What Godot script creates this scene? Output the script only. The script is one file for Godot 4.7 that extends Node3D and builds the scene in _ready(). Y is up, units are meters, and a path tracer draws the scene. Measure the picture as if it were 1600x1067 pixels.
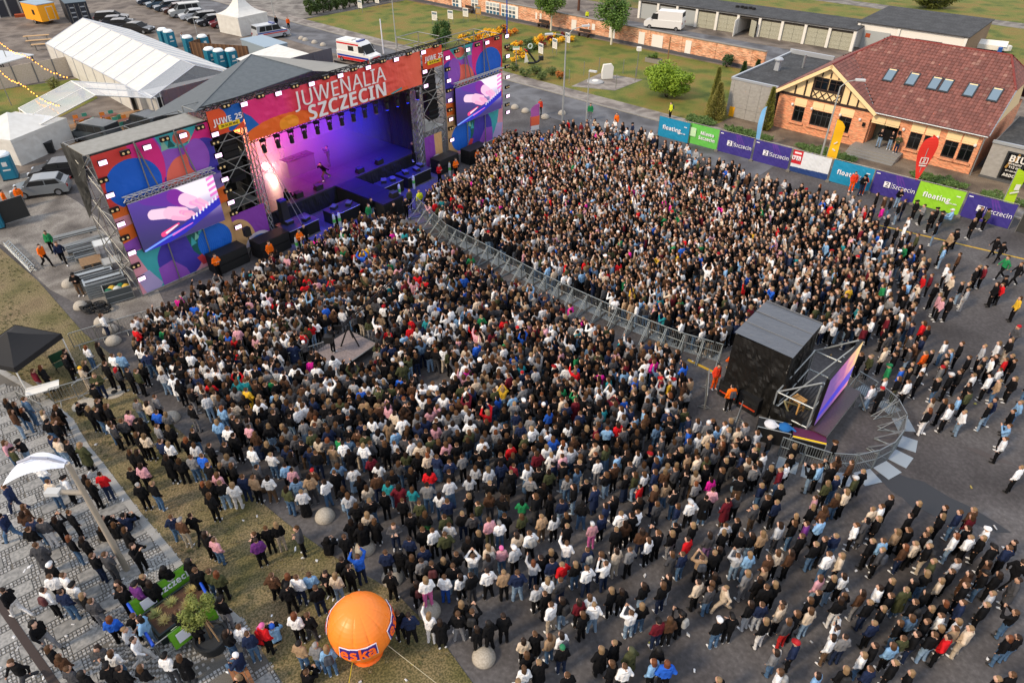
extends Node3D
# An evening open-air concert seen from a drone: stage, crowd, tents, houses. Metres, y up, camera at x = z = 0.

const STAGE_AT := Vector3(-23.3, 0, -36.2)
const STAGE_TURN := 0.9020
const HOUSE_AT := Vector3(25.9, 0, -67.2)
const HOUSE_TURN := -0.7450
const ALONG := Vector3(0.735, 0, 0.678)      # direction of the road, the brick wall and the houses
const ACROSS := Vector3(-0.678, 0, 0.735)    # from the house towards the square

const ORD := ["first", "second", "third", "fourth", "fifth", "sixth", "seventh", "eighth", "ninth", "tenth", "eleventh", "twelfth", "thirteenth", "fourteenth", "fifteenth", "sixteenth", "seventeenth", "eighteenth", "nineteenth", "twentieth", "twenty-first", "twenty-second", "twenty-third", "twenty-fourth", "twenty-fifth", "twenty-sixth"]

var mats := {}
var rng := RandomNumberGenerator.new()

# ---------- mesh collector ----------
class MB:
	var v := PackedVector3Array()
	var n := PackedVector3Array()
	var t := PackedVector2Array()
	func tri(a: Vector3, b: Vector3, c: Vector3, ua := Vector2.ZERO, ub := Vector2.ZERO, uc := Vector2.ZERO) -> void:
		var k := (c - a).cross(b - a).normalized()
		v.append(a); v.append(b); v.append(c)
		n.append(k); n.append(k); n.append(k)
		t.append(ua); t.append(ub); t.append(uc)
	# a b c d clockwise seen from the front, uv 0,0 at a
	func quad(a: Vector3, b: Vector3, c: Vector3, d: Vector3) -> void:
		tri(a, b, c, Vector2(0, 0), Vector2(1, 0), Vector2(1, 1))
		tri(a, c, d, Vector2(0, 0), Vector2(1, 1), Vector2(0, 1))
	func box(c: Vector3, s: Vector3, b := Basis.IDENTITY) -> void:
		var x := b.x * s.x * 0.5
		var y := b.y * s.y * 0.5
		var z := b.z * s.z * 0.5
		var p := [c - x - y - z, c + x - y - z, c + x + y - z, c - x + y - z, c - x - y + z, c + x - y + z, c + x + y + z, c - x + y + z]
		quad(p[7], p[6], p[5], p[4])
		quad(p[2], p[3], p[0], p[1])
		quad(p[3], p[7], p[4], p[0])
		quad(p[6], p[2], p[1], p[5])
		quad(p[3], p[2], p[6], p[7])
		quad(p[4], p[5], p[1], p[0])
	# a box whose top is smaller than its bottom
	func hull(c: Vector3, lo: Vector2, hi: Vector2, h: float, shift := Vector2.ZERO) -> void:
		var p := []
		for q in [[lo, 0.0, Vector2.ZERO], [hi, h, shift]]:
			for k in [Vector2(-1, -1), Vector2(1, -1), Vector2(1, 1), Vector2(-1, 1)]:
				p.append(c + Vector3(k.x * q[0].x * 0.5 + q[2].x, q[1], k.y * q[0].y * 0.5 + q[2].y))
		quad(p[7], p[6], p[2], p[3]); quad(p[5], p[4], p[0], p[1]); quad(p[4], p[7], p[3], p[0]); quad(p[6], p[5], p[1], p[2])
		quad(p[4], p[5], p[6], p[7]); quad(p[3], p[2], p[1], p[0])
	func tube(a: Vector3, b: Vector3, r: float, k := 6, r2 := -1.0) -> void:
		if r2 < 0.0: r2 = r
		var d := (b - a).normalized()
		var x := d.cross(Vector3.UP if absf(d.y) < 0.9 else Vector3.RIGHT).normalized()
		var y := x.cross(d)
		var pa := []
		var pb := []
		for i in k:
			var w := x * cos(TAU * i / k) + y * sin(TAU * i / k)
			pa.append([a + w * r, w]); pb.append([b + w * r2, w])
		for i in k:
			var j := (i + 1) % k
			for q in [pa[i], pb[j], pb[i], pa[i], pa[j], pb[j]]:
				v.append(q[0]); n.append(q[1]); t.append(Vector2.ZERO)
			if r > 0.02: tri(a, pa[j][0], pa[i][0])
			if r2 > 0.02: tri(b, pb[i][0], pb[j][0])
	func path(pts: Array, r: float, k := 5) -> void:
		for i in pts.size() - 1: tube(pts[i], pts[i + 1], r, k)
	# profile: [radius, y] from bottom to top
	func lathe(c: Vector3, prof: Array, k := 16) -> void:
		for i in prof.size() - 1:
			for j in k:
				var a0 := TAU * j / k
				var a1 := TAU * (j + 1) / k
				var p := c + Vector3(cos(a0) * prof[i][0], prof[i][1], sin(a0) * prof[i][0])
				var q := c + Vector3(cos(a1) * prof[i][0], prof[i][1], sin(a1) * prof[i][0])
				var r := c + Vector3(cos(a1) * prof[i + 1][0], prof[i + 1][1], sin(a1) * prof[i + 1][0])
				var s := c + Vector3(cos(a0) * prof[i + 1][0], prof[i + 1][1], sin(a0) * prof[i + 1][0])
				var dr: float = prof[i + 1][0] - prof[i][0]
				var dy: float = prof[i + 1][1] - prof[i][1]
				var n0 := Vector3(cos(a0) * dy, -dr, sin(a0) * dy).normalized()
				var n1 := Vector3(cos(a1) * dy, -dr, sin(a1) * dy).normalized()
				for e in [[p, n0], [r, n1], [s, n0], [p, n0], [q, n1], [r, n1]]:
					v.append(e[0]); n.append(e[1]); t.append(Vector2(float(j) / k, float(i) / prof.size()))
	# flat polygon (x, z) extruded from y0 to y1
	func prism(poly: PackedVector2Array, y0: float, y1: float) -> void:
		var ix := Geometry2D.triangulate_polygon(poly)
		for i in range(0, ix.size(), 3):
			var a := poly[ix[i]]
			var b := poly[ix[i + 1]]
			var c := poly[ix[i + 2]]
			if (b - a).cross(c - a) < 0.0:
				var w := b
				b = c; c = w
			tri(Vector3(a.x, y1, a.y), Vector3(b.x, y1, b.y), Vector3(c.x, y1, c.y))
			tri(Vector3(a.x, y0, a.y), Vector3(c.x, y0, c.y), Vector3(b.x, y0, b.y))
		for i in poly.size():
			var a := poly[i]
			var b := poly[(i + 1) % poly.size()]
			quad(Vector3(a.x, y1, a.y), Vector3(b.x, y1, b.y), Vector3(b.x, y0, b.y), Vector3(a.x, y0, a.y))
	# upright polygon (x, y) extruded from z0 to z1
	func plate(poly: PackedVector2Array, z0: float, z1: float) -> void:
		var ix := Geometry2D.triangulate_polygon(poly)
		for i in range(0, ix.size(), 3):
			var a := poly[ix[i]]
			var b := poly[ix[i + 1]]
			var c := poly[ix[i + 2]]
			if (b - a).cross(c - a) > 0.0:
				var w := b
				b = c; c = w
			tri(Vector3(a.x, a.y, z1), Vector3(b.x, b.y, z1), Vector3(c.x, c.y, z1))
			tri(Vector3(a.x, a.y, z0), Vector3(c.x, c.y, z0), Vector3(b.x, b.y, z0))
		for i in poly.size():
			var a := poly[i]
			var b := poly[(i + 1) % poly.size()]
			quad(Vector3(a.x, a.y, z1), Vector3(b.x, b.y, z1), Vector3(b.x, b.y, z0), Vector3(a.x, a.y, z0))
	# sheet through four corners with folds: a top left, b top right, c bottom right, d bottom left
	func cloth(a: Vector3, b: Vector3, c: Vector3, d: Vector3, nx: int, ny: int, amp: float, seed_: int) -> void:
		var noise := FastNoiseLite.new()
		noise.seed = seed_; noise.frequency = 0.35
		var out := (b - a).cross(d - a).normalized() * -1.0
		var g := []
		for j in ny + 1:
			for i in nx + 1:
				var u := float(i) / nx
				var w := float(j) / ny
				var p := a.lerp(b, u).lerp(d.lerp(c, u), w)
				var edge := minf(1.0, 6.0 * minf(minf(u, 1.0 - u), minf(w, 1.0 - w)) + 0.15)
				g.append([p + out * amp * edge * (noise.get_noise_2d(u * (b - a).length() * 3.2, w * (d - a).length() * 1.1 + u * 3.0) + 0.5 * noise.get_noise_2d(u * 40.0 + 50.0, w * 18.0)), Vector2(u, w)])
		for j in ny:
			for i in nx:
				var p = g[j * (nx + 1) + i]
				var q = g[j * (nx + 1) + i + 1]
				var r = g[(j + 1) * (nx + 1) + i + 1]
				var s = g[(j + 1) * (nx + 1) + i]
				tri(p[0], q[0], r[0], p[1], q[1], r[1])
				tri(p[0], r[0], s[0], p[1], r[1], s[1])
	func add(o: MB, x: Transform3D) -> void:
		for i in o.v.size():
			v.append(x * o.v[i]); n.append((x.basis * o.n[i]).normalized()); t.append(o.t[i])
	func mesh() -> ArrayMesh:
		var a := []
		a.resize(Mesh.ARRAY_MAX)
		a[Mesh.ARRAY_VERTEX] = v; a[Mesh.ARRAY_NORMAL] = n; a[Mesh.ARRAY_TEX_UV] = t
		var m := ArrayMesh.new()
		m.add_surface_from_arrays(Mesh.PRIMITIVE_TRIANGLES, a)
		return m

func V(x: float, y: float, z: float) -> Vector3:
	return Vector3(x, y, z)

func K(r: float, g: float, b: float, a := 1.0) -> Color:
	return Color(r, g, b, a)

# ---------- nodes ----------
func tag(o: Node, label: String, category: String, group := "") -> Node:
	o.set_meta("label", label)
	if category: o.set_meta("category", category)
	if group: o.set_meta("group", group)
	return o

func thing(called: String, label: String, category: String, at := Vector3.ZERO, turn := 0.0, group := "") -> Node3D:
	var o := Node3D.new()
	o.name = called
	add_child(o, true)
	o.position = at; o.rotation.y = turn
	tag(o, label, category, group)
	return o

func part(called: String, m, mat: Material, parent: Node, at := Vector3.ZERO, turn := 0.0) -> MeshInstance3D:
	var o := MeshInstance3D.new()
	o.name = called
	o.mesh = m.mesh() if m is MB else m
	o.material_override = mat
	parent.add_child(o, true)
	o.position = at; o.rotation.y = turn
	return o

func bx(called: String, c: Vector3, s: Vector3, mat: Material, parent: Node, b := Basis.IDENTITY) -> MeshInstance3D:
	var m := MB.new()
	m.box(c, s, b)
	return part(called, m, mat, parent)

func rods(called: String, list: Array, r: float, mat: Material, parent: Node, k := 5) -> MeshInstance3D:
	var m := MB.new()
	for q in list: m.tube(q[0], q[1], r, k)
	return part(called, m, mat, parent)

func struct(called: String, m, mat: Material, parent: Node = self) -> MeshInstance3D:
	var o := part(called, m, mat, parent)
	if parent == self: o.set_meta("kind", "structure")
	return o

func copy(o: Node3D, at: Vector3, turn: float, label := "") -> Node3D:
	var c: Node3D = o.duplicate()
	c.name = str(o.name).rstrip("0123456789")
	add_child(c, true)
	c.position = at; c.rotation.y = turn
	if label: c.set_meta("label", label)
	return c

func v2(a: Array) -> PackedVector2Array:
	var p := PackedVector2Array()
	for i in range(0, a.size(), 2): p.append(Vector2(a[i], a[i + 1]))
	return p

# ---------- materials ----------
func mt(called: String, col: Color, rough := 0.8, metal := 0.0) -> StandardMaterial3D:
	if mats.has(called): return mats[called]
	var m := StandardMaterial3D.new()
	m.resource_name = called
	m.albedo_color = col; m.roughness = rough; m.metallic = metal
	mats[called] = m
	return m

func glow(called: String, col: Color, energy: float) -> StandardMaterial3D:
	var m := mt(called, Color(0.1, 0.1, 0.1))
	m.emission_enabled = true; m.emission = col; m.emission_energy_multiplier = energy
	return m

func glass(called: String, col: Color, alpha: float, rough := 0.05) -> StandardMaterial3D:
	var m := mt(called, Color(col.r, col.g, col.b, alpha), rough)
	m.transparency = BaseMaterial3D.TRANSPARENCY_ALPHA
	return m

func noise_tex(freq: float, stops: Array, seed_: int, size := 512, type := FastNoiseLite.TYPE_SIMPLEX, oct := 5) -> NoiseTexture2D:
	var f := FastNoiseLite.new()
	f.noise_type = type; f.frequency = freq; f.seed = seed_; f.fractal_octaves = oct
	var g := Gradient.new()
	g.offsets = PackedFloat32Array(stops.map(func(s): return s[0]))
	g.colors = PackedColorArray(stops.map(func(s): return s[1]))
	var t := NoiseTexture2D.new()
	t.width = size; t.height = size; t.seamless = true; t.noise = f; t.color_ramp = g; t.normalize = true
	return t

# a surface with a fine and a coarse pattern in world space
func rough_mat(called: String, fine: NoiseTexture2D, fine_size: float, coarse: NoiseTexture2D = null, coarse_size := 20.0, rough := 0.9, relief := 0.0) -> StandardMaterial3D:
	var m := mt(called, Color.WHITE, rough)
	m.albedo_texture = fine
	m.uv1_triplanar = true; m.uv1_world_triplanar = true
	m.uv1_scale = Vector3.ONE / fine_size
	if coarse:
		m.detail_enabled = true; m.detail_albedo = coarse; m.detail_blend_mode = BaseMaterial3D.BLEND_MODE_MUL
		m.detail_uv_layer = BaseMaterial3D.DETAIL_UV_2
		m.uv2_triplanar = true; m.uv2_world_triplanar = true
		m.uv2_scale = Vector3.ONE / coarse_size
	if relief > 0.0:
		m.heightmap_enabled = true; m.heightmap_texture = fine; m.heightmap_scale = relief
	return m

func picture_mat(called: String, im: Image, rough := 0.6) -> StandardMaterial3D:
	var m := mt(called, Color.WHITE, rough)
	m.albedo_texture = ImageTexture.create_from_image(im)
	m.texture_repeat = false
	return m

func lettering(text: String, size: float, bold: int, mat: Material, parent: Node, x: Transform3D, depth := 0.02, mono := false, called := "lettering") -> MeshInstance3D:
	var f := SystemFont.new()
	f.font_names = PackedStringArray(["Droid Sans"])
	var m := TextMesh.new()
	m.text = text; m.font = f
	f.font_weight = 700 if bold >= 600 else 400
	m.font_size = 64; m.pixel_size = size / 64.0; m.depth = depth
	var o := part(called, m, mat, parent)
	o.transform = x
	return o

func _ready() -> void:
	rng.seed = 11
	look()
	ground()
	print("ground")
	stage()
	print("stage")
	houses()
	print("houses")
	tents()
	print("tents")
	square()
	print("square")
	greenery()
	print("green")
	people()
	print("people")

func look() -> void:
	var cam := Camera3D.new()
	cam.name = "camera"
	add_child(cam)
	cam.position = Vector3(0, 23.5, 0)
	cam.rotation_degrees.x = -36.75
	cam.fov = 53.13
	cam.far = 900.0
	cam.current = true
	var sky := ProceduralSkyMaterial.new()
	sky.sky_top_color = Color(0.74, 0.785, 0.86)
	sky.sky_horizon_color = Color(0.93, 0.89, 0.85)
	sky.sky_curve = 0.25
	sky.ground_bottom_color = Color(0.3, 0.3, 0.3)
	sky.ground_horizon_color = Color(0.6, 0.58, 0.55)
	var e := Environment.new()
	e.background_mode = Environment.BG_SKY
	e.sky = Sky.new()
	e.sky.sky_material = sky
	e.background_energy_multiplier = 1.0
	e.tonemap_mode = Environment.TONE_MAPPER_LINEAR
	e.tonemap_exposure = 1.75
	e.sdfgi_enabled = true; e.ssao_enabled = true; e.ssil_enabled = true
	e.volumetric_fog_enabled = true
	e.volumetric_fog_density = 0.0
	var w := WorldEnvironment.new()
	w.name = "world"
	w.environment = e
	add_child(w)
	var sun := DirectionalLight3D.new()
	sun.name = "sun"
	add_child(sun)
	sun.rotation_degrees = Vector3(-38, -58, 0)
	sun.light_energy = 0.62
	sun.light_angular_distance = 9.0
	sun.light_color = Color(1.0, 0.91, 0.79)
	sun.shadow_enabled = true
const PEOPLE := [
	"0.2 -11.1 w k ls s 178", "6.7 -11.1 k k ls s 207", "15.7 -11.1 k k ls s 219", "1.8 -11.2 k k bs s 203", "16.2 -11.2 k k bs s 197", "13.0 -11.3 k k lL s 234",
	"-14.0 -11.3 k k kH s 167", "10.0 -11.3 s k dL s 218", "0.4 -11.5 w g bL s 190", "-9.0 -11.4 k j lL b 289", "-14.5 -11.4 c k bs s 168", "-12.8 -11.4 k k ds s 177",
	"10.9 -11.4 k k lL s 186", "-13.3 -11.5 k k kC s 194", "8.8 -11.4 w k bL s 232", "11.8 -11.5 n k bs s 196", "-12.2 -11.5 k g bL s 170", "3.7 -11.5 w k bs p 193",
	"12.6 -11.6 k k ls s 218", "3.3 -11.6 k k bL s 224", "5.1 -11.6 b k GL p 183", "4.7 -11.7 s k GL s 222", "-7.0 -11.7 k k bs S 164", "0.9 -11.7 k k ls c 204",
	"-16.5 -11.7 k c bs w 342", "-11.0 -11.8 k c bL c 191", "-11.5 -11.8 w c kC s 179", "0.5 -11.9 k k bL s 212", "4.9 -12.1 k k kH s 177", "-15.1 -11.9 o k bL s 184",
	"11.8 -12.0 w j lL s 227", "-13.4 -12.0 w j bL s 183", "-9.3 -12.1 n j wB b 252", "-15.5 -12.1 k k bL s 150", "-6.2 -12.1 s j lL s 197", "3.0 -12.1 k k lL c 203",
	"4.0 -12.1 v k vH c 207", "8.9 -12.1 g j dL s 218", "1.7 -12.2 k n VB s 194", "-13.9 -12.2 c k dL x 352", "-6.6 -12.2 g j gs s 170", "12.2 -12.2 k k ds s 227",
	"9.6 -12.3 n k rC s 232", "-7.2 -12.3 t j kB s 165", "12.9 -12.3 s k bL s 198", "3.5 -12.4 k k ls c 224", "13.3 -12.5 v g bs s 190", "14.8 -12.5 r k ds p 218",
	"10.9 -12.5 w o dL s 218", "11.3 -12.5 g n ds s 186", "16.9 -12.5 k j GL s 226", "-12.9 -12.5 w w ds w 105", "0.4 -12.5 e k dL s 189", "1.3 -12.6 t j bL s 221",
	"14.4 -12.6 k s bs p 196", "13.8 -12.6 k n ds s 228", "-9.0 -12.6 n j bs s 201", "1.7 -12.6 w k dL s 215", "11.2 -12.9 w k ds a 225", "17.3 -12.6 k j ds s 198",
	"0.8 -12.7 k k bs c 201", "-9.8 -12.7 k j dL x 159", "-8.6 -12.9 r k pB s 160", "15.7 -12.8 e e ls p 215", "15.2 -12.8 t e bs s 206", "-9.4 -12.9 w g bs s 196",
	"-1.2 -12.9 k k dL s 209", "-13.4 -12.9 l n ls x 107", "14.8 -12.9 k k lL s 203", "14.4 -13.1 k k bs s 234", "-16.5 -13.0 k g kH w 76", "-0.8 -13.0 k k kH p 214",
	"-8.5 -13.3 s k bB S 209", "13.5 -13.1 k j bL s 227", "-13.3 -13.4 k k bs x 201", "-11.1 -13.1 k k kH s 174", "-2.5 -13.1 k k dL c 193", "7.2 -13.1 k j wC s 199",
	"8.8 -13.1 k w lL s 210", "9.6 -13.1 c r bL s 208", "5.1 -13.1 m n kC s 199", "12.6 -13.1 n k ls s 197", "15.6 -13.2 w k lL s 212", "5.5 -13.2 o k bL s 185",
	"-9.0 -13.2 r k pB S 167", "-2.9 -13.3 w w lL h 170", "-3.6 -13.3 n k ds p 193", "-0.3 -13.3 k k ds s 189", "7.7 -13.3 k k kC x 183", "-14.1 -13.3 b k GL s 197",
	"14.0 -13.3 j k bL s 195", "-12.9 -13.2 s s dL x 277", "-7.6 -13.3 w k GL s 177", "-11.7 -13.4 k k bs s 170", "-4.0 -13.4 k k bs s 215", "-1.9 -13.4 k g bs p 183",
	"15.1 -13.4 w k bs s 224", "-7.2 -13.4 k c bs p 170", "2.5 -13.4 k k bL s 217", "10.0 -13.4 k k bL s 230", "9.5 -13.6 e k bs s 215", "10.5 -13.5 e s bL s 204",
	"-1.4 -13.5 k k bs u 174", "4.2 -13.5 w s bs u 198", "6.0 -13.5 k k kC u 221", "17.7 -13.5 k j bs u 207", "14.8 -13.6 k k lL s 231", "2.9 -13.7 w s ls p 184",
	"1.4 -13.7 w e bs p 222", "4.6 -13.7 k j lL s 192", "2.4 -13.9 m k dL s 202", "13.2 -13.7 k k lL s 230", "16.9 -13.8 k k ls s 215", "-1.8 -13.8 k k lL s 186",
	"12.7 -13.8 k n ls s 207", "14.3 -13.8 k j bs s 204", "16.0 -13.8 n k bs s 233", "8.5 -13.8 k l dL s 213", "8.9 -13.8 n l bs s 188", "15.5 -13.9 k k GL s 194",
	"-15.0 -13.9 c g bs s 179", "-10.4 -13.9 k g kC s 167", "1.8 -13.9 k s dL s 223", "11.7 -13.9 k w dL s 188", "-15.4 -14.1 k k lL s 150", "2.8 -14.1 w k bL s 202",
	"9.7 -13.9 e k ds s 220", "10.7 -14.0 k k bL s 215", "13.6 -14.1 k w bs s 216", "-16.2 -14.2 n j ds s 175", "12.6 -14.2 o g dL s 210", "14.9 -14.2 k j kL s 211",
	"17.3 -14.2 l k ls s 220", "11.1 -14.3 k k bs s 223", "12.0 -14.2 k k bL s 200", "1.2 -14.2 k k bs s 217", "-18.3 -14.3 k w ds w 255", "3.6 -14.3 k k lL s 224",
	"14.2 -14.3 v j ls c 190", "-16.9 -14.3 w k ds s 159", "-14.2 -14.4 k k bs x 195", "4.0 -14.4 k k dL s 201", "7.2 -14.4 c j bs s 213", "-7.1 -14.4 k n bs s 208",
	"-13.7 -14.5 P k kC s 162", "9.2 -14.4 k k bs s 184", "16.5 -14.5 k k bs s 222", "-8.2 -14.5 k k kC p 188", "0.9 -14.5 l k ds s 208", "7.8 -14.5 e e ls w 268",
	"9.6 -14.6 k k lL s 199", "4.8 -14.5 k s dL s 215", "5.5 -14.5 k n bL s 212", "6.8 -14.6 e k ds s 216", "7.3 -14.6 k k bL s 193", "13.4 -14.5 w k dL p 235",
	"-16.1 -14.6 w g kC s 172", "-13.6 -14.9 k k ls s 163", "-13.2 -14.6 k k dL s 202", "-7.9 -14.8 w n bs s 176", "1.3 -14.7 w k lL s 192", "13.9 -14.7 k k lL s 234",
	"-14.4 -14.7 k k dL x 340", "-3.5 -14.7 k k dL s 213", "1.8 -14.8 c n bs s 217", "14.7 -14.7 k k kH s 229", "18.5 -14.7 c k ds c 240", "11.3 -14.8 p s bL s 213",
	"11.8 -14.8 k s lL s 210", "9.1 -14.8 k k dL s 196", "15.8 -14.8 e k lL s 220", "-8.3 -15.0 k n GL s 206", "-17.0 -14.9 w k bs s 192", "-16.5 -14.9 w g bs s 153",
	"-6.5 -14.9 e s lL s 180", "-1.5 -14.9 k c ds s 218", "5.8 -14.9 k l dL x 258", "-2.5 -14.9 w b bs s 176", "-1.9 -15.0 w k dL s 219", "7.5 -15.0 k k dL s 184",
	"-10.9 -15.0 v k GL s 190", "0.2 -15.0 n s bs p 190", "8.7 -15.0 g g lL s 213", "17.5 -15.0 k j kC s 230", "18.0 -15.0 k k dL s 199", "12.3 -15.0 w k dL s 206",
	"-8.9 -15.0 o k bs p 176", "-4.5 -15.0 k k ds p 169", "-2.2 -15.3 k s bs p 188", "-0.3 -15.0 t k ls s 197", "15.3 -15.0 k j lL s 192", "16.9 -15.0 o k dL c 225",
	"-7.5 -15.0 s k bs s 192", "-11.3 -15.2 v j bs s 183", "-6.9 -15.1 k k ds x 343", "-0.9 -15.1 w k ds p 203", "-11.7 -15.1 k k bs s 203", "-17.2 -15.3 k k wC s 179",
	"2.8 -15.2 w n bs p 209", "9.4 -15.2 t k bs s 230", "16.4 -15.2 k k bs s 216", "-13.0 -15.3 k w kH s 197", "-6.1 -15.3 k k ds p 165", "-12.1 -15.5 k k kH s 169",
	"3.5 -15.4 w n bs u 219", "-3.0 -15.4 k k bs p 191", "0.8 -15.5 l n GL h 186", "2.4 -15.5 k j lL s 208", "1.9 -15.5 r j ls p 217", "17.9 -15.5 o k dL s 224",
	"19.1 -15.5 k k ds w 100", "1.5 -15.5 n g ds s 198", "15.8 -15.5 v s ls s 233", "-6.4 -15.6 k k ds s 206", "-3.4 -15.6 g k ds s 209", "-2.6 -15.7 k k lL s 190",
	"16.8 -15.6 l k bs s 208", "1.1 -15.7 k k ds s 208", "-5.8 -15.7 b n bs a 211", "3.4 -15.8 k n bL s 214", "-0.9 -15.7 c k dL s 220", "9.7 -15.7 o k bs s 202",
	"-3.8 -15.8 k k bL s 197", "7.2 -15.8 t k bs u 184", "-15.9 -15.8 k n bs x 159", "-15.4 -15.8 c c bs x 163", "9.0 -15.8 s j lL s 191", "12.0 -15.8 w j bs p 207",
	"12.5 -15.8 e k lL s 236", "-2.1 -15.9 k g bs s 212", "-1.5 -15.9 w s bs u 185", "6.5 -15.9 n j bs s 213", "7.7 -15.9 k k ls s 191", "10.1 -15.9 e k bL s 201",
	"10.6 -15.9 o k dL s 213", "-4.8 -15.9 n k bs s 186", "6.1 -15.9 c k bL c 212", "8.6 -15.9 l s bs u 187", "-4.3 -16.0 k k kH p 178", "1.5 -16.0 k s lL s 204",
	"4.0 -16.0 e e dL s 213", "4.5 -16.0 g k bs p 215", "14.1 -16.0 c k ls s 221", "-0.9 -16.2 e k lL s 214", "2.9 -16.1 n j bs s 204", "8.0 -16.2 k k dL s 206",
	"-3.4 -16.1 n k bs s 207", "0.1 -16.1 l k wC s 213", "-18.2 -16.2 c k bs c 192", "-14.5 -16.2 k k dL u 75", "16.0 -16.2 k e ls s 232", "18.5 -16.2 k k kC p 208",
	"-0.4 -16.2 p j pB s 193", "19.1 -16.2 n k bs p 203", "15.1 -16.2 o n GL s 214", "13.9 -16.4 k k ls s 214", "14.3 -16.4 s k bs s 197", "2.1 -16.3 w j bs h 177",
	"11.7 -16.3 k j ls s 203", "15.6 -16.4 e k ls p 207", "19.5 -16.5 k k ds s 245", "-9.9 -16.5 P k ds s 206", "6.8 -16.5 r g ds s 221", "12.1 -16.5 k k bs s 237",
	"-1.7 -16.5 k k dL s 193", "5.3 -16.5 w k bL s 220", "-16.7 -16.6 k k dL s 170", "-11.6 -16.6 p j bs s 157", "-4.0 -16.6 n k ds s 173", "-17.2 -16.6 k j GL s 148",
	"-6.5 -16.6 k k bs s 181", "-2.6 -16.7 v k bs p 201", "8.9 -16.7 k w bs s 187", "11.3 -16.7 k k bs s 210", "17.9 -16.7 w k ls p 208", "18.4 -16.7 k k lL s 242",
	"-12.0 -16.8 k k dL x 155", "5.1 -16.9 o n dL s 189", "7.7 -16.7 c P dL s 193", "16.1 -16.7 k k bs s 218", "17.3 -16.7 w s GL s 221", "9.4 -16.8 k s dL s 209",
	"12.7 -16.8 n j ls x 201", "0.2 -16.8 e k dL s 213", "0.7 -16.8 w k bs p 213", "5.7 -16.8 k k bs u 210", "9.8 -16.8 t k lL s 205", "6.3 -16.9 k g lL s 215",
	"8.3 -16.9 k k lL s 194", "-10.1 -16.9 k k bs x 257", "-3.1 -16.9 w k bs s 216", "-1.3 -16.9 k k lL s 221", "-7.4 -17.0 k k kH S 179", "-8.4 -17.0 c k bs x 287",
	"16.4 -17.0 k k lL s 243", "-3.5 -17.0 k k bs s 205", "4.1 -17.0 k k ls s 193", "15.2 -17.0 t k lL s 217", "-9.7 -17.1 k k bs s 196", "-19.1 -17.1 k w bs s 180",
	"-15.3 -17.1 k k bL c 156", "-9.3 -17.2 k e lL s 205", "15.7 -17.1 k k bs s 209", "18.8 -17.1 w k wC s 235", "18.0 -17.1 k k ds s 207", "2.2 -17.2 k k ls s 215",
	"10.6 -17.2 l c dL s 218", "-4.7 -17.3 c n bs x 11", "4.5 -17.3 o k dL s 204", "13.7 -17.3 w k bs s 237", "-18.7 -17.4 c w bs s 191", "-2.5 -17.3 l g bs s 176",
	"3.2 -17.3 p p wC s 196", "11.2 -17.3 k j bL s 220", "-6.0 -17.3 k k dL c 203", "6.5 -17.3 k k ds s 204", "7.2 -17.3 k k lL s 219", "8.5 -17.3 l k bs p 201",
	"11.7 -17.3 P k bs s 233", "-13.2 -17.4 o e gC s 171", "14.1 -17.4 c c kL c 221", "-6.4 -17.4 k k dL c 190", "-0.9 -17.4 p v bs s 209", "-0.5 -17.4 w j gC s 197",
	"12.3 -17.4 s k bs x 208", "-5.5 -17.5 k k bL c 171", "9.0 -17.5 k k bs s 216", "15.9 -17.6 k k ds s 214", "-19.2 -17.5 n j ds s 183", "-18.3 -17.6 k k dL u 190",
	"-5.8 -17.7 e k lL s 202", "4.8 -17.6 k k ds s 213", "14.7 -17.6 k k lL s 241", "17.2 -17.6 k k lL s 209", "-20.5 -17.7 n j ds w 274", "-2.7 -17.7 v k bs s 212",
	"3.6 -17.7 n k bs s 214", "11.4 -17.7 k k lL s 196", "-16.8 -17.7 k k bL S 185", "-13.7 -17.7 n j bs p 191", "-12.9 -17.7 k k ds w 182", "1.2 -17.7 t o ls s 210",
	"1.7 -17.7 w k kL s 210", "18.5 -17.7 m s bL s 204", "-16.3 -17.8 k k bL S 187", "-19.7 -17.8 o s dL s 179", "-17.8 -17.8 k k bs s 155", "-4.1 -17.8 k k bs s 189",
	"-3.5 -17.8 k V bL s 176", "-2.0 -17.8 k n ls s 193", "-1.6 -17.8 c k bs p 196", "-0.3 -17.8 k k bs s 188", "0.4 -17.8 v k bL s 213", "2.2 -17.8 k k bL s 212",
	"4.4 -17.8 w j ls p 195", "14.6 -18.0 e k ls s 205", "18.0 -17.8 n j bs s 217", "5.1 -17.9 w k bs s 228", "-19.9 -18.2 o s bL s 155", "17.5 -18.0 k k bs s 229",
	"15.0 -18.1 w k bs s 227", "18.8 -18.1 o k ls s 205", "12.2 -18.1 k k lL s 193", "12.7 -18.1 o k bL s 193", "-17.0 -18.1 k k ks S 154", "-16.1 -18.2 n k ks S 178",
	"10.8 -18.3 n k ls s 204", "16.7 -18.4 k k lL s 231", "15.6 -18.6 k k bs s 209", "12.5 -18.6 p k bs s 238", "-12.5 -18.7 k k bL s 175", "10.6 -18.7 k k bs s 209",
	"13.5 -18.8 o j lL s 195", "13.9 -18.9 e k lL s 212", "11.2 -19.1 k k ls s 202", "-21.2 -19.2 n n bs w 274", "-15.7 -19.3 k k gs s 189", "-15.1 -19.3 k j ls s 156",
	"-12.7 -19.3 k k bL s 177", "13.3 -19.4 v k lL s 195", "-19.5 -19.4 e j bs s 173", "-17.8 -19.4 k k bL x 170", "-13.1 -19.5 k k GL s 153", "-12.3 -19.4 k s ls s 198",
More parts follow.
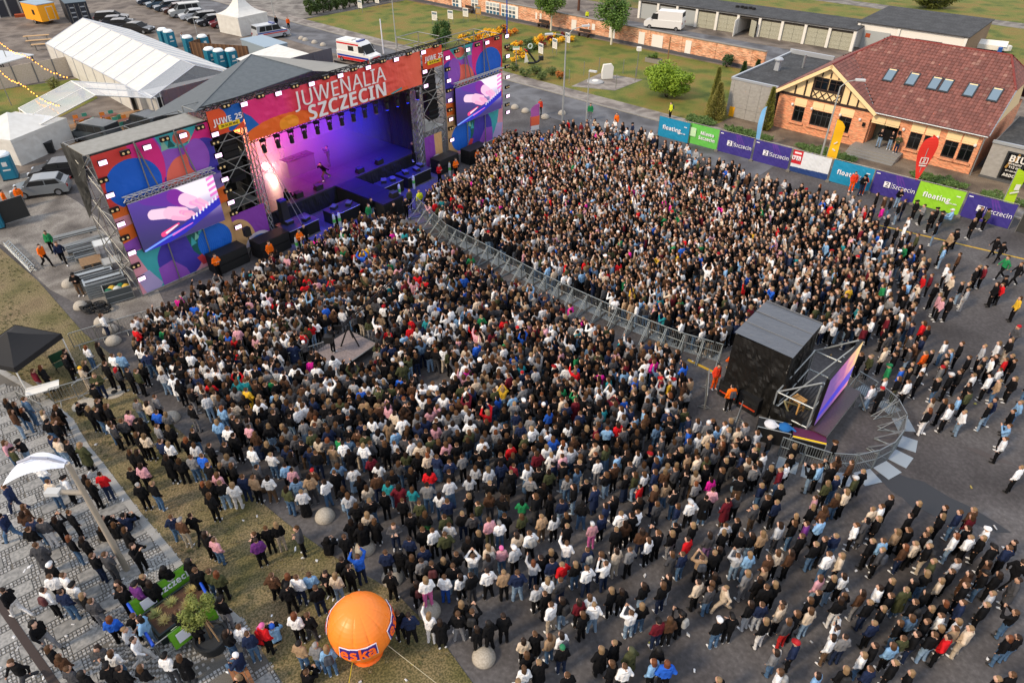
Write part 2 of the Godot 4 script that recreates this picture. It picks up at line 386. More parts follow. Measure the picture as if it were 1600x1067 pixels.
	"-11.8 -19.4 w w lL s 186", "-19.1 -19.7 w k kC s 149", "-17.5 -19.8 r n ds x 190", "-11.0 -19.7 t k bs s 161", "13.8 -19.7 n j ls s 205", "-11.5 -19.8 n n bs s 179",
	"14.7 -19.8 v k wC s 222", "-18.3 -19.9 k k dL s 171", "-12.6 -19.9 p k bL s 164", "15.1 -20.1 k k ls s 197", "11.6 -20.2 m j ls s 236", "-16.0 -20.3 p k dL s 181",
	"-13.1 -20.3 k k bs s 157", "13.0 -20.3 k s bs u 242", "13.8 -20.3 k k bs u 211", "-16.5 -20.3 k k bs s 195", "13.3 -20.3 s k bs s 219", "22.0 -20.3 w k ls s 207",
	"11.2 -20.3 k k lL s 194", "11.9 -20.4 w k bs s 216", "-20.5 -20.4 w j bs s 174", "-12.7 -20.5 k k lL s 155", "-12.2 -20.5 k k bL s 156", "14.8 -20.6 o k bs s 216",
	"-12.5 -20.9 g k lL s 198", "14.2 -20.7 o k dL s 199", "-15.1 -20.8 k k dL c 173", "-14.6 -20.8 k k bL s 188", "-14.1 -20.9 g j bs s 179", "-13.6 -20.9 b j bs s 171",
	"12.3 -21.0 k k ls s 196", "-16.5 -21.1 k k dL s 152", "-16.9 -21.2 k k bL s 157", "-22.3 -21.4 v k kC s 155", "-19.3 -21.6 v k lL c 166", "-14.2 -21.6 w j bL s 187",
	"-15.4 -21.7 w k lL s 182", "-13.6 -21.7 k k bs s 159", "-12.9 -21.7 k k bs s 161", "12.7 -21.7 k k lL s 194", "14.5 -21.7 k k bC s 235", "-22.7 -21.7 p j bL x 107",
	"-20.0 -21.8 k k bs s 170", "-15.8 -21.8 n k bs s 155", "-20.6 -22.0 e s bs s 160", "-22.3 -22.0 k s kC x 342", "-14.8 -22.1 k k GL s 179", "-12.6 -22.1 k k ds s 172",
	"22.4 -22.1 w k bs s 227", "11.7 -22.1 k j ls s 242", "-21.0 -22.2 n j bs s 153", "-16.7 -22.2 e k lL s 182", "-17.1 -22.3 k k bL s 146", "-14.6 -22.5 k j bs s 180",
	"-16.3 -22.7 g k bs s 149", "-15.8 -22.7 k k lL s 195", "-13.1 -22.7 w k bs s 172", "-18.5 -22.9 c k bs s 154", "-12.2 -22.9 p k ds s 167", "23.0 -22.9 s k bs u 238",
	"-21.3 -23.1 k k bs s 143", "-18.2 -23.2 c k bs s 186", "-17.2 -23.1 k k dL s 184", "-13.7 -23.1 s j lL s 195", "-21.7 -23.2 k j kC s 180", "-18.8 -23.2 w j bL s 171",
	"-12.8 -23.2 k k bs s 161", "-17.6 -23.3 k k kC s 160", "-18.0 -23.6 p k ds s 166", "-23.6 -23.7 o s bL s 136", "-21.7 -23.8 o k dL s 164", "-16.4 -23.8 g v lL s 188",
	"-22.3 -23.9 e o lL s 137", "-16.9 -23.9 b k bs s 171", "19.8 -23.9 k w GL s 211", "21.5 -23.9 w s ls p 251", "23.8 -23.9 k k bs s 241", "-19.8 -24.0 k j bs s 144",
	"-19.3 -24.1 k k bL s 146", "20.9 -24.1 w k bL s 216", "-23.4 -24.1 k j GL s 138", "-20.2 -24.1 k k lL s 172", "-15.3 -24.1 k g bs s 164", "-21.8 -24.2 k k bL s 172",
	"22.8 -24.2 k s lL s 224", "-23.8 -24.3 k j bL s 133", "20.2 -24.5 e w bL s 218", "24.5 -24.5 s j ls s 255", "-23.5 -24.6 j j bs s 151", "-17.6 -24.5 e k dL s 155",
	"20.9 -24.6 k k bL s 219", "23.3 -24.6 n s ds s 254", "-24.5 -24.7 k k bL s 161", "-18.2 -24.7 g s bs s 173", "-20.1 -24.7 k k bs s 142", "-17.3 -24.8 g k bs s 161",
	"21.8 -24.9 s g ds s 230", "22.4 -25.2 v k kC s 208", "-21.7 -25.3 k k ks S 92", "18.2 -25.4 k k rC s 204", "17.9 -25.7 w s bs s 213", "-20.8 -25.7 k k kC s 169",
	"19.8 -26.0 w k bs s 209", "19.4 -26.2 k v bL s 217", "24.5 -26.2 t j ls s 243", "21.5 -26.3 k j ls s 230", "25.3 -26.3 k k lL s 257", "18.8 -26.3 w k ls s 226",
	"22.1 -26.4 k k wC s 222", "24.1 -26.4 w k ds s 221", "-21.1 -26.6 v n ls x 8", "20.7 -26.6 k k bs s 227", "23.4 -26.6 w k ls s 217", "-19.1 -26.8 v k bs s 146",
	"22.8 -26.8 k k bs s 245", "20.2 -26.8 k k ls s 233", "-19.6 -26.9 k k bs s 157", "-24.5 -27.0 m g bs s 141", "-24.1 -27.1 k k GL s 166", "-22.1 -27.1 e e yB x 151",
	"19.3 -27.1 V k VC s 238", "-20.3 -27.1 c k rL s 153", "20.0 -27.1 b k ls s 227", "23.9 -27.1 k k ls s 256", "22.1 -27.2 g k rB s 224", "-20.9 -27.3 k k bs s 156",
	"21.2 -27.3 w k ls s 226", "-22.1 -27.5 k k lL s 144", "20.8 -27.6 k k ls s 257", "-19.2 -27.5 k k lL s 180", "22.6 -27.7 o k ls s 245", "24.5 -27.7 k k ls s 241",
	"25.0 -27.8 w k bs s 254", "25.7 -27.8 r k bs s 223", "26.2 -27.8 k k bs s 236", "22.8 -28.1 k k bs s 215", "-23.4 -28.0 k k bs s 136", "-20.5 -28.1 s j ls s 175",
	"24.0 -28.1 k k bs s 230", "-21.0 -28.2 w k bs s 166", "18.9 -28.2 v k ls s 256", "26.3 -28.2 k k ls s 214", "25.5 -28.2 k k bs s 239", "18.4 -28.3 k k bs s 208",
	"20.2 -28.3 k k bs s 234", "19.7 -28.5 e k ls s 217", "21.9 -28.5 O k ls s 214", "23.2 -28.5 s k ls s 239", "-23.7 -28.6 k k ds s 154", "22.3 -28.6 k k ls s 226",
	"25.1 -28.8 l k ls s 244", "-22.8 -29.0 w j GL s 166", "24.0 -29.0 k k bs s 239", "-22.2 -29.1 k k dL s 139", "29.8 -33.5 y k bL s 257", "25.8 -33.5 k k bs s 261",
	"25.3 -33.5 p k lL s 266", "25.4 -34.0 p k lL s 237", "21.7 -34.2 o k bL h 219", "27.4 -34.6 l g ls s 226", "27.6 -35.0 k w ls s 232", "22.8 -34.9 w g ls s 220",
	"29.4 -35.1 k k dL s 255", "27.5 -35.4 k s ls s 237", "29.9 -35.3 r k bs s 270", "21.5 -35.7 w j lL s 257", "30.5 -36.0 k k kC s 265", "27.2 -36.0 e k ls s 263",
	"21.6 -36.1 k k bL s 247", "22.2 -36.2 t s lL s 223", "26.0 -36.2 m k bs s 240", "24.6 -36.4 w k bs s 252", "29.1 -36.8 k k bs s 240", "27.5 -36.8 w k bs s 243",
	"29.9 -37.2 m k ds s 247", "29.5 -37.2 k k ls s 266", "32.2 -37.4 k k bs w 267", "27.6 -37.4 w k lL s 238", "25.5 -37.4 k k bs s 235", "26.1 -37.4 n j bs s 245",
	"26.7 -38.0 k k lL s 231", "26.3 -38.0 e k lL s 228", "23.9 -38.0 j j ls s 237", "31.9 -38.3 V k bs w 272", "29.1 -38.8 o k bs s 231", "26.3 -39.2 b k bs s 260",
	"25.5 -39.4 n k wC s 232", "28.6 -39.7 s s bs s 234", "28.7 -40.1 v k bs s 244", "33.0 -40.5 k k kC w 286", "33.0 -41.2 k k kC w 279", "27.6 -41.4 v k bs s 243",
	"30.1 -41.7 t k bs s 272", "27.3 -41.8 k b bs s 238", "30.9 -42.4 k k kC s 270", "26.8 -42.6 k k bs s 268", "29.6 -42.8 k s ds s 236", "27.4 -42.8 w k bs s 247",
	"28.1 -43.8 w k bs s 254", "32.8 -43.8 k k lL s 272", "26.9 -44.3 k n gs s 261", "30.9 -44.6 k j kC s 247", "30.3 -44.8 k k bs s 247", "34.5 -45.1 v k kC s 269",
	"34.1 -45.4 k k bs s 15", "31.1 -45.6 k k kC s 240", "32.5 -46.0 s j wC b 240", "30.3 -46.0 g k ds x 258", "28.5 -46.1 k s ls s 255", "29.2 -46.7 k n bs s 242",
	"30.3 -47.0 k k kC s 267", "28.3 -47.0 k j bs s 252", "28.1 -47.5 o k lL s 248", "27.6 -47.8 k k dL s 241", "29.9 -48.9 k s bs x 8", "28.0 -51.1 k n kC x 8",
]

# ---------- the setting ----------
func along(off: float, s: float) -> Vector2:   # off: metres from the kerb line towards the square, s: metres along the road
	var p := V(0, 0, -82.3) + ALONG * s + ACROSS * off
	return Vector2(p.x, p.z)

func strip(off0: float, off1: float, s0: float, s1: float) -> PackedVector2Array:
	return PackedVector2Array([along(off0, s0), along(off0, s1), along(off1, s1), along(off1, s0)])

func ground() -> void:
	var c := func(r: float, g: float, b: float): return K(r, g, b)
	var blot := noise_tex(0.006, [[0.0, c.call(0.58, 0.56, 0.56)], [0.4, c.call(0.84, 0.83, 0.83)], [0.62, c.call(1, 1, 1)], [1.0, c.call(0.72, 0.70, 0.69)]], 3)
	var asphalt := rough_mat("asphalt", noise_tex(0.022, [[0.0, c.call(0.28, 0.268, 0.266)], [0.35, c.call(0.33, 0.317, 0.314)], [0.6, c.call(0.35, 0.337, 0.334)], [0.9, c.call(0.395, 0.38, 0.38)], [1.0, c.call(0.47, 0.455, 0.45)]], 1, 1024, FastNoiseLite.TYPE_SIMPLEX, 7), 6.5, blot, 31.0, 0.85, 0.2)
	var road := rough_mat("road_asphalt", noise_tex(0.09, [[0.0, c.call(0.34, 0.345, 0.36)], [0.5, c.call(0.41, 0.415, 0.43)], [1.0, c.call(0.47, 0.47, 0.485)]], 2), 3.5, blot, 23.0, 0.85)
	var lot := rough_mat("worn_setts", noise_tex(0.1, [[0.0, c.call(0.34, 0.30, 0.26)], [0.5, c.call(0.47, 0.43, 0.39)], [1.0, c.call(0.58, 0.54, 0.5)]], 4), 4.0, blot, 19.0, 0.9)
	var concrete := rough_mat("old_concrete", noise_tex(0.06, [[0.0, c.call(0.40, 0.38, 0.35)], [0.5, c.call(0.52, 0.50, 0.47)], [1.0, c.call(0.6, 0.58, 0.55)]], 5), 4.5, blot, 15.0, 0.9)
	var dry := rough_mat("dry_grass", noise_tex(0.05, [[0.0, c.call(0.27, 0.26, 0.16)], [0.4, c.call(0.41, 0.375, 0.27)], [0.7, c.call(0.52, 0.465, 0.36)], [1.0, c.call(0.61, 0.55, 0.44)]], 6), 3.0, noise_tex(0.008, [[0.0, c.call(0.60, 0.66, 0.42)], [0.35, c.call(0.9, 0.9, 0.8)], [0.7, c.call(1, 0.97, 0.94)], [1.0, c.call(0.82, 0.77, 0.74)]], 8), 21.0, 0.95, 1.5)
	var lawn := rough_mat("lawn_grass", noise_tex(0.05, [[0.0, c.call(0.27, 0.28, 0.10)], [0.45, c.call(0.43, 0.41, 0.17)], [0.75, c.call(0.55, 0.49, 0.25)], [1.0, c.call(0.64, 0.56, 0.34)]], 7), 4.0, noise_tex(0.01, [[0.0, c.call(0.55, 0.74, 0.36)], [0.4, c.call(0.85, 0.95, 0.7)], [0.7, c.call(1, 0.95, 0.88)], [1.0, c.call(1, 0.9, 0.8)]], 9), 27.0, 0.95, 1.5)
	var pavers := rough_mat("pavement_slabs", noise_tex(0.07, [[0.0, c.call(0.46, 0.43, 0.40)], [0.5, c.call(0.57, 0.54, 0.51)], [1.0, c.call(0.66, 0.63, 0.6)]], 10), 3.0, blot, 13.0, 0.9)
	var m := MB.new()
	m.prism(v2([-260, 60, 260, 60, 260, -420, -260, -420]), -0.5, 0.0)
	struct("ground", m, asphalt)
	# parking lot of worn setts, upper left, and the strip of bare earth beside the road
	m = MB.new()
	m.prism(PackedVector2Array([along(6.5, -150), along(6.5, 4), along(22, -6), Vector2(-27, -62), Vector2(-46, -48), Vector2(-140, -110)]), -0.1, 0.012)
	struct("parking_ground", m, lot)
	m = MB.new()
	m.prism(strip(0, 6.5, -150, 34), -0.1, 0.02)
	struct("road", m, road)
	# kerb and pavement on the far side
	m = MB.new()
	m.prism(strip(-2.3, -0.14, -150, 90), -0.1, 0.12)
	struct("pavement", m, pavers)
	m = MB.new()
	m.prism(strip(-0.14, 0.0, -150, 90), -0.1, 0.125)
	struct("kerb", m, mt("kerb_stone", K(0.55, 0.54, 0.52), 0.9))
	# lawn between pavement and brick wall, meadow beyond
	m = MB.new()
	m.prism(strip(-22.8, -2.3, -46, 25), -0.1, 0.10)
	struct("lawn", m, lawn)
	m = MB.new()
	m.prism(strip(-9.0, -2.3, 25, 90), -0.1, 0.09)
	struct("verge", m, rough_mat("bare_earth", noise_tex(0.06, [[0.0, c.call(0.36, 0.31, 0.25)], [0.6, c.call(0.5, 0.44, 0.37)], [1.0, c.call(0.58, 0.52, 0.45)]], 12), 3.0, blot, 17.0))
	m = MB.new()
	m.prism(strip(-200, -44.5, -220, 150), -0.1, 0.06)
	struct("meadow", m, lawn)
	m = MB.new()
	m.prism(strip(-44.5, -22.8, -160, 150), -0.1, 0.03)
	struct("yard", m, lot)
	m = MB.new()
	m.prism(strip(-36, -29, -12, 22), -0.1, 0.045)
	struct("lane", m, road)
	# gravel path through the meadow
	m = MB.new()
	m.prism(strip(-75, -71, -220, 150), -0.1, 0.08)
	struct("meadow_path", m, concrete)
	# forecourt at the upper edge, before the hedge
	m = MB.new()
	m.prism(strip(-60, -2.3, -100, -47), -0.1, 0.05)
	struct("forecourt", m, concrete)
	# concrete and dry grass left of the stage
	m = MB.new()
	m.prism(v2([-46, -48, -36.2, -42.9, -29.6, -37.0, -20.8, -31.5, -20, -33, -26, -42, -34.5, -50, -42, -56]), -0.1, 0.016)
	struct("concrete_yard", m, concrete)
	m = MB.new()
	m.prism(v2([-70, -40, -46, -47.6, -36.4, -42.7, -30.9, -38.0, -25.1, -32.3, -21.6, -29.5, -19.4, -26.6, -15.6, -23.6, -12.8, -21.2, -9.6, -18.6, -7.2, -16.9, -4.5, -15.3, -2.6, -13.4, -1.2, -11.6, 0.6, -8, -7.0, -8, -7.9, -11.8, -10.0, -14.1, -12.6, -16.0, -14.2, -17.5, -16.1, -19.2, -18.8, -21.8, -20.1, -23.0, -22.0, -25.0, -24.9, -27.2, -28.0, -29.0, -60, -40]), -0.1, 0.026)
	struct("grass_verge", m, dry)
	paving(concrete)
	tufts()
	# yellow line on the square
	var y := thing_structure("yellow_line")
	var yel := rough_mat("yellow_road_paint", noise_tex(0.08, [[0.0, c.call(0.50, 0.42, 0.20)], [0.4, c.call(0.74, 0.58, 0.14)], [1.0, c.call(0.82, 0.66, 0.2)]], 14), 2.0)
	for s in range(0, 26):
		var a := V(16.4, 0, -53.0).lerp(V(35.5, 0, -40.7), s / 26.0)
		var d := (V(35.5, 0, -40.7) - V(16.4, 0, -53.0)) / 26.0
		if s % 5 == 3 and s < 14: continue
		m = MB.new()
		m.box(a + d * 0.5 + V(0, 0.004, 0), V(d.length() - 0.02, 0.008, 0.16), Basis(Vector3.UP, atan2(-d.z, d.x)))
		part("dash", m, yel, y)
	m = MB.new()
	m.box(V(10.4, 0.004, -29.2), V(1.7, 0.008, 0.18), Basis(Vector3.UP, atan2(-1.1, 1.2)))
	part("dash", m, yel, y)
	# paler tarmac right of the control tower
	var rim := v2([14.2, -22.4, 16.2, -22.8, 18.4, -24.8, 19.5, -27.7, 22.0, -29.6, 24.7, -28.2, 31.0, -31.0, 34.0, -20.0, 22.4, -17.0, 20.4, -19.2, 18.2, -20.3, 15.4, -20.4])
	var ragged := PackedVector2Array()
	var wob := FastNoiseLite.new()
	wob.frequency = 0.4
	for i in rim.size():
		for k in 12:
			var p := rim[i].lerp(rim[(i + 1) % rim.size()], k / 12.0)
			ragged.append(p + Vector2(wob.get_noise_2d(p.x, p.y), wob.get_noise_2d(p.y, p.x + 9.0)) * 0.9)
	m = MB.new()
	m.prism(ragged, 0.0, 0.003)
	struct("pale_tarmac", m, rough_mat("mottled_pale_tarmac", noise_tex(0.018, [[0.0, c.call(0.41, 0.385, 0.38)], [0.3, c.call(0.495, 0.47, 0.465)], [0.6, c.call(0.525, 0.50, 0.49)], [1.0, c.call(0.60, 0.57, 0.56)]], 15, 1024, FastNoiseLite.TYPE_SIMPLEX, 7), 7.5, blot, 27.0, 0.85))
	litter()
	# wet stain behind the control tower
	m = MB.new()
	m.prism(v2([16.6, -21.3, 17.4, -21.6, 17.9, -21.2, 18.6, -20.9, 19.3, -20.0, 19.9, -19.5, 20.6, -18.6, 20.9, -18.1, 20.3, -18.1, 19.7, -18.5, 19.1, -18.6, 18.4, -18.6, 17.8, -19.3, 17.4, -19.4, 17.2, -20.0, 16.9, -20.3]), 0.0, 0.004)
	struct("wet_patch", m, mt("wet_asphalt", K(0.13, 0.125, 0.13), 0.35))
	m = MB.new()
	m.prism(v2([21.6, -23.1, 22.2, -22.9, 23.2, -22.1, 23.3, -21.9, 22.6, -22.1, 21.9, -22.7]), 0.0, 0.004)
	struct("dried_patch", m, mt("damp_asphalt", K(0.29, 0.265, 0.26), 0.8))

func litter() -> void:
	var r := RandomNumberGenerator.new()
	r.seed = 19
	var cup := MB.new()
	cup.tube(V(0, 0.035, 0), V(0.11, 0.04, 0), 0.032, 7, 0.042)
	var mm := MultiMesh.new()
	mm.transform_format = MultiMesh.TRANSFORM_3D
	mm.use_colors = true
	mm.mesh = cup.mesh()
	mm.instance_count = 190
	for i in 190:
		var p := V(r.randf_range(-22, 24), 0.01, r.randf_range(-33, -10.5))
		mm.set_instance_transform(i, Transform3D(Basis(Vector3.UP, r.randf() * TAU).scaled(V(1, r.randf_range(0.3, 1.0), r.randf_range(0.6, 2.2))), p))
		var g := r.randf_range(0.35, 0.75)
		mm.set_instance_color(i, K(g, g, g) if r.randf() < 0.8 else K(0.3, 0.08 + r.randf() * 0.2, 0.06))
	var mi := MultiMeshInstance3D.new()
	mi.name = "litter"
	mi.multimesh = mm
	var lm := mt("litter_paper", Color.WHITE, 0.7)
	lm.vertex_color_use_as_albedo = true
	mi.material_override = lm
	tag(mi, "small cups and scraps of paper scattered over the ground", "litter")
	mi.set_meta("kind", "stuff")
	add_child(mi, true)

func thing_structure(called: String) -> Node3D:
	var o := Node3D.new()
	o.name = called
	o.set_meta("kind", "structure")
	add_child(o, true)
	return o

# stone slabs in bands of small setts, lower left
func paving(_c: Material) -> void:
	var edge := v2([-60, -40, -28.0, -29.05, -24.9, -27.25, -22.0, -25.05, -20.1, -23.05, -18.8, -21.85, -16.1, -19.25, -14.2, -17.55, -12.6, -16.05, -10.0, -14.15, -7.9, -11.85, -6.9, -8, -60, -8])
	var base := rough_mat("joint_sand", noise_tex(0.1, [[0.0, K(0.28, 0.27, 0.25)], [1.0, K(0.46, 0.44, 0.41)]], 21), 2.0)
	var root := thing_structure("paved_square")
	var m := MB.new()
	m.prism(edge, -0.1, 0.006)
	part("bedding", m, base, root)
	# kerb band along the grass
	m = MB.new()
	for i in range(1, 9):
		var a := edge[i]
		var b := edge[i + 1]
		var d := (b - a).normalized()
		var k := int((b - a).length() / 0.9)
		for j in k:
			var p := a.lerp(b, (j + 0.5) / k) + Vector2(-d.y, d.x) * 0.16
			m.box(V(p.x, 0.02, p.y), V((b - a).length() / k - 0.015, 0.05, 0.3), Basis(Vector3.UP, atan2(-d.y, d.x)))
	part("edge_stones", m, rough_mat("granite_edge", noise_tex(0.12, [[0.0, K(0.48, 0.48, 0.47)], [1.0, K(0.68, 0.67, 0.65)]], 22), 2.0), root)
	var tones := []
	for k in 5:
		var f := 0.84 + 0.03 * k
		tones.append(rough_mat("stone_slab_%d" % k, noise_tex(0.03 + 0.012 * k, [[0.0, K(0.47 * f, 0.47 * f, 0.46 * f)], [0.5, K(0.60 * f, 0.595 * f, 0.58 * f)], [1.0, K(0.69 * f, 0.68 * f, 0.66 * f)]], 30 + k, 256), 3.0, null, 1.0, 0.85, 0.3))
	var dirx := Vector2(0.765, -0.644)       # direction of the long sides
	var diry := Vector2(0.644, 0.765)
	var o := Vector2(-22, -12)
	var r := RandomNumberGenerator.new()
	r.seed = 5
	var setts := []
	var slabs := 0
	var far := MB.new()
	var round_c := Vector2(-11.6, -14.3)     # area of curved setts round the planter
	for row in range(-20, 18):
		var y := row * 0.95
		var x := -16.0 + r.randf() * 1.5
		while x < 18.0:
			var ln: float = [0.85, 1.1, 1.1, 1.45][r.randi() % 4]
			var cc := o + dirx * (x + ln * 0.5) + diry * (y + 0.31)
			var ok := cc.distance_to(round_c) > 3.6
			for q in [Vector2(0, 0), Vector2(ln, 0), Vector2(ln, 0.62), Vector2(0, 0.62)]:
				if not Geometry2D.is_point_in_polygon(o + dirx * (x + q.x) + diry * (y + q.y), edge): ok = false
			if cc.y > -9.0 or cc.y < -33.0 or cc.x < -34.0: ok = false
			if ok:
				var b := Basis(Vector3.UP, atan2(-dirx.y, dirx.x))
				if cc.y < -10.2 and slabs < 290:
					m = MB.new()
					m.hull(Vector3.ZERO, Vector2(ln - 0.012, 0.61), Vector2(ln - 0.03, 0.592), 0.035 + 0.006 * r.randf())
					var s := part("slab", m, tones[r.randi() % 5], root)
					s.transform = Transform3D(b, V(cc.x, 0.0, cc.y))
					slabs += 1
				else:
					far.box(V(cc.x, 0.016, cc.y), V(ln - 0.02, 0.04, 0.6), b)
			# setts: a stub row after each slab and two rows under it
			var run := ln + 0.26
			for q in int(run / 0.13):
				for w in 2: setts.append(o + dirx * (x + 0.065 + q * 0.13) + diry * (y + 0.62 + 0.085 + w * 0.15))
			for w in 4:
				for q in 2: setts.append(o + dirx * (x + ln + 0.065 + q * 0.13) + diry * (y + 0.085 + w * 0.15))
			if not ok and cc.distance_to(round_c) > 3.3:
				for q in int(ln / 0.13):
					for w in 4: setts.append(o + dirx * (x + 0.065 + q * 0.13) + diry * (y + 0.08 + w * 0.15))
			x += run
	if far.v.size(): part("far_slabs", far, tones[1], root).set_meta("kind", "stuff")
	# fans of setts round the planter
	for ring in range(2, 34):
		var rad := ring * 0.125
		for k in int(TAU * rad / 0.13):
			var a := TAU * k / int(TAU * rad / 0.13)
			var p := Vector2(-9.4, -11.6) + Vector2(cos(a), sin(a)) * (rad + 1.2)
			if p.distance_to(round_c) < 4.0: setts.append(p)
	for ring in range(1, 28):
		var rad := ring * 0.125
		for k in int(TAU * rad / 0.13):
			var a := TAU * k / int(TAU * rad / 0.13)
			var p := Vector2(-14.0, -16.9) + Vector2(cos(a), sin(a)) * rad
			if p.distance_to(round_c) < 4.0 and p.distance_to(Vector2(-9.4, -11.6)) > 5.4: setts.append(p)
	var keep := []
	for p in setts:
		if p.y > -27.5 and p.y < -9.0 and p.x > -27 and Geometry2D.is_point_in_polygon(p, edge): keep.append(p)
	var mm := MultiMesh.new()
	mm.transform_format = MultiMesh.TRANSFORM_3D
	mm.use_colors = true
	var cube := MB.new()
	cube.hull(Vector3.ZERO, Vector2(0.118, 0.125), Vector2(0.085, 0.092), 0.042)
	mm.mesh = cube.mesh()
	mm.instance_count = keep.size()
	for i in keep.size():
		mm.set_instance_transform(i, Transform3D(Basis(Vector3.UP, atan2(-dirx.y, dirx.x) + r.randf_range(-0.15, 0.15)).scaled(Vector3.ONE * r.randf_range(0.85, 1.0)), V(keep[i].x, r.randf_range(-0.008, 0.0), keep[i].y)))
		var g := r.randf_range(0.22, 0.40)
		mm.set_instance_color(i, K(g, g * 0.985, g * 0.95))
	var mi := MultiMeshInstance3D.new()
	mi.name = "setts"
	mi.multimesh = mm
	var sm := mt("granite_setts", Color.WHITE, 0.85)
	sm.vertex_color_use_as_albedo = true
	mi.material_override = sm
	mi.set_meta("kind", "stuff")
	root.add_child(mi, true)

func tufts() -> void:
	var r := RandomNumberGenerator.new()
	r.seed = 77
	var zone := v2([-36.4, -42.4, -30.9, -37.9, -25.1, -32.3, -19.4, -26.6, -15.6, -23.6, -12.8, -21.2, -9.6, -18.6, -7.2, -16.9, -4.5, -15.3, -2.6, -13.4, -1.2, -11.6, 0.0, -9, -7.0, -9, -7.9, -11.8, -10.0, -14.1, -12.6, -16.0, -16.1, -19.2, -18.8, -21.8, -22.0, -25.0, -28.0, -29.0, -40, -33])
	var m := MB.new()
	for k in 7:
		var a := TAU * k / 7.0
		var d := V(cos(a), 0, sin(a))
		m.tri(d * 0.02 + V(-d.z, 0, d.x) * 0.012, d * 0.02 - V(-d.z, 0, d.x) * 0.012, d * 0.07 + V(0, 0.055 + 0.01 * (k % 3), 0))
	var noise := FastNoiseLite.new()
	noise.seed = 4; noise.frequency = 0.22
	var pts := []
	for i in 26000:
		var p := Vector2(r.randf_range(-38, 0.5), r.randf_range(-42.5, -9.5))
		if Geometry2D.is_point_in_polygon(p, zone) and noise.get_noise_2d(p.x, p.y) > r.randf_range(-0.35, 0.45): pts.append(p)
	var mm := MultiMesh.new()
	mm.transform_format = MultiMesh.TRANSFORM_3D
	mm.use_colors = true
	mm.mesh = m.mesh()
	mm.instance_count = pts.size()
	for i in pts.size():
		mm.set_instance_transform(i, Transform3D(Basis(Vector3.UP, r.randf() * TAU).scaled(Vector3.ONE * r.randf_range(0.7, 1.5)), V(pts[i].x, 0.024, pts[i].y)))
		var g := clampf(noise.get_noise_2d(pts[i].x + 40.0, pts[i].y) * 1.4 + r.randf_range(0.1, 0.9), 0.0, 1.0)
		mm.set_instance_color(i, K(0.21, 0.17, 0.105).lerp(K(0.085, 0.095, 0.035), g))
	var mi := MultiMeshInstance3D.new()
	mi.name = "grass"
	mi.multimesh = mm
	var gm := mt("grass_blades", Color.WHITE, 0.9)
	gm.vertex_color_use_as_albedo = true
	mi.material_override = gm
	tag(mi, "short worn grass between the paved square and the asphalt", "grass")
	mi.set_meta("kind", "stuff")
	add_child(mi, true)

# ---------- people ----------
const TOPS := {"k": [Color(0.007, 0.007, 0.008), "black"], "c": [Color(0.055, 0.055, 0.06), "charcoal"], "g": [Color(0.17, 0.17, 0.175), "grey"], "l": [Color(0.42, 0.43, 0.45), "light grey"], "w": [Color(0.72, 0.72, 0.72), "white"], "n": [Color(0.014, 0.022, 0.055), "navy"], "b": [Color(0.02, 0.10, 0.48), "bright blue"], "s": [Color(0.20, 0.36, 0.56), "light blue"], "j": [Color(0.08, 0.14, 0.23), "denim blue"], "e": [Color(0.55, 0.45, 0.34), "cream"], "t": [Color(0.30, 0.20, 0.12), "tan"], "o": [Color(0.07, 0.035, 0.02), "brown"], "v": [Color(0.055, 0.06, 0.028), "olive"], "V": [Color(0.02, 0.20, 0.07), "green"], "r": [Color(0.50, 0.012, 0.016), "red"], "m": [Color(0.12, 0.012, 0.02), "maroon"], "p": [Color(0.55, 0.28, 0.32), "pale pink"], "P": [Color(0.12, 0.03, 0.16), "purple"], "y": [Color(0.60, 0.36, 0.03), "yellow"], "O": [Color(0.62, 0.09, 0.01), "orange"], "f": [Color(0.70, 0.02, 0.30), "bright pink"], "h": [Color(0.85, 0.15, 0.01), "orange high visibility"], "z": [Color(0.55, 0.62, 0.03), "yellow high visibility"], "q": [Color(0.48, 0.27, 0.19), "bare-chested"], "T": [Color(0.02, 0.22, 0.25), "teal"], "R": [Color(0.68, 0.05, 0.02), "red medic"]}
const LEGS := {"k": [Color(0.007, 0.007, 0.008), "black trousers"], "c": [Color(0.05, 0.05, 0.055), "dark grey trousers"], "g": [Color(0.20, 0.20, 0.21), "grey trousers"], "l": [Color(0.38, 0.40, 0.43), "light grey trousers"], "w": [Color(0.62, 0.61, 0.60), "white trousers"], "n": [Color(0.015, 0.024, 0.055), "navy trousers"], "j": [Color(0.065, 0.125, 0.22), "blue jeans"], "s": [Color(0.20, 0.29, 0.40), "light blue jeans"], "e": [Color(0.42, 0.35, 0.27), "beige trousers"], "o": [Color(0.12, 0.075, 0.045), "brown trousers"], "r": [Color(0.42, 0.02, 0.02), "red trousers"], "p": [Color(0.62, 0.14, 0.34), "pink trousers"], "P": [Color(0.22, 0.12, 0.28), "lilac trousers"], "v": [Color(0.07, 0.07, 0.04), "olive trousers"], "V": [Color(0.03, 0.14, 0.05), "green trousers"], "b": [Color(0.02, 0.07, 0.3), "blue trousers"], "h": [Color(0.80, 0.10, 0.01), "orange trousers"]}
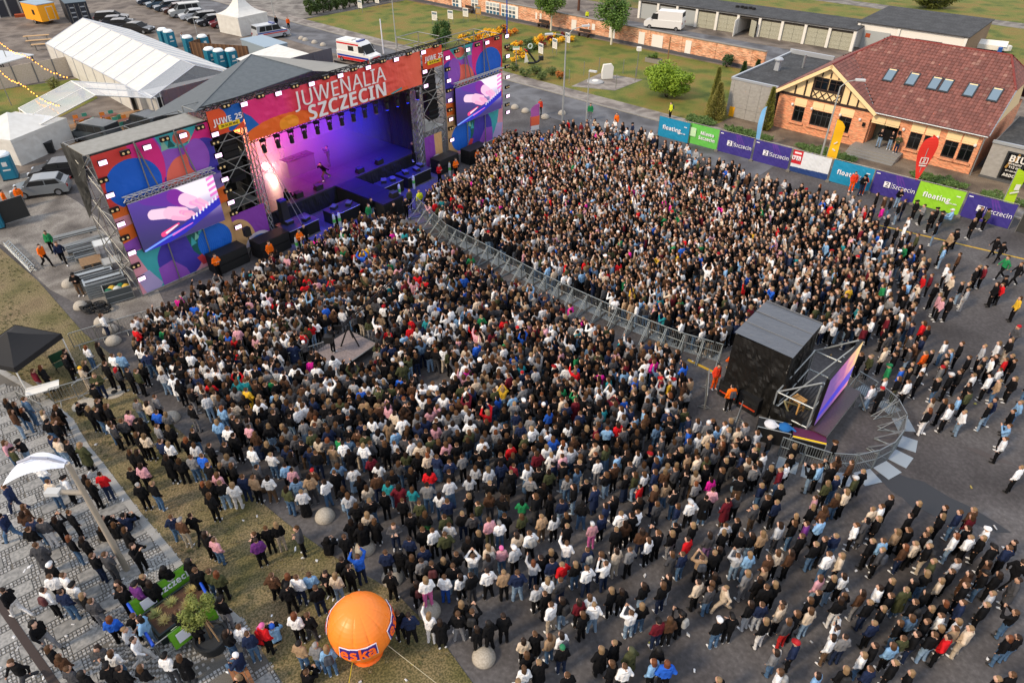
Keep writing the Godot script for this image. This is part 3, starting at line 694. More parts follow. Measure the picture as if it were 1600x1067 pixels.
const HAIRS := {"d": [Color(0.022, 0.013, 0.009), "dark"], "k": [Color(0.010, 0.009, 0.009), "black"], "b": [Color(0.075, 0.038, 0.018), "brown"], "l": [Color(0.21, 0.135, 0.07), "blond"], "G": [Color(0.125, 0.042, 0.017), "ginger"], "g": [Color(0.25, 0.24, 0.23), "grey"], "r": [Color(0.35, 0.015, 0.02), "red"], "w": [Color(0.72, 0.72, 0.72), "white"], "p": [Color(0.62, 0.12, 0.30), "pink"], "V": [Color(0.02, 0.16, 0.07), "green"], "v": [Color(0.06, 0.065, 0.03), "olive"], "y": [Color(0.65, 0.36, 0.03), "yellow"], "B": [Color(0.02, 0.1, 0.5), "blue"]}
const SKIN := [Color(0.50, 0.30, 0.21), Color(0.55, 0.34, 0.25), Color(0.45, 0.26, 0.18), Color(0.40, 0.23, 0.15)]

var bodies := {}
var head_at := {}
var hairs := {}
var packs: ArrayMesh

func capsule(f: PackedFloat32Array, near: PackedFloat32Array, reg: PackedByteArray, dim: Vector3i, org: Vector3, cell: float, b: Array) -> void:
	var a: Vector3 = b[0]
	var d: Vector3 = b[1] - a
	var ra: float = b[2]
	var rb: float = b[3]
	var id: int = b[4]
	var ll := maxf(d.length_squared(), 1e-6)
	var pad := maxf(ra, rb) + 0.09
	var lo := (a.min(b[1]) - Vector3.ONE * pad - org) / cell
	var hi := (a.max(b[1]) + Vector3.ONE * pad - org) / cell
	for z in range(maxi(0, int(lo.z)), mini(dim.z, int(hi.z) + 2)):
		for y in range(maxi(0, int(lo.y)), mini(dim.y, int(hi.y) + 2)):
			for x in range(maxi(0, int(lo.x)), mini(dim.x, int(hi.x) + 2)):
				var p := org + V(x, y, z) * cell - a
				var h := clampf(p.dot(d) / ll, 0.0, 1.0)
				var q := (p - d * h).length() - lerpf(ra, rb, h)
				var i := (z * dim.y + y) * dim.x + x
				var o := f[i]
				var k := maxf(0.05 - absf(o - q), 0.0) / 0.05
				f[i] = minf(o, q) - k * k * 0.0125
				if q < near[i]:
					near[i] = q
					reg[i] = id

# one continuous skin round the bones, cut by region: 0 skin, 1 top, 2 trousers, 3 shoes
func flesh(bones: Array, cell := 0.036) -> Array:
	var lo := V(9, 9, 9)
	var hi := -lo
	for b in bones:
		for q in 2:
			lo = lo.min(b[q] - Vector3.ONE * (b[2 + q] + 0.06))
			hi = hi.max(b[q] + Vector3.ONE * (b[2 + q] + 0.06))
	var dim := Vector3i(((hi - lo) / cell).ceil()) + Vector3i.ONE
	var f := PackedFloat32Array()
	f.resize(dim.x * dim.y * dim.z)
	f.fill(0.3)
	var near := f.duplicate()
	var reg := PackedByteArray()
	reg.resize(f.size())
	for b in bones: capsule(f, near, reg, dim, lo, cell, b)
	var at := {}
	var sx := 1
	var sy := dim.x
	var sz := dim.x * dim.y
	var off := [0, sx, sy, sx + sy, sz, sx + sz, sy + sz, sx + sy + sz]
	var cor := [V(0, 0, 0), V(1, 0, 0), V(0, 1, 0), V(1, 1, 0), V(0, 0, 1), V(1, 0, 1), V(0, 1, 1), V(1, 1, 1)]
	var edges := [[0, 1], [2, 3], [4, 5], [6, 7], [0, 2], [1, 3], [4, 6], [5, 7], [0, 4], [1, 5], [2, 6], [3, 7]]
	for z in dim.z - 1:
		for y in dim.y - 1:
			for x in dim.x - 1:
				var i := z * sz + y * sy + x
				var s := 0
				for k in 8:
					if f[i + off[k]] < 0.0: s += 1
				if s == 0 or s == 8: continue
				var p := Vector3.ZERO
				var c := 0
				for e in edges:
					var a := f[i + off[e[0]]]
					var b := f[i + off[e[1]]]
					if (a < 0.0) != (b < 0.0):
						p += cor[e[0]].lerp(cor[e[1]], a / (a - b))
						c += 1
				p /= c
				var g := V(f[i + off[1]] + f[i + off[3]] + f[i + off[5]] + f[i + off[7]] - f[i] - f[i + off[2]] - f[i + off[4]] - f[i + off[6]], f[i + off[2]] + f[i + off[3]] + f[i + off[6]] + f[i + off[7]] - f[i] - f[i + off[1]] - f[i + off[4]] - f[i + off[5]], f[i + off[4]] + f[i + off[5]] + f[i + off[6]] + f[i + off[7]] - f[i] - f[i + off[1]] - f[i + off[2]] - f[i + off[3]]).normalized()
				var kk := int(roundf(p.x)) + 2 * int(roundf(p.y)) + 4 * int(roundf(p.z))
				at[i] = [lo + (V(x, y, z) + p) * cell, g, reg[i + off[kk]]]
	var out := [MB.new(), MB.new(), MB.new(), MB.new()]
	for i in at:
		for ax in 3:
			var s: int = [sx, sy, sz][ax]
			var u: int = [sy, sz, sx][ax]
			var w: int = [sz, sx, sy][ax]
			var a := f[i]
			var b := f[i + s]
			if (a < 0.0) == (b < 0.0): continue
			if not (at.has(i - u) and at.has(i - w) and at.has(i - u - w)): continue
			var q := [at[i], at[i - u], at[i - u - w], at[i - w]]
			if a > 0.0: q.reverse()
			var m: MB = out[q[0][2]]
			for k in [0, 2, 1, 0, 3, 2]:
				m.v.append(q[k][0]); m.n.append(q[k][1]); m.t.append(Vector2.ZERO)
	return out.map(func(o): return o.mesh() if o.v.size() else null)

func pose(called: String, o := {}) -> void:
	var lean: Vector3 = o.get("lean", Vector3.ZERO)
	var y0: float = o.get("pelvis", 0.93)
	var fat: float = o.get("fat", 1.0)
	var ch := V(0, y0 + 0.47, 0.0) + lean
	var hd := ch + V(0, 0.2, 0.03) + lean * 0.25
	var b := []
	b.append([hd + V(0, 0.015, 0), hd + V(0, -0.02, 0.02), 0.084, 0.08, 0])
	b.append([hd + V(0, -0.06, 0.045), hd + V(0, -0.03, 0.05), 0.06, 0.06, 0])
	b.append([hd + V(0, -0.03, 0.10), hd + V(0, -0.01, 0.095), 0.018, 0.012, 0])
	b.append([ch + V(0, 0.03, 0), hd + V(0, -0.06, 0), 0.06, 0.055, 0])
	for s in [-1.0, 1.0]:
		b.append([ch + V(0.125 * s, 0.0, 0), ch + V(0.05 * s, 0.03, -0.01), 0.075 * fat, 0.07 * fat, 1])
		b.append([V(0.065 * s, y0 + 0.06, 0), ch + V(0.075 * s, -0.1, 0.0), 0.115 * fat, 0.118 * fat, 1])
		var hip := V(0.085 * s, y0 - 0.03, 0)
		var kn: Vector3 = o.get("knee", V(0.1, 0.49, 0.015))
		var an: Vector3 = o.get("ankle", V(0.11, 0.09, -0.02))
		if s < 0.0 and o.has("knee_b"): kn = o.knee_b
		if s < 0.0 and o.has("ankle_b"): an = o.ankle_b
		kn.x *= s; an.x *= s
		var loose: float = o.get("loose", 1.0)
		b.append([hip, kn, 0.092 * loose, 0.068 * loose, 2])
		b.append([kn, an, 0.066 * loose, 0.055 * loose, 2])
		b.append([an + V(0, -0.045, -0.03), an + V(0.015 * s, -0.05, 0.15), 0.045, 0.04, 3])
		var el: Vector3 = o.get("elbow", V(0.235, -0.27, -0.03))
		var wr: Vector3 = o.get("wrist", V(0.21, -0.5, 0.07))
		if s < 0.0 and o.has("elbow_b"): el = o.elbow_b
		if s < 0.0 and o.has("wrist_b"): wr = o.wrist_b
		el.x *= s; wr.x *= s
		var sh := ch + V(0.165 * s, -0.01, 0)
		b.append([sh, ch + el, 0.062 * fat, 0.052 * fat, 1])
		b.append([ch + el, ch + wr, 0.05 * fat, 0.042, 1])
		var hn := (wr - el).normalized()
		b.append([ch + wr + hn * 0.035, ch + wr + hn * 0.12 + V(0, 0, 0.01), 0.034, 0.026, 0])
	b.append([V(-0.06, y0, 0), V(0.06, y0, 0), 0.118 * fat, 0.118 * fat, 2])
	if fat > 1.1: b.append([ch + V(-0.07, 0.055, -0.07), ch + V(0.07, 0.055, -0.07), 0.05, 0.05, 1])
	if o.get("coat", 0.0) > 0.0:
		for s in [-1.0, 1.0]: b.append([V(0.06 * s, y0 + 0.1, 0), V(0.085 * s, y0 - o.coat, -0.02), 0.12, 0.15, 1])
	if o.get("skirt", 0.0) > 0.0:
		for s in [-1.0, 1.0]: b.append([V(0.05 * s, y0, 0), V(0.08 * s, y0 - o.skirt, 0), 0.12, 0.15, 2])
	bodies[called] = flesh(b)
	# the same figure without its clothes, in one piece
	for k in b:
		if k[4] != 0:
			k[2] -= 0.02; k[3] -= 0.02
		k[4] = 0
	bodies[called].append(flesh(b)[0])
	head_at[called] = hd

func hair_shape(style: String) -> ArrayMesh:
	var m := MB.new()
	var nu := 14
	var nv := 10
	var g := []
	for j in nv + 1:
		for i in nu:
			var th := PI * j / nv
			var ph := TAU * i / nu
			var d := V(sin(th) * sin(ph), cos(th), sin(th) * cos(ph))
			var p := V(d.x * 0.096, d.y * 0.11, d.z * 0.106) + V(0, 0.02, -0.012)
			match style:
				"s":
					if d.z > 0.1 and d.y < 0.42: p *= 0.72
					if d.y < -0.25: p *= 0.8
				"L":
					if d.z > 0.25 and d.y < 0.42: p *= 0.72
					elif d.y < 0.0: p = V(p.x * 1.12, 0.02 + (p.y - 0.02) * 3.4, p.z * 0.85 - 0.035)
				"C", "B":
					p.x *= 1.08; p.z *= 1.08
					if style == "B": p.y *= 1.12
					if d.y < 0.05: p = V(p.x * 0.92, maxf(p.y, 0.0), p.z * 0.92)
					if style == "C" and d.z > 0.5 and absf(d.y) < 0.35: p += V(0, 0, 0.075)
				"H":
					p = V(p.x * 1.25, p.y * 1.2, p.z * 1.2 - 0.015)
					if d.z > 0.45 and d.y < 0.55: p *= 0.6
					elif d.y < -0.3: p = V(p.x * 1.3, p.y * 1.25, p.z * 1.1 - 0.02)
			if style in ["s", "L"]: p *= 1.0 + 0.07 * sin(i * 5.3 + j * 2.1) * sin(j * 1.7 + i)
			g.append(p)
	for j in nv:
		for i in nu:
			var a: Vector3 = g[j * nu + i]
			var b: Vector3 = g[j * nu + (i + 1) % nu]
			var c: Vector3 = g[(j + 1) * nu + (i + 1) % nu]
			var d: Vector3 = g[(j + 1) * nu + i]
			m.tri(a, b, c); m.tri(a, c, d)
	# smooth normals from the centre line
	for i in m.v.size():
		var q := m.v[i] - V(0, clampf(m.v[i].y, -0.2, 0.03), -0.01)
		m.n[i] = q.normalized()
	return m.mesh()

func cloth_mat(kind: String, key: String, col: Color, rough := 0.85) -> StandardMaterial3D:
	var m := mt("%s_%s" % [kind, key], col.linear_to_srgb(), rough)
	if kind.begins_with("cloth"): weave(m)
	else: m.metallic_specular = 0.3
	return m

var folds: NoiseTexture2D
func weave(m: StandardMaterial3D) -> void:
	if folds == null: folds = noise_tex(0.03, [[0.0, Color.BLACK], [1.0, Color.WHITE]], 91, 256, FastNoiseLite.TYPE_SIMPLEX_SMOOTH, 3)
	m.metallic_specular = 0.2
	m.heightmap_enabled = true; m.heightmap_texture = folds; m.heightmap_scale = 3.0
	m.uv1_triplanar = true; m.uv1_scale = V(1.1, 0.7, 1.1)

func make_poses() -> void:
	pose("s")
	pose("p", {"fat": 1.14, "elbow": V(0.28, -0.24, -0.06), "wrist": V(0.2, -0.44, 0.08), "ankle": V(0.15, 0.09, -0.02), "loose": 1.12})
	pose("x", {"elbow": V(0.27, -0.25, 0.03), "wrist": V(-0.02, -0.22, 0.19)})
	pose("u", {"elbow": V(0.25, -0.16, 0.2), "wrist": V(0.07, 0.1, 0.33), "lean": V(0, 0, -0.02)})
	pose("a", {"elbow": V(0.29, 0.2, 0.08), "wrist": V(0.17, 0.46, 0.12)})
	pose("h", {"elbow": V(0.27, 0.18, 0.1), "wrist": V(0.22, 0.44, 0.18), "elbow_b": V(0.27, -0.27, -0.02), "wrist_b": V(0.2, -0.45, 0.12)})
	pose("w", {"knee": V(0.09, 0.52, 0.2), "ankle": V(0.1, 0.1, 0.3), "knee_b": V(0.09, 0.48, -0.04), "ankle_b": V(0.1, 0.16, -0.36), "elbow": V(0.26, -0.25, -0.14), "wrist": V(0.25, -0.47, -0.1), "elbow_b": V(0.26, -0.25, 0.08), "wrist_b": V(0.24, -0.42, 0.24)})
	pose("c", {"coat": 0.42, "fat": 1.08, "elbow": V(0.29, -0.26, 0.0), "wrist": V(0.22, -0.48, 0.1)})
	pose("S", {"pelvis": 0.16, "lean": V(0, -0.02, 0.06), "knee": V(0.14, 0.47, 0.36), "ankle": V(0.13, 0.09, 0.52), "elbow": V(0.27, -0.2, 0.16), "wrist": V(0.1, -0.16, 0.36)})
	pose("b", {"pelvis": 0.54, "knee": V(0.11, 0.52, 0.42), "ankle": V(0.11, 0.09, 0.44), "elbow": V(0.27, -0.24, 0.1), "wrist": V(0.12, -0.32, 0.3)})
	pose("d", {"skirt": 0.75, "elbow": V(0.26, -0.26, -0.02), "wrist": V(0.22, -0.45, 0.14)})
	pose("l", {"pelvis": 0.78, "lean": V(0, -0.04, 0.2), "knee": V(0.12, 0.44, 0.36), "ankle": V(0.14, 0.1, 0.3), "knee_b": V(0.12, 0.42, -0.28), "ankle_b": V(0.13, 0.12, -0.62), "elbow": V(0.3, -0.2, -0.16), "wrist": V(0.42, -0.3, -0.3), "elbow_b": V(0.26, -0.15, 0.16), "wrist_b": V(0.08, 0.08, 0.24)})
	for k in ["s", "L", "C", "B", "H"]: hairs[k] = hair_shape(k)
	packs = flesh([[V(-0.07, 1.12, -0.19), V(-0.06, 1.34, -0.17), 0.1, 0.08, 0], [V(0.07, 1.12, -0.19), V(0.06, 1.34, -0.17), 0.1, 0.08, 0]], 0.03)[0]
	for p in bodies:
		var v: PackedVector3Array = bodies[p][3].surface_get_arrays(0)[Mesh.ARRAY_VERTEX]
		var n: PackedVector3Array = bodies[p][3].surface_get_arrays(0)[Mesh.ARRAY_NORMAL]
		var two := [MB.new(), MB.new()]
		for i in range(0, v.size(), 3):
			var m: MB = two[0 if v[i].x + v[i + 1].x + v[i + 2].x < 0.0 else 1]
			for j in 3:
				m.v.append(v[i + j]); m.n.append(n[i + j]); m.t.append(Vector2.ZERO)
		bodies[p].append(two.map(func(o): return o.mesh()))

# one person of their own
func person(at: Vector3, yaw: float, top: String, leg: String, hair: String, pz: String, size := 1.0, label := "", group := "concert goers") -> Node3D:
	var o := MeshInstance3D.new()
	o.name = "person"
	var skin: int = absi(int(at.x * 31.0 + at.z * 17.0)) % 4
	o.mesh = bodies[pz][4]
	o.material_override = cloth_mat("skin", str(skin), SKIN[skin], 0.6)
	add_child(o, true)
	o.position = at; o.rotation.y = yaw; o.scale = V(0.92 + 0.2 * absf(sin(at.x * 7.7)), size, 0.94 + 0.18 * absf(sin(at.z * 5.3)))
	var tm: Material = cloth_mat("skin", str(skin), SKIN[skin], 0.6) if top == "q" else cloth_mat("cloth_top", top, TOPS[top][0])
	part("top", bodies[pz][1], tm, o)
	part("trousers", bodies[pz][2], cloth_mat("cloth_legs", leg, LEGS[leg][0]), o)
	var white := (skin + int(absf(at.x) * 10.0)) % 3 != 0
	for k in 2: part("shoe", bodies[pz][5][k], mt("white_trainers", K(0.85, 0.85, 0.85)) if white else mt("black_shoes", K(0.12, 0.12, 0.12)), o)
	if int(absf(at.z) * 97.0 + absf(at.x) * 31.0) % 13 == 0 and pz in ["s", "p", "u"]: part("backpack", packs, mt("pack_%d" % skin, [K(0.1, 0.1, 0.11), K(0.2, 0.22, 0.26), K(0.3, 0.12, 0.13), K(0.55, 0.55, 0.54)][skin], 0.8), o)
	var st := hair[1]
	var called: String = {"s": "hair", "L": "hair", "C": "cap", "B": "beanie", "H": "hood"}[st]
	var h := part(called, hairs[st], cloth_mat("hair", hair[0], HAIRS[hair[0]][0], 0.55), o, head_at[pz])
	if st in ["C", "B", "H"] and hair[0] in ["b"]: h.material_override = cloth_mat("hair", "B", HAIRS["B"][0], 0.8)
	tag(o, label, "person", group)
	return o

func hair_words(h: String) -> String:
	var col: String = HAIRS[h[0]][1]
	if h[1] in ["C", "B", "H"] and h[0] == "b": col = "blue"
	return {"s": "short %s hair", "L": "long %s hair", "C": "%s cap", "B": "%s beanie", "H": "%s hood up"}[h[1]] % col

const MARKS := [["the orange balloon", -5.3, -13.0], ["the potted olive tree", -10.8, -13.1], ["the large leaning street lamp", -15.3, -16.3], ["the green planter barriers", -12.9, -14.4], ["the black pop-up tent", -25.0, -28.3], ["the wet patch on the asphalt", 18.8, -19.6], ["the big screen behind the black tower", 16.0, -23.4], ["the dark drain line in the paving", -17.6, -13.2], ["the wooden bench end", -8.8, -11.8], ["the empty stretch of asphalt", 20.0, -21.5], ["the concrete half ball", -1.0, -12.6], ["the row of concrete half balls", -5.3, -16.6], ["the purple banner fence", 34.5, -46.5], ["the yellow road line", 30.5, -44.3], ["the worn grass strip", -13.5, -19.8]]

func who(q: Array) -> String:
	var t: String = TOPS[q[2]][1]
	var noun := " top"
	if q[5] == "c": noun = " coat"
	return t + noun

func spot(x: float, z: float) -> String:
	var best := 6.0
	var s := ""
	for m in MARKS:
		var d := Vector2(x - m[1], z - m[2]).length()
		if d < best:
			best = d; s = "near " + m[0]
	if s: return s
	if z > -14.0: return "at the bottom edge of the photo, right half" if x > 4.0 else "at the bottom edge of the photo, centre"
	if x > 14.0: return "in the scattered crowd at lower right"
	if x > 7.0: return "in the loose crowd right of centre"
	if x > -1.0: return "in the loose crowd at lower centre"
	return "at the rear edge of the crowd"

func people() -> void:
	make_poses()
	print("poses")
	var rows := []
	for s in PEOPLE:
		var w: PackedStringArray = s.split(" ")
		rows.append([float(w[0]), float(w[1]), w[2], w[3], w[4], w[5], deg_to_rad(float(w[6]))])
	var act := {"s": "standing", "p": "standing hands in pockets", "x": "with folded arms", "u": "filming with raised phone", "a": "with both arms raised", "h": "with one arm up", "w": "walking", "c": "standing", "S": "sitting on the ground", "b": "seated", "d": "standing"}
	var used := {}
	var own := 285
	for i in own:
		var q: Array = rows[i]
		var base := "person in %s and %s, %s" % [who(q), LEGS[q[3]][1], hair_words(q[4])]
		var near := spot(q[0], q[1])
		var tries := [base + ", " + near, "person in %s and %s, %s, %s" % [who(q), LEGS[q[3]][1], act[q[5]], near]]
		var nb := []
		for j in rows.size():
			if j != i: nb.append([Vector2(q[0] - rows[j][0], q[1] - rows[j][1]).length(), j])
		nb.sort_custom(func(a, b): return a[0] < b[0])
		for k in 7:
			var r: Array = rows[nb[k][1]]
			tries.append("person in %s, %s, beside one in %s and %s" % [who(q), hair_words(q[4]), who(r), LEGS[r[3]][1]])
			var side := "right of" if q[0] > r[0] else "left of"
			tries.append("person in %s, %s, %s one in %s with %s" % [who(q), hair_words(q[4]), side, who(r), hair_words(r[4])])
		var label := ""
		for t in tries:
			if t.split(" ").size() <= 16 and not used.has(t):
				label = t
				break
		if label == "": label = tries[0]
		used[label] = true
		person(V(q[0], 0.0, q[1]), q[6], q[2], q[3], q[4], q[5], 0.91 + 0.15 * absf(sin(i * 12.9898)), label)
	crowd(rows, own)
	staff()

const ZONES := [
	[3.3, [-20.3, -33.3, -17.9, -36.2, -15.8, -38.3, -13.3, -41.0, -11.6, -44.0, -8.6, -44.6, -6.6, -43.0, -5.5, -41.5, -0.9, -36.7, 2.9, -32.9, 6.1, -30.1, 9.0, -28.5, 9.0, -25.8, 8.1, -23.5, 3.0, -23.5, -3.0, -23.5, -9.3, -24.9, -16.0, -26.3, -19.9, -29.0, -21.3, -31.3], 0.6],
	[2.8, [-19.9, -29.0, -16.0, -26.3, -9.3, -24.9, -3.0, -23.5, 3.0, -23.5, 8.1, -23.5, 10.2, -23.5, 11.5, -21.8, 11.0, -20.3, 6.8, -19.9, 1.4, -19.7, -2.8, -20.7, -6.8, -21.2, -10.3, -21.8, -13.2, -23.5, -17.6, -26.3], 0.6],
	[1.5, [-13.2, -23.5, -10.3, -21.8, -6.8, -21.2, -2.8, -20.7, 1.4, -19.7, 6.8, -19.9, 11.0, -20.3, 10.3, -18.2, 5.1, -18.1, 0.0, -18.1, -5.1, -18.1, -7.8, -18.4, -10.9, -19.9], 0.6],
	[3.6, [-6.9, -47.1, -5.5, -50.6, -3.4, -52.9, -1.7, -59.8, 0.0, -61.4, 3.5, -61.4, 5.8, -61.4, 11.2, -58.2, 13.5, -52.6, 16.3, -49.4, 18.4, -45.0, 18.1, -38.5, 14.9, -33.3, 12.2, -30.6, 11.7, -29.7, 9.2, -31.2, 6.0, -33.8, 2.5, -37.1, -1.4, -41.3, -4.3, -44.1, -6.7, -47.0], 0.6],
	[2.6, [13.5, -52.6, 16.3, -49.4, 19.8, -49.4, 23.8, -48.3, 25.8, -45.0, 24.7, -38.5, 22.0, -33.3, 19.2, -30.4, 17.3, -31.2, 15.4, -33.6, 18.1, -38.5, 18.4, -45.0], 0.6],
	[1.7, [26.4, -44.6, 27.2, -40.2, 25.3, -35.4, 22.9, -31.3, 22.8, -29.0, 20.2, -28.0, 19.4, -29.0, 21.5, -32.6, 24.7, -38.5], 2.2],
	[0.9, [20.0, -27.9, 23.0, -28.7, 28.6, -31.3, 25.3, -25.8, 22.2, -25.8, 20.2, -26.4], 1.5],
	[1.5, [3.5, -62.2, 6.4, -64.9, 11.9, -63.1, 13.4, -59.8, 16.4, -56.3, 19.7, -52.6, 22.4, -49.8, 25.5, -47.7, 27.2, -45.0, 25.7, -44.8, 23.7, -48.0, 19.7, -49.2, 16.3, -49.4, 13.5, -52.6, 11.2, -58.2, 5.8, -61.4], 1.0],
	[0.8, [7.6, -64.9, 11.8, -62.2, 11.2, -58.2, 7.3, -61.4], 0.6],
]

func pick(s: String, r: RandomNumberGenerator) -> String:
	return s[r.randi() % s.length()]

func crowd(rows: Array, own: int) -> void:
	var r := RandomNumberGenerator.new()
	r.seed = 42
	var fray := FastNoiseLite.new()
	fray.seed = 2; fray.frequency = 0.35
	var grid := {}
	var list := []
	for i in rows.size():
		var k := Vector2i(int(floor(rows[i][0] / 0.6)), int(floor(rows[i][1] / 0.6)))
		if not grid.has(k): grid[k] = []
		grid[k].append(Vector2(rows[i][0], rows[i][1]))
		if i >= own: list.append(rows[i])
	var stage_mid := Vector2(-12, -52)
	var holes := [[-9.3, -29.9, 2.0], [-8.5, -28.7, 1.2], [-4.2, -27.3, 1.3], [13.2, -27.0, 2.6], [11.5, -36.5, 0.9], [15.5, -47.5, 0.7], [11.6, -26.0, 1.6], [-11.5, -28.2, 0.8]]
	for zn in ZONES:
		var poly := v2(zn[1])
		var lo := poly[0]
		var hi := poly[0]
		for p in poly:
			lo = lo.min(p); hi = hi.max(p)
		var gap: float = 0.67 / sqrt(zn[0])
		var n := int((hi.x - lo.x) * (hi.y - lo.y) * zn[0] * 8.0)
		for i in n:
			var p := Vector2(r.randf_range(lo.x, hi.x), r.randf_range(lo.y, hi.y))
			if not Geometry2D.is_point_in_polygon(p + Vector2(fray.get_noise_2d(p.x, p.y), fray.get_noise_2d(p.y, p.x + 60.0)) * zn[2], poly): continue
			var bad := false
			for h in holes:
				if p.distance_to(Vector2(h[0], h[1])) < h[2]: bad = true
			if bad: continue
			var k := Vector2i(int(floor(p.x / 0.6)), int(floor(p.y / 0.6)))
			for dx in range(-2, 3):
				for dy in range(-2, 3):
					for o in grid.get(k + Vector2i(dx, dy), []):
						if p.distance_to(o) < gap: bad = true
			if bad: continue
			if not grid.has(k): grid[k] = []
			grid[k].append(p)
			var near_stage: bool = zn[0] > 3.0
			var v := stage_mid - p
			var top := pick("kkkkkkkkkkkkkkkkkkkkkkkccccccggglllwwwwwwwnnnsjeetoovvm", r)
			var u := r.randf()
			if u < 0.006: top = "f"
			elif u < 0.018: top = "r"
			elif u < 0.022: top = "y"
			elif u < 0.03: top = "T"
			elif u < 0.042: top = "b"
			elif u < 0.048: top = "V"
			elif u < 0.065: top = "p"
			var hair := pick("dddddbbbbbbbbbllGk", r) + pick("sssLLLLL", r)
			if r.randf() < 0.05: hair = pick("kwgrkk", r) + pick("CCB", r)
			var pz := pick("sssspppxxxcd", r)
			if near_stage: pz = pick("sssssssspppppxxxxxxuuhhac", r)
			list.append([p.x, p.y, top, pick("kkkkkkjjjsscngeo", r), hair, pz, atan2(v.x, v.y) + r.randfn(0.0, 0.35)])
	print("crowd ", list.size())
	var root := Node3D.new()
	root.name = "crowd"
	add_child(root)
	tag(root, "dense mass of concert goers filling the square before the stage", "crowd")
	root.set_meta("kind", "stuff")
	var names := ["skin", "tops", "trousers", "shoes"]
	var cm := mt("crowd_cloth", Color.WHITE, 0.85)
	cm.vertex_color_use_as_albedo = true
	weave(cm)
	var sets := {}
	for q in list:
		var jit := r.randf_range(0.75, 1.3)
		var size := V(r.randf_range(0.9, 1.16), r.randf_range(0.89, 1.07), 0)
		size.z = size.x * r.randf_range(0.92, 1.1)
		var x := Transform3D(Basis(Vector3.UP, q[6]) * Basis.from_scale(size), V(q[0], 0, q[1]))
		var sk: Color = SKIN[r.randi() % 4]
		var cols := [sk, sk if q[2] == "q" else TOPS[q[2]][0] * jit, LEGS[q[3]][0] * r.randf_range(0.8, 1.2), K(0.6, 0.6, 0.6) if r.randf() < 0.6 else K(0.02, 0.02, 0.02)]
		for k in 4:
			var key: String = q[5] + str(k)
			if not sets.has(key): sets[key] = []
			sets[key].append([x, cols[k]])
		var hk := "hair" + str(q[4][1])
		if not sets.has(hk): sets[hk] = []
		sets[hk].append([x.translated_local(head_at[q[5]]), HAIRS[q[4][0]][0] * r.randf_range(0.55, 1.35)])
	for key in sets:
		var a: Array = sets[key]
		var mm := MultiMesh.new()
		mm.transform_format = MultiMesh.TRANSFORM_3D
		mm.use_colors = true
		mm.mesh = hairs[key[4]] if key.begins_with("hair") else bodies[key[0]][int(key[1])]
		mm.instance_count = a.size()
		for i in a.size():
			mm.set_instance_transform(i, a[i][0])
			mm.set_instance_color(i, a[i][1])
		var mi := MultiMeshInstance3D.new()
		mi.name = "heads_of_hair" if key.begins_with("hair") else names[int(key[1])]
		mi.multimesh = mm
		mi.material_override = cm
		mi.set_meta("kind", "stuff")
		root.add_child(mi, true)

# ---------- the stage ----------
func sp(s: float, y: float, t: float) -> Vector3:     # stage coordinates to the world
	return STAGE_AT + Basis(Vector3.UP, STAGE_TURN) * V(s, y, t)

func on_stage(called: String, label: String, category: String, s: float, y: float, t: float, group := "", turn := 0.0) -> Node3D:
	return thing(called, label, category, sp(s, y, t), STAGE_TURN + turn, group)

func disc(im: Image, cx: float, cy: float, rx: float, ry: float, col: Color, stripes := 0.0, col2 := Color.BLACK, only: Array = []) -> void:
	var w := im.get_width()
	var h := im.get_height()
	for y in range(maxi(0, int((cy - ry) * h)), mini(h, int((cy + ry) * h) + 1)):
		for x in range(maxi(0, int((cx - rx) * w)), mini(w, int((cx + rx) * w) + 1)):
			var u := (float(x) / w - cx) / rx
			var v := (float(y) / h - cy) / ry
			if u * u + v * v > 1.0: continue
			if only and not Geometry2D.is_point_in_polygon(Vector2(float(x) / w, float(y) / h), v2(only)): continue
			im.set_pixel(x, y, col2 if stripes > 0.0 and fposmod((u + 0.35 * v * v) * stripes, 1.0) < 0.16 else col)

func area(im: Image, pts: Array, col: Color) -> void:
	var p := v2(pts)
	var lo := p[0]
	var hi := p[0]
	for q in p:
		lo = lo.min(q); hi = hi.max(q)
	var w := im.get_width()
	var h := im.get_height()
	for y in range(maxi(0, int(lo.y * h)), mini(h, int(hi.y * h) + 1)):
		for x in range(maxi(0, int(lo.x * w)), mini(w, int(hi.x * w) + 1)):
			if Geometry2D.is_point_in_polygon(Vector2((x + 0.5) / w, (y + 0.5) / h), p): im.set_pixel(x, y, col)

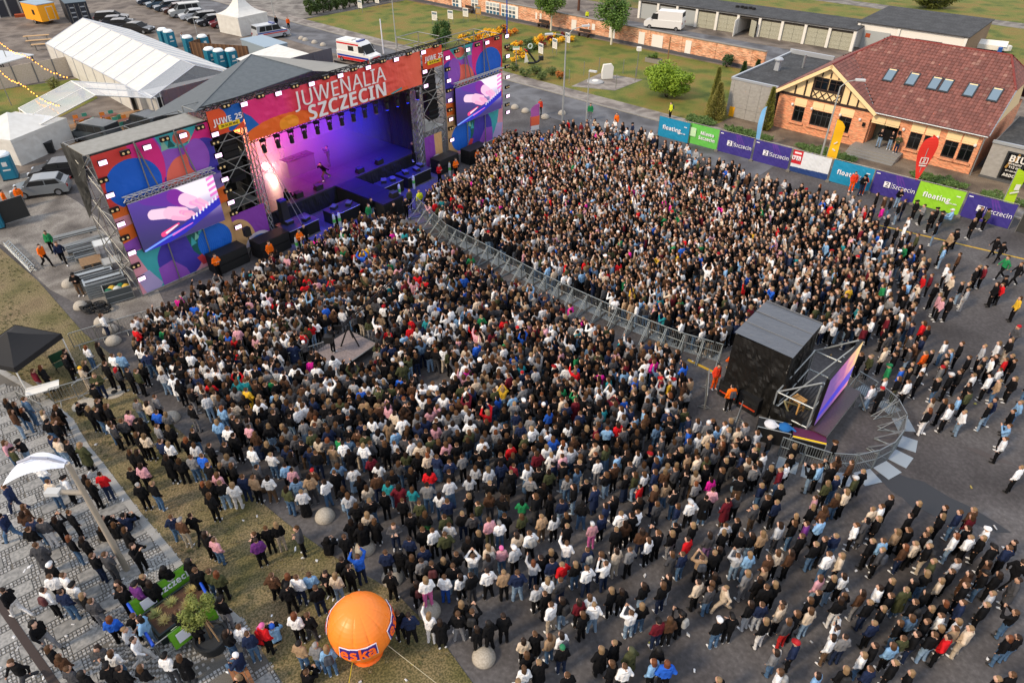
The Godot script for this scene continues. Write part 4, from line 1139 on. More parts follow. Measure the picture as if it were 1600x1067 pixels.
func wing_art() -> Image:
	var red := K(0.86, 0.25, 0.22)
	var mag := K(0.90, 0.15, 0.52)
	var blue := K(0.03, 0.38, 0.80)
	var pur := K(0.60, 0.33, 0.76)
	var ind := K(0.27, 0.22, 0.66)
	var teal := K(0.25, 0.68, 0.70)
	var deep := K(0.08, 0.38, 0.36)
	var org := K(0.95, 0.45, 0.15)
	var sand := K(0.80, 0.63, 0.43)
	var pink := K(0.92, 0.62, 0.68)
	var coral := K(0.95, 0.44, 0.36)
	var im := Image.create(380, 480, false, Image.FORMAT_RGB8)
	im.fill(coral)
	area(im, [0, 0, 0.36, 0, 0.42, 0.34, 0, 0.34], red)
	area(im, [0.34, 0, 1, 0, 1, 0.36, 0.4, 0.36], pur)
	disc(im, 0.30, 0.14, 0.24, 0.26, mag, 0, mag, [0.28, 0, 0.7, 0, 0.7, 0.4, 0.36, 0.4])
	area(im, [0.5, 0.27, 1, 0.2, 1, 0.36, 0.48, 0.36], ind)
	area(im, [0.52, 0, 0.94, 0, 0.9, 0.075, 0.72, 0.115, 0.56, 0.09], teal)
	for k in 6: area(im, [0.54 + 0.06 * k, 0.1 - 0.01 * (k % 2), 0.57 + 0.06 * k, 0.02 + 0.012 * (k % 3), 0.61 + 0.06 * k, 0.095], deep if k % 2 else K(0.55, 0.75, 0.66))
	disc(im, 0.74, 0.045, 0.08, 0.045, coral)
	area(im, [0.9, 0, 1, 0, 1, 0.24, 0.76, 0.24, 0.72, 0.16], mag)
	disc(im, 0.70, 0.34, 0.2, 0.18, coral)
	disc(im, 0.90, 0.22, 0.16, 0.13, ind)
	disc(im, 0.84, 0.2, 0.1, 0.12, pur)
	disc(im, 0.25, 0.24, 0.23, 0.16, blue)
	area(im, [0, 0.36, 0.45, 0.38, 0.4, 0.46, 0, 0.44], org)
	area(im, [0, 0.42, 0.2, 0.42, 0.2, 0.52, 0, 0.5], pink)
	area(im, [0, 0.50, 0.2, 0.48, 0.2, 0.58, 0, 0.60], org)
	area(im, [0, 0.60, 0.3, 0.56, 0.3, 0.7, 0, 0.7], pur)
	area(im, [0.84, 0.4, 1, 0.38, 1, 0.62, 0.84, 0.62], org)
	area(im, [0.84, 0.36, 1, 0.36, 1, 0.46, 0.84, 0.48], K(0.55, 0.45, 0.75))
	area(im, [0, 0.68, 0.5, 0.66, 0.5, 1, 0, 1], pink)
	area(im, [0.06, 0.68, 0.45, 0.68, 0.3, 1, 0.16, 1], teal)
	area(im, [0.5, 0.66, 1, 0.6, 1, 1, 0.5, 1], pink)
	disc(im, 0.95, 0.78, 0.25, 0.2, sand)
	disc(im, 0.42, 0.84, 0.21, 0.17, ind)
	area(im, [0.2, 0.86, 0.34, 0.84, 0.44, 0.94, 0.46, 1, 0.2, 1], pur)
	area(im, [0.52, 0.7, 0.72, 0.66, 0.72, 0.8, 0.6, 0.9, 0.55, 0.84], deep)
	for k in 4: area(im, [0.54 + 0.045 * k, 0.80 - 0.03 * k, 0.565 + 0.045 * k, 0.73 - 0.02 * k, 0.6 + 0.045 * k, 0.79 - 0.03 * k], K(0.52, 0.78, 0.68) if k % 2 else teal)
	area(im, [0.56, 0.9, 0.74, 0.86, 0.84, 0.96, 0.6, 0.97], K(0.84, 0.24, 0.28))
	disc(im, 0.77, 0.83, 0.17, 0.135, blue, 9.0, K(0.20, 0.50, 0.85))
	area(im, [0, 0.86, 0.12, 0.84, 0.2, 0.97, 0.17, 1, 0.04, 1], K(0.75, 0.68, 0.86))
	for y in range(0, im.get_height()):
		for x in range(0, im.get_width()):
			im.set_pixel(x, y, im.get_pixel(x, y) * (0.94 + 0.06 * float((x * 7 + y * 13) % 11) / 11.0))
	return im

func stroke(im: Image, pts: Array, r0: float, r1: float, col: Color) -> void:
	var w := im.get_width()
	var h := im.get_height()
	var n := pts.size() / 2 - 1
	for k in n:
		for i in 40:
			var f := (k + i / 40.0) / n
			var p := Vector2(pts[2 * k], pts[2 * k + 1]).lerp(Vector2(pts[2 * k + 2], pts[2 * k + 3]), i / 40.0)
			var rr := lerpf(r0, r1, f)
			disc(im, p.x, p.y, rr, rr * w / h, col)

func screen_art() -> Image:
	var im := Image.create(300, 180, false, Image.FORMAT_RGB8)
	for y in 180:
		for x in 300:
			var u := x / 300.0
			var v := y / 180.0
			var c := K(0.35, 0.25, 0.62).lerp(K(0.24, 0.22, 0.42), clampf(v * 1.2 - u * 0.5, 0, 1))
			var w := clampf((u * 1.1 - v * 0.8 - 0.18) * 5.0, 0.0, 1.0)
			c = c.lerp(K(1, 0.96, 1), w * clampf(1.6 - v * 1.9, 0.0, 1.0))
			if u > 0.9 and fposmod(v * 9.0 + u * 4.0, 1.0) < 0.5 and v < 0.5: c = c.lerp(K(0.95, 0.25, 0.75), 0.6)
			im.set_pixel(x, y, c)
	stroke(im, [0.24, -0.05, 0.40, 0.12, 0.56, 0.26], 0.13, 0.08, K(0.40, 0.20, 0.62))
	stroke(im, [0.50, 0.16, 0.58, 0.30], 0.085, 0.085, K(0.50, 0.16, 0.60))
	stroke(im, [0.60, 0.28, 0.68, 0.40], 0.07, 0.075, K(1.0, 0.80, 0.92))
	for k in 4: stroke(im, [0.66 + 0.035 * k, 0.40, 0.74 + 0.03 * k, 0.50, 0.75 + 0.035 * k, 0.62 - 0.02 * k], 0.024, 0.016, K(1.0, 0.66 + 0.07 * (k % 2), 0.86))
	stroke(im, [0.22, 0.36, 0.40, 0.44], 0.06, 0.065, K(1.0, 0.84, 0.93))
	stroke(im, [0.40, 0.44, 0.54, 0.54], 0.075, 0.075, K(1.0, 0.78, 0.89))
	for k in 4: stroke(im, [0.52 + 0.015 * k, 0.50 + 0.025 * k, 0.63 + 0.01 * k, 0.57 + 0.025 * k, 0.66, 0.68 + 0.012 * k], 0.022, 0.015, K(1.0, 0.62 + 0.08 * (k % 2), 0.82))
	stroke(im, [0.42, 0.56, 0.54, 0.66, 0.60, 0.66], 0.028, 0.016, K(1.0, 0.70, 0.84))
	area(im, [0.06, 1.0, 0.06, 0.94, 0.5, 0.76, 1.0, 0.50, 1.0, 0.64, 0.5, 0.94, 0.3, 1.0], K(0.18, 0.18, 0.72))
	stroke(im, [0.26, 0.80, 0.46, 0.70], 0.03, 0.012, K(1.0, 0.30, 0.55))
	stroke(im, [0.30, 0.79, 0.44, 0.72], 0.014, 0.008, K(1, 0.93, 0.97))
	stroke(im, [0.02, 0.98, 0.3, 0.88, 0.6, 0.80], 0.012, 0.008, K(0.5, 0.66, 1.0))
	for k in 8: stroke(im, [0.64 + 0.045 * k, 0.72 - 0.03 * k, 0.645 + 0.045 * k, 0.66 - 0.03 * k], 0.011, 0.008, K(0.95, 0.93, 1.0))
	stroke(im, [0.36, 0.88, 0.62, 0.79], 0.012, 0.006, K(0.92, 0.45, 0.85))
	return im

func scaffold(list: Array, x0: float, x1: float, y1: float, z0: float, z1: float, bay := 2.0) -> void:
	var ny := maxi(1, int(round(y1 / bay)))
	var nz := maxi(1, int(round((z1 - z0) / 1.8)))
	for j in nz + 1:
		var z := lerpf(z0, z1, float(j) / nz)
		for x in [x0, x1]:
			list.append([V(x, 0, z), V(x, y1, z)])
			for k in range(1, ny + 1):
				var y := y1 * k / ny
				if j < nz: list.append([V(x, y, z), V(x, y, lerpf(z0, z1, float(j + 1) / nz))])
				if j < nz: list.append([V(x, y1 * (k - 1) / ny, z), V(x, y, lerpf(z0, z1, float(j + 1) / nz))] if (k + j) % 2 else [V(x, y, z), V(x, y1 * (k - 1) / ny, lerpf(z0, z1, float(j + 1) / nz))])
		for k in range(1, ny + 1): list.append([V(x0, y1 * k / ny, z), V(x1, y1 * k / ny, z)])

func truss(a: Vector3, b: Vector3, w: float, list: Array) -> void:
	var d := (b - a).normalized()
	var up := Vector3.UP if absf(d.y) < 0.9 else Vector3.FORWARD
	var x := d.cross(up).normalized() * w * 0.5
	var y := x.normalized().cross(d) * w * 0.5
	var n := maxi(2, int((b - a).length() / (w * 1.2)))
	var o := [x + y, x - y, -x - y, -x + y]
	for k in 4:
		list.append([a + o[k], b + o[k]])
		for i in n:
			var p := a.lerp(b, float(i) / n)
			var q := a.lerp(b, float(i + 1) / n)
			list.append([p + o[k], q + o[(k + 1) % 4]])

func banner(parent: Node, called: String, s0: float, s1: float, y0: float, y1: float, t: float, mat: Material, amp := 0.05, seed_ := 1) -> MeshInstance3D:
	var m := MB.new()
	m.cloth(V(s0, y1, t), V(s1, y1, t), V(s1, y0, t), V(s0, y0, t), maxi(4, int((s1 - s0) * 5)), maxi(4, int((y1 - y0) * 4)), amp, seed_)
	return part(called, m, mat, parent)

func stage() -> void:
	var steel := mt("galvanised_tube", K(0.60, 0.60, 0.58), 0.45, 0.7)
	var alu := mt("truss_aluminium", K(0.72, 0.72, 0.72), 0.35, 0.8)
	var black := mt("black_drape", K(0.045, 0.045, 0.05), 0.95)
	var box := mt("black_flight_case", K(0.07, 0.07, 0.075), 0.6)
	var dark := mt("black_metal", K(0.05, 0.05, 0.055), 0.5, 0.3)
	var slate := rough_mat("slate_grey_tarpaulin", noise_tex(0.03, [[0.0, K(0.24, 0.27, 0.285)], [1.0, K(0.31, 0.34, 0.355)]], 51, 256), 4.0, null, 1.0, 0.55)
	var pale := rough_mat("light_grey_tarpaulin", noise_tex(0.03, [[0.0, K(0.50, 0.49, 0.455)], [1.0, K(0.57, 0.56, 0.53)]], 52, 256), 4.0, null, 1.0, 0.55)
	var deckm := rough_mat("stage_boards", noise_tex(0.05, [[0.0, K(0.16, 0.15, 0.16)], [1.0, K(0.26, 0.25, 0.26)]], 53, 256), 2.0, null, 1.0, 0.4)
	# main stage
	var st := on_stage("main_stage", "large roofed concert stage with purple-lit deck and grey fabric roof", "stage", 0, 0, 0)
	for i in 8:
		for j in 5: bx("deck_panel", V(10.9 + i * 1.96, 1.34, -2.0 - j * 1.96), V(1.95, 0.12, 1.95), deckm, st)
	bx("substructure", V(17.8, 0.63, -6.0), V(15.5, 1.24, 9.6), black, st)
	var m := MB.new()
	m.cloth(V(9.9, 1.3, -1.0), V(16.6, 1.3, -1.0), V(16.6, 0.0, -0.95), V(9.9, 0.0, -0.95), 60, 4, 0.14, 7)
	part("skirt", m, black, st)
	m = MB.new()
	m.cloth(V(18.9, 1.3, -1.0), V(25.6, 1.3, -1.0), V(25.6, 0.0, -0.95), V(18.9, 0.0, -0.95), 60, 4, 0.14, 8)
	part("skirt", m, black, st)
	# catwalk into the crowd
	for j in 3: bx("catwalk_panel", V(17.65, 1.34, -0.13 + j * 1.83), V(2.05, 0.12, 1.81), mt("catwalk_blue_black", K(0.13, 0.12, 0.2), 0.3), st)
	for q in [[V(16.68, 0.64, 1.7), V(0.06, 1.26, 5.4)], [V(18.62, 0.64, 1.7), V(0.06, 1.26, 5.4)], [V(17.65, 0.64, 4.4), V(1.98, 1.26, 0.06)]]: bx("catwalk_skirt", q[0], q[1], black, st)
	# drapes round the deck
	m = MB.new()
	m.cloth(V(9.9, 8.4, -10.7), V(25.7, 8.4, -10.7), V(25.7, 0.0, -10.7), V(9.9, 0.0, -10.7), 70, 6, 0.25, 9)
	part("back_drape", m, mt("grey_backcloth", K(0.34, 0.33, 0.36), 0.9), st)
	m = MB.new()
	m.cloth(V(9.8, 7.4, -0.8), V(9.8, 7.4, -10.6), V(9.8, 0.0, -10.6), V(9.8, 0.0, -0.8), 40, 5, 0.2, 10)
	part("side_drape", m, black, st)
	m = MB.new()
	m.cloth(V(25.7, 7.4, -10.6), V(25.7, 7.4, -1.4), V(25.7, 0.0, -1.4), V(25.7, 0.0, -10.6), 40, 5, 0.2, 11)
	part("side_drape", m, mt("brown_black_drape", K(0.10, 0.09, 0.085), 0.9), st)
	# roof: ridge runs back from the middle of the front truss; right slope paler than left
	var fl := V(6.9, 9.75, -0.5)
	var fr := V(26.6, 7.7, -0.6)
	var rf := V(15.9, 10.25, -0.5)
	var rb := V(15.3, 10.5, -6.6)
	var bl := V(7.2, 7.6, -8.6)
	var br := V(26.4, 7.0, -10.6)
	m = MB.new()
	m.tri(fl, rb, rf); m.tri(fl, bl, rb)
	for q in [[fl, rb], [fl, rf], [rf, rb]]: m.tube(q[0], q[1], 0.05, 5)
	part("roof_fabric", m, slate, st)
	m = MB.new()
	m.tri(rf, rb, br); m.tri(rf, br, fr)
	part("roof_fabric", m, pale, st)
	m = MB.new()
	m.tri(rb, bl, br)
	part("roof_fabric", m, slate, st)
	# trusses and towers
	var l := []
	truss(V(7, 9.85, 0.1), V(28.3, 9.85, 0.1), 0.4, l)
	rods("front_truss", l, 0.028, dark, st)
	l = []
	truss(V(9.7, 7.3, -0.1), V(25.6, 7.3, -0.1), 0.4, l)
	rods("light_truss", l, 0.028, dark, st)
	for x in [9.95, 25.5]:
		l = []
		truss(V(x, 0, -0.5), V(x, 9.7, -0.5), 0.5, l)
		rods("tower", l, 0.03, alu, st)
	for q in [[7.2, 9.5], [25.8, 28.3]]:
		l = []
		scaffold(l, q[0], q[1], 9.6, -2.6, 0.0, 2.0)
		for k in 4:
			l.append([V(q[0], 0.4 + 2.2 * k, 0.0), V(q[1], 2.6 + 2.2 * k, 0.0)])
			l.append([V(q[1], 0.4 + 2.2 * k, 0.0), V(q[0], 2.6 + 2.2 * k, 0.0)])
			l.append([V(q[0], 0.4 + 2.2 * k, -2.6), V(q[1], 2.6 + 2.2 * k, -2.6)])
		rods("scaffold_tower", l, 0.032, steel, st)
		for y in [3.2, 6.4]: bx("tower_deck", V((q[0] + q[1]) * 0.5, y, -1.3), V(q[1] - q[0] - 0.1, 0.06, 2.4), steel, st)
	bx("tower_drape", V(8.35, 4.2, -2.75), V(2.3, 8.0, 0.06), black, st)
	bx("tower_drape", V(7.12, 4.9, -1.3), V(0.05, 6.6, 2.5), black, st)
	bx("tower_backcloth", V(27.0, 5.2, -2.8), V(2.4, 4.8, 0.05), mt("white_mesh_cloth", K(0.78, 0.79, 0.8), 0.8), st)
	# top rail over the right tower
	rods("top_rail", [[V(25.8, 9.6, -2.4), V(25.8, 10.5, -2.4)], [V(28.2, 9.6, -2.4), V(28.2, 10.4, -2.4)], [V(25.8, 10.4, -2.4), V(28.2, 10.4, -2.4)], [V(25.8, 10.4, -2.4), V(25.8, 10.4, 0)], [V(28.2, 10.4, -2.4), V(28.2, 10.4, 0)]], 0.035, steel, st)
	# front banner with the lettering
	var bi := Image.create(640, 110, false, Image.FORMAT_RGB8)
	bi.fill(K(0.86, 0.25, 0.20))
	for y in 110:
		for x in 640:
			var u := x / 640.0
			bi.set_pixel(x, y, K(0.90, 0.17, 0.46).lerp(K(0.88, 0.29, 0.27), clampf((u - 0.16) * 4.5 + 0.2 * sin(u * 30.0), 0, 1)).lerp(K(0.94, 0.42, 0.30), clampf(u * 3.0 - 2.0, 0, 1)))
	area(bi, [0, 0.25, 0.03, 0.4, 0.065, 0.72, 0.0, 1.0], K(0.05, 0.38, 0.68))
	disc(bi, 0.17, 1.1, 0.22, 0.52, K(0.92, 0.40, 0.10))
	disc(bi, 0.20, 0.85, 0.05, 0.2, K(0.95, 0.58, 0.10))
	area(bi, [0.12, 1, 0.9, 0.9, 0.9, 1], K(0.88, 0.36, 0.18))
	area(bi, [0.78, 0.98, 0.86, 0.88, 0.86, 0.94, 0.8, 1], K(0.12, 0.58, 0.60))
	var white := mt("white_print", K(0.92, 0.90, 0.88), 0.6)
	var fb := on_stage("stage_banner", "long red and magenta fabric banner lettered JUWENALIA SZCZECIN across stage front", "banner", 0, 0, 0)
	banner(fb, "fabric", 9.5, 25.5, 7.35, 9.85, 0.42, picture_mat("red_magenta_banner_print", bi), 0.13, 3)
	lettering("JUWENALIA", 1.42, 400, white, fb, Transform3D(Basis.IDENTITY.scaled(V(1.12, 1, 1)), V(17.5, 9.05, 0.58)), 0.03)
	lettering("SZCZECIN", 1.36, 900, white, fb, Transform3D(Basis.IDENTITY.scaled(V(1.18, 1.0, 1)), V(17.9, 7.95, 0.58)), 0.03)
	for q in [[7.1, 9.45, "blue and orange small banner lettered JUWE_25 on left stage tower"], [25.75, 28.0, "orange red small banner lettered JUWE_25 on right stage tower"]]:
		var ji := Image.create(120, 90, false, Image.FORMAT_RGB8)
		ji.fill(K(0.88, 0.30, 0.16))
		if q[0] < 10.0:
			area(ji, [0.3, 0, 1, 0, 1, 0.72, 0.6, 1, 0.52, 0.95, 0.5, 0.5], K(0.03, 0.36, 0.68))
			disc(ji, 0.25, 0.35, 0.28, 0.4, K(0.88, 0.32, 0.14))
		var jb := on_stage("tower_banner", q[2], "banner", 0, 0, 0, "JUWE_25 banners on the stage towers")
		banner(jb, "fabric", q[0], q[1], 8.3, 9.85, 0.36, picture_mat("tower_banner_print_%d" % int(q[0]), ji), 0.04, 5)
		lettering("JUWE_25", 0.5, 800, white, jb, Transform3D(Basis.IDENTITY, V((q[0] + q[1]) * 0.5 + 0.1, 9.12, 0.45)))
		bx("yellow_strip", V((q[0] + q[1]) * 0.5 + 0.1, 8.78, 0.44), V(1.5, 0.28, 0.02), mt("yellow_print", K(0.95, 0.80, 0.05), 0.6), jb)
		lettering("30-31.05 Maj", 0.2, 700, mt("black_print", K(0.05, 0.05, 0.05), 0.6), jb, Transform3D(Basis.IDENTITY, V((q[0] + q[1]) * 0.5 + 0.1, 8.78, 0.455)), 0.01)
	# lower tower banners
	for q in [[7.0, 9.6, "purple and sand lower banner on left stage tower"], [25.5, 27.6, "purple and sand lower banner on right stage tower"]]:
		var li := Image.create(110, 130, false, Image.FORMAT_RGB8)
		li.fill(K(0.50, 0.22, 0.62))
		if q[0] < 10.0: disc(li, 0.1, 0.75, 0.45, 0.6, K(0.80, 0.63, 0.43))
		else: area(li, [0.55, 0, 1, 0, 1, 1, 0.6, 1], K(0.80, 0.63, 0.43))
		disc(li, 0.62, 1.0, 0.42, 0.32, K(0.86, 0.80, 0.84))
		disc(li, 0.64, 1.05, 0.36, 0.28, K(0.05, 0.36, 0.72))
		var lb := on_stage("lower_banner", q[2], "banner", 0, 0, 0, "lower banners on the stage towers")
		banner(lb, "fabric", q[0], q[1], 0.25, 2.9, 0.15, picture_mat("lower_banner_print_%d" % int(q[0]), li), 0.05, 6)
	# wings
	var art := wing_art()
	var art_b := art.duplicate()
	art_b.flip_x()
	var pics := [picture_mat("abstract_banner_print_a", art), picture_mat("abstract_banner_print_b", art_b)]
	var shot := screen_art()
	for w in 2:
		var s0: float = [0.0, 28.4][w]
		var s1: float = [7.15, 36.0][w]
		var side: String = ["left", "right"][w]
		var wr := on_stage("banner_wall", "tall scaffold wall hung with abstract colourful fabric on the %s of the stage" % side, "banner wall", 0, 0, 0, "banner walls beside the stage")
		var top := 9.2
		banner(wr, "fabric", s0, s1, 0.15, top, 0.12, pics[w], 0.05, 20 + w)
		l = []
		scaffold(l, s0 + 0.02, s0 + (s1 - s0) * 0.5, top, -3.2, 0.0, 2.0)
		scaffold(l, s0 + (s1 - s0) * 0.5, s1, top, -3.2, 0.0, 2.0)
		for k in 4:
			l.append([V(s0, 0.3 + 2.2 * k, -0.05), V(s0, 2.5 + 2.2 * k, -3.2)])
			l.append([V(s0 - 0.05, 2.5 + 2.2 * k, -0.05), V(s0 - 0.05, 0.3 + 2.2 * k, -3.2)])
		rods("scaffold_frame", l, 0.032, steel, wr)
		rods("front_pole", [[V(s0 + 2.45, 0.1, 0.25), V(s0 + 2.45, 3.0, 0.25)], [V(s0 + 2.45, 6.4, 0.3), V(s0 + 2.45, top + 0.2, 0.25)], [V(s0 + 4.9, 0.1, 0.25), V(s0 + 4.9, 3.0, 0.25)], [V(s0 + 4.9, 6.4, 0.3), V(s0 + 4.9, top + 0.2, 0.25)], [V(s0, 0.2, 0.2), V(s1, 0.2, 0.2)]], 0.045, steel, wr)
		rods("hoist_strap", [[V(s0 + 2.9, 6.6, 0.5), V(s0 + 2.5, top, 0.2)], [V(s0 + 5.4, 6.6, 0.5), V(s0 + 5.0, top, 0.2)]], 0.05, mt("grey_strap", K(0.45, 0.44, 0.42)), wr)
		rods("top_tube", [[V(s0, top + 0.05, 0.1), V(s1, top + 0.05, 0.1)]], 0.05, dark, wr)
		if w == 0:
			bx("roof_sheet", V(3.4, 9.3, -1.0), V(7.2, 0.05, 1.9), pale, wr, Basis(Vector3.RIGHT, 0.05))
			m = MB.new()
			m.cloth(V(-0.1, 9.2, -3.3), V(-0.1, 9.2, -0.6), V(-0.1, 5.6, -2.2), V(-0.1, 4.4, -3.4), 10, 10, 0.3, 31)
			part("side_net", m, mt("black_scaffold_net", K(0.2, 0.2, 0.19), 0.95), wr)
		# screen
		var x0: float = [0.8, 29.15][w]
		var x1: float = [6.35, 35.3][w]
		var sc := on_stage("video_screen", "large video screen showing hands on a mixer, %s side of stage" % side, "screen", (x0 + x1) * 0.5, 0, 0.55, "video screens beside the stage")
		bx("housing", V(0, 4.6, -0.08), V(x1 - x0, 3.2, 0.18), dark, sc)
		var sm := mt("screen_picture", K(0.02, 0.02, 0.02), 0.5)
		if not sm.emission_enabled:
			sm.emission_enabled = true
			sm.emission_texture = ImageTexture.create_from_image(shot)
			sm.emission = Color.WHITE
			sm.emission_operator = BaseMaterial3D.EMISSION_OP_MULTIPLY
			sm.emission_energy_multiplier = 0.6
		m = MB.new()
		var hw := (x1 - x0) * 0.5
		m.quad(V(-hw, 6.2, 0.02), V(hw, 6.2, 0.02), V(hw, 3.0, 0.02), V(-hw, 3.0, 0.02))
		part("panel", m, sm, sc)
		var gl := AreaLight3D.new()
		gl.name = "screen_light"
		gl.area_size = Vector2(hw * 2.0, 3.2)
		gl.light_color = K(0.85, 0.65, 1.0)
		gl.light_energy = 1.2
		gl.shadow_enabled = true
		sc.add_child(gl)
		gl.position = V(0, 4.6, 0.06)
		gl.rotation.y = PI
		l = []
		truss(V(-hw - 0.1, 6.45, 0.1), V(hw + 0.1, 6.45, 0.1), 0.34, l)
		rods("hanging_truss", l, 0.03, alu, sc)
	stage_lamps(dark)
	stage_gear(black, box, dark, steel)
	# haze and the stage's own light
	var fog := FogVolume.new()
	fog.name = "stage_smoke"
	fog.size = V(15.0, 5.4, 6.6)
	var fm := FogMaterial.new()
	fm.density = 0.085
	fm.albedo = K(0.95, 0.9, 0.95)
	fog.material = fm
	add_child(fog)
	fog.position = sp(17.7, 4.2, -6.9)
	fog.rotation.y = STAGE_TURN
	tag(fog, "pink and violet smoke hanging over the stage deck", "smoke")
	fog.set_meta("kind", "stuff")

var counts := {}
func nth(key: String) -> String:
	counts[key] = counts.get(key, -1) + 1
	return ORD[mini(counts[key], 25)]

func beam(col: Color, energy: float, at: Vector3, to: Vector3, angle: float, size := 0.25) -> void:
	var s := SpotLight3D.new()
	s.name = "stage_spot"
	s.light_color = col; s.light_energy = energy; s.spot_angle = angle; s.spot_range = 40.0; s.spot_attenuation = 2.0
	s.light_size = size; s.shadow_enabled = true
	add_child(s, true)
	s.look_at_from_position(at, to, Vector3.UP if absf((to - at).normalized().y) < 0.95 else Vector3.FORWARD)

func stage_lamps(dark: Material) -> void:
	var pinkish := glow("lamp_white_pink", K(1.0, 0.80, 0.97), 1.6)
	var warm := glow("lamp_warm_white", K(1.0, 0.85, 0.6), 0.3)
	var blue := glow("lamp_blue", K(0.1, 0.2, 1.0), 3.0)
	# bright strobe panels and double blinders along the edges
	var strobes := [[0.35, 8.85, "left wall"], [2.95, 8.95, "left wall"], [5.2, 9.0, "left wall"], [0.1, 7.0, "left wall"], [0.1, 5.2, "left wall"], [0.1, 3.3, "left wall"], [0.1, 1.5, "left wall"], [7.05, 7.2, "left wall"], [7.05, 5.6, "left wall"], [7.05, 4.0, "left wall"], [7.1, 2.2, "left wall"], [7.2, 8.5, "main truss"], [9.6, 9.75, "main truss"], [12.2, 9.8, "main truss"], [14.9, 9.8, "main truss"], [17.4, 9.8, "main truss"], [20.0, 9.8, "main truss"], [22.8, 9.8, "main truss"], [25.7, 9.75, "main truss"], [25.7, 8.3, "main truss"], [25.7, 7.2, "main truss"], [28.4, 8.8, "right wall"], [30.9, 8.95, "right wall"], [33.4, 9.05, "right wall"], [36.1, 9.1, "right wall"], [28.4, 7.0, "right wall"], [28.4, 5.4, "right wall"], [28.4, 3.8, "right wall"], [28.4, 2.0, "right wall"], [36.2, 7.4, "right wall"], [36.2, 5.6, "right wall"], [36.2, 3.9, "right wall"], [36.2, 2.4, "right wall"]]
	for q in strobes:
		var o := on_stage("strobe_lamp", "small bright pinkish white strobe lamp, %s of those on the stage %s" % [nth("s" + q[2]), q[2]], "lamp", q[0], q[1], 0.62, "strobe lamps on the stage %s" % q[2])
		bx("housing", V(0, 0, -0.07), V(0.5, 0.3, 0.12), dark, o)
		bx("face", V(0, 0, 0.0), V(0.44, 0.24, 0.02), pinkish, o)
	var blinders := [[1.7, 9.0, "left wall"], [4.1, 9.1, "left wall"], [6.4, 9.15, "left wall"], [0.05, 7.9, "left wall"], [0.05, 6.1, "left wall"], [0.05, 4.3, "left wall"], [0.05, 2.4, "left wall"], [7.1, 8.0, "left wall"], [7.1, 6.4, "left wall"], [7.1, 4.8, "left wall"], [7.1, 3.2, "left wall"], [8.4, 9.95, "main truss"], [10.9, 9.95, "main truss"], [13.6, 9.95, "main truss"], [16.2, 9.95, "main truss"], [18.7, 9.95, "main truss"], [21.5, 9.95, "main truss"], [24.2, 9.95, "main truss"], [27.2, 9.95, "main truss"], [29.6, 9.1, "right wall"], [32.2, 9.1, "right wall"], [34.8, 9.15, "right wall"], [28.4, 7.9, "right wall"], [28.4, 6.2, "right wall"], [28.4, 4.6, "right wall"], [28.4, 3.0, "right wall"], [36.2, 8.2, "right wall"], [36.2, 6.5, "right wall"], [36.2, 4.7, "right wall"], [36.2, 3.1, "right wall"]]
	for q in blinders:
		var o := on_stage("blinder_lamp", "black twin blinder lamp, %s of those on the stage %s" % [nth("b" + q[2]), q[2]], "lamp", q[0], q[1], 0.6, "twin blinder lamps on the stage %s" % q[2])
		bx("housing", V(0, 0, -0.08), V(0.55, 0.28, 0.16), dark, o)
		for x in [-0.14, 0.14]:
			var m := MB.new()
			m.tube(V(x, 0, 0.0), V(x, 0, 0.03), 0.07, 8)
			part("bulb", m, warm, o)
	# moving heads below the light truss
	for k in 14:
		var s := 10.6 + k * 1.12
		var o := on_stage("moving_head", "black moving head lamp, %s from the left below the stage banner" % ORD[k], "lamp", s, 7.1, 0.1, "moving head lamps under the stage banner")
		bx("base", V(0, -0.08, 0), V(0.36, 0.16, 0.3), dark, o)
		rods("yoke", [[V(-0.18, -0.12, 0), V(-0.18, -0.55, 0)], [V(0.18, -0.12, 0), V(0.18, -0.55, 0)]], 0.035, dark, o)
		var m := MB.new()
		m.lathe(V(0, -0.92, 0), [[0.0, 0.0], [0.16, 0.02], [0.15, 0.3], [0.1, 0.55], [0.0, 0.6]], 10)
		part("head", m, dark, o)
		m = MB.new()
		m.tube(V(0, -0.93, 0), V(0, -0.915, 0), 0.12, 10)
		part("lens", m, blue if k > 9 else warm, o)
	# lights inside the stage
	beam(K(1.0, 0.18, 0.72), 95.0, sp(14.0, 7.6, -2.2), sp(15.0, 1.3, -6.5), 50.0)
	beam(K(0.62, 0.12, 1.0), 95.0, sp(18.5, 7.8, -3.0), sp(18.0, 1.3, -5.5), 55.0)
	beam(K(0.12, 0.10, 1.0), 110.0, sp(22.5, 7.6, -2.0), sp(22.0, 1.3, -4.0), 52.0)
	beam(K(0.20, 0.12, 1.0), 90.0, sp(19.0, 8.2, 1.6), sp(18.0, 1.0, 1.8), 38.0)
	beam(K(0.12, 0.10, 1.0), 60.0, sp(13.0, 6.6, 0.9), sp(12.6, 0.8, 1.2), 30.0)
	beam(K(0.12, 0.10, 1.0), 60.0, sp(22.5, 6.6, 0.9), sp(22.6, 0.8, 1.2), 30.0)
	beam(K(1.0, 0.48, 0.10), 300.0, sp(12.6, 6.2, -6.0), sp(12.6, 2.4, -10.5), 34.0)
	beam(K(1.0, 0.62, 0.28), 220.0, sp(15.0, 6.8, -6.4), sp(14.4, 1.4, -10.0), 40.0)
	# floor lamp turned towards the crowd
	var f := on_stage("floor_lamp", "dazzling white floor lamp at the left rear of the stage deck", "lamp", 15.0, 1.4, -7.6)
	bx("base", V(0, 0.08, 0), V(0.5, 0.16, 0.4), dark, f)
	var ball := MB.new()
	ball.lathe(V(0, 0.2, 0.05), [[0.0, 0.0], [0.2, 0.08], [0.27, 0.26], [0.2, 0.45], [0.0, 0.52]], 12)
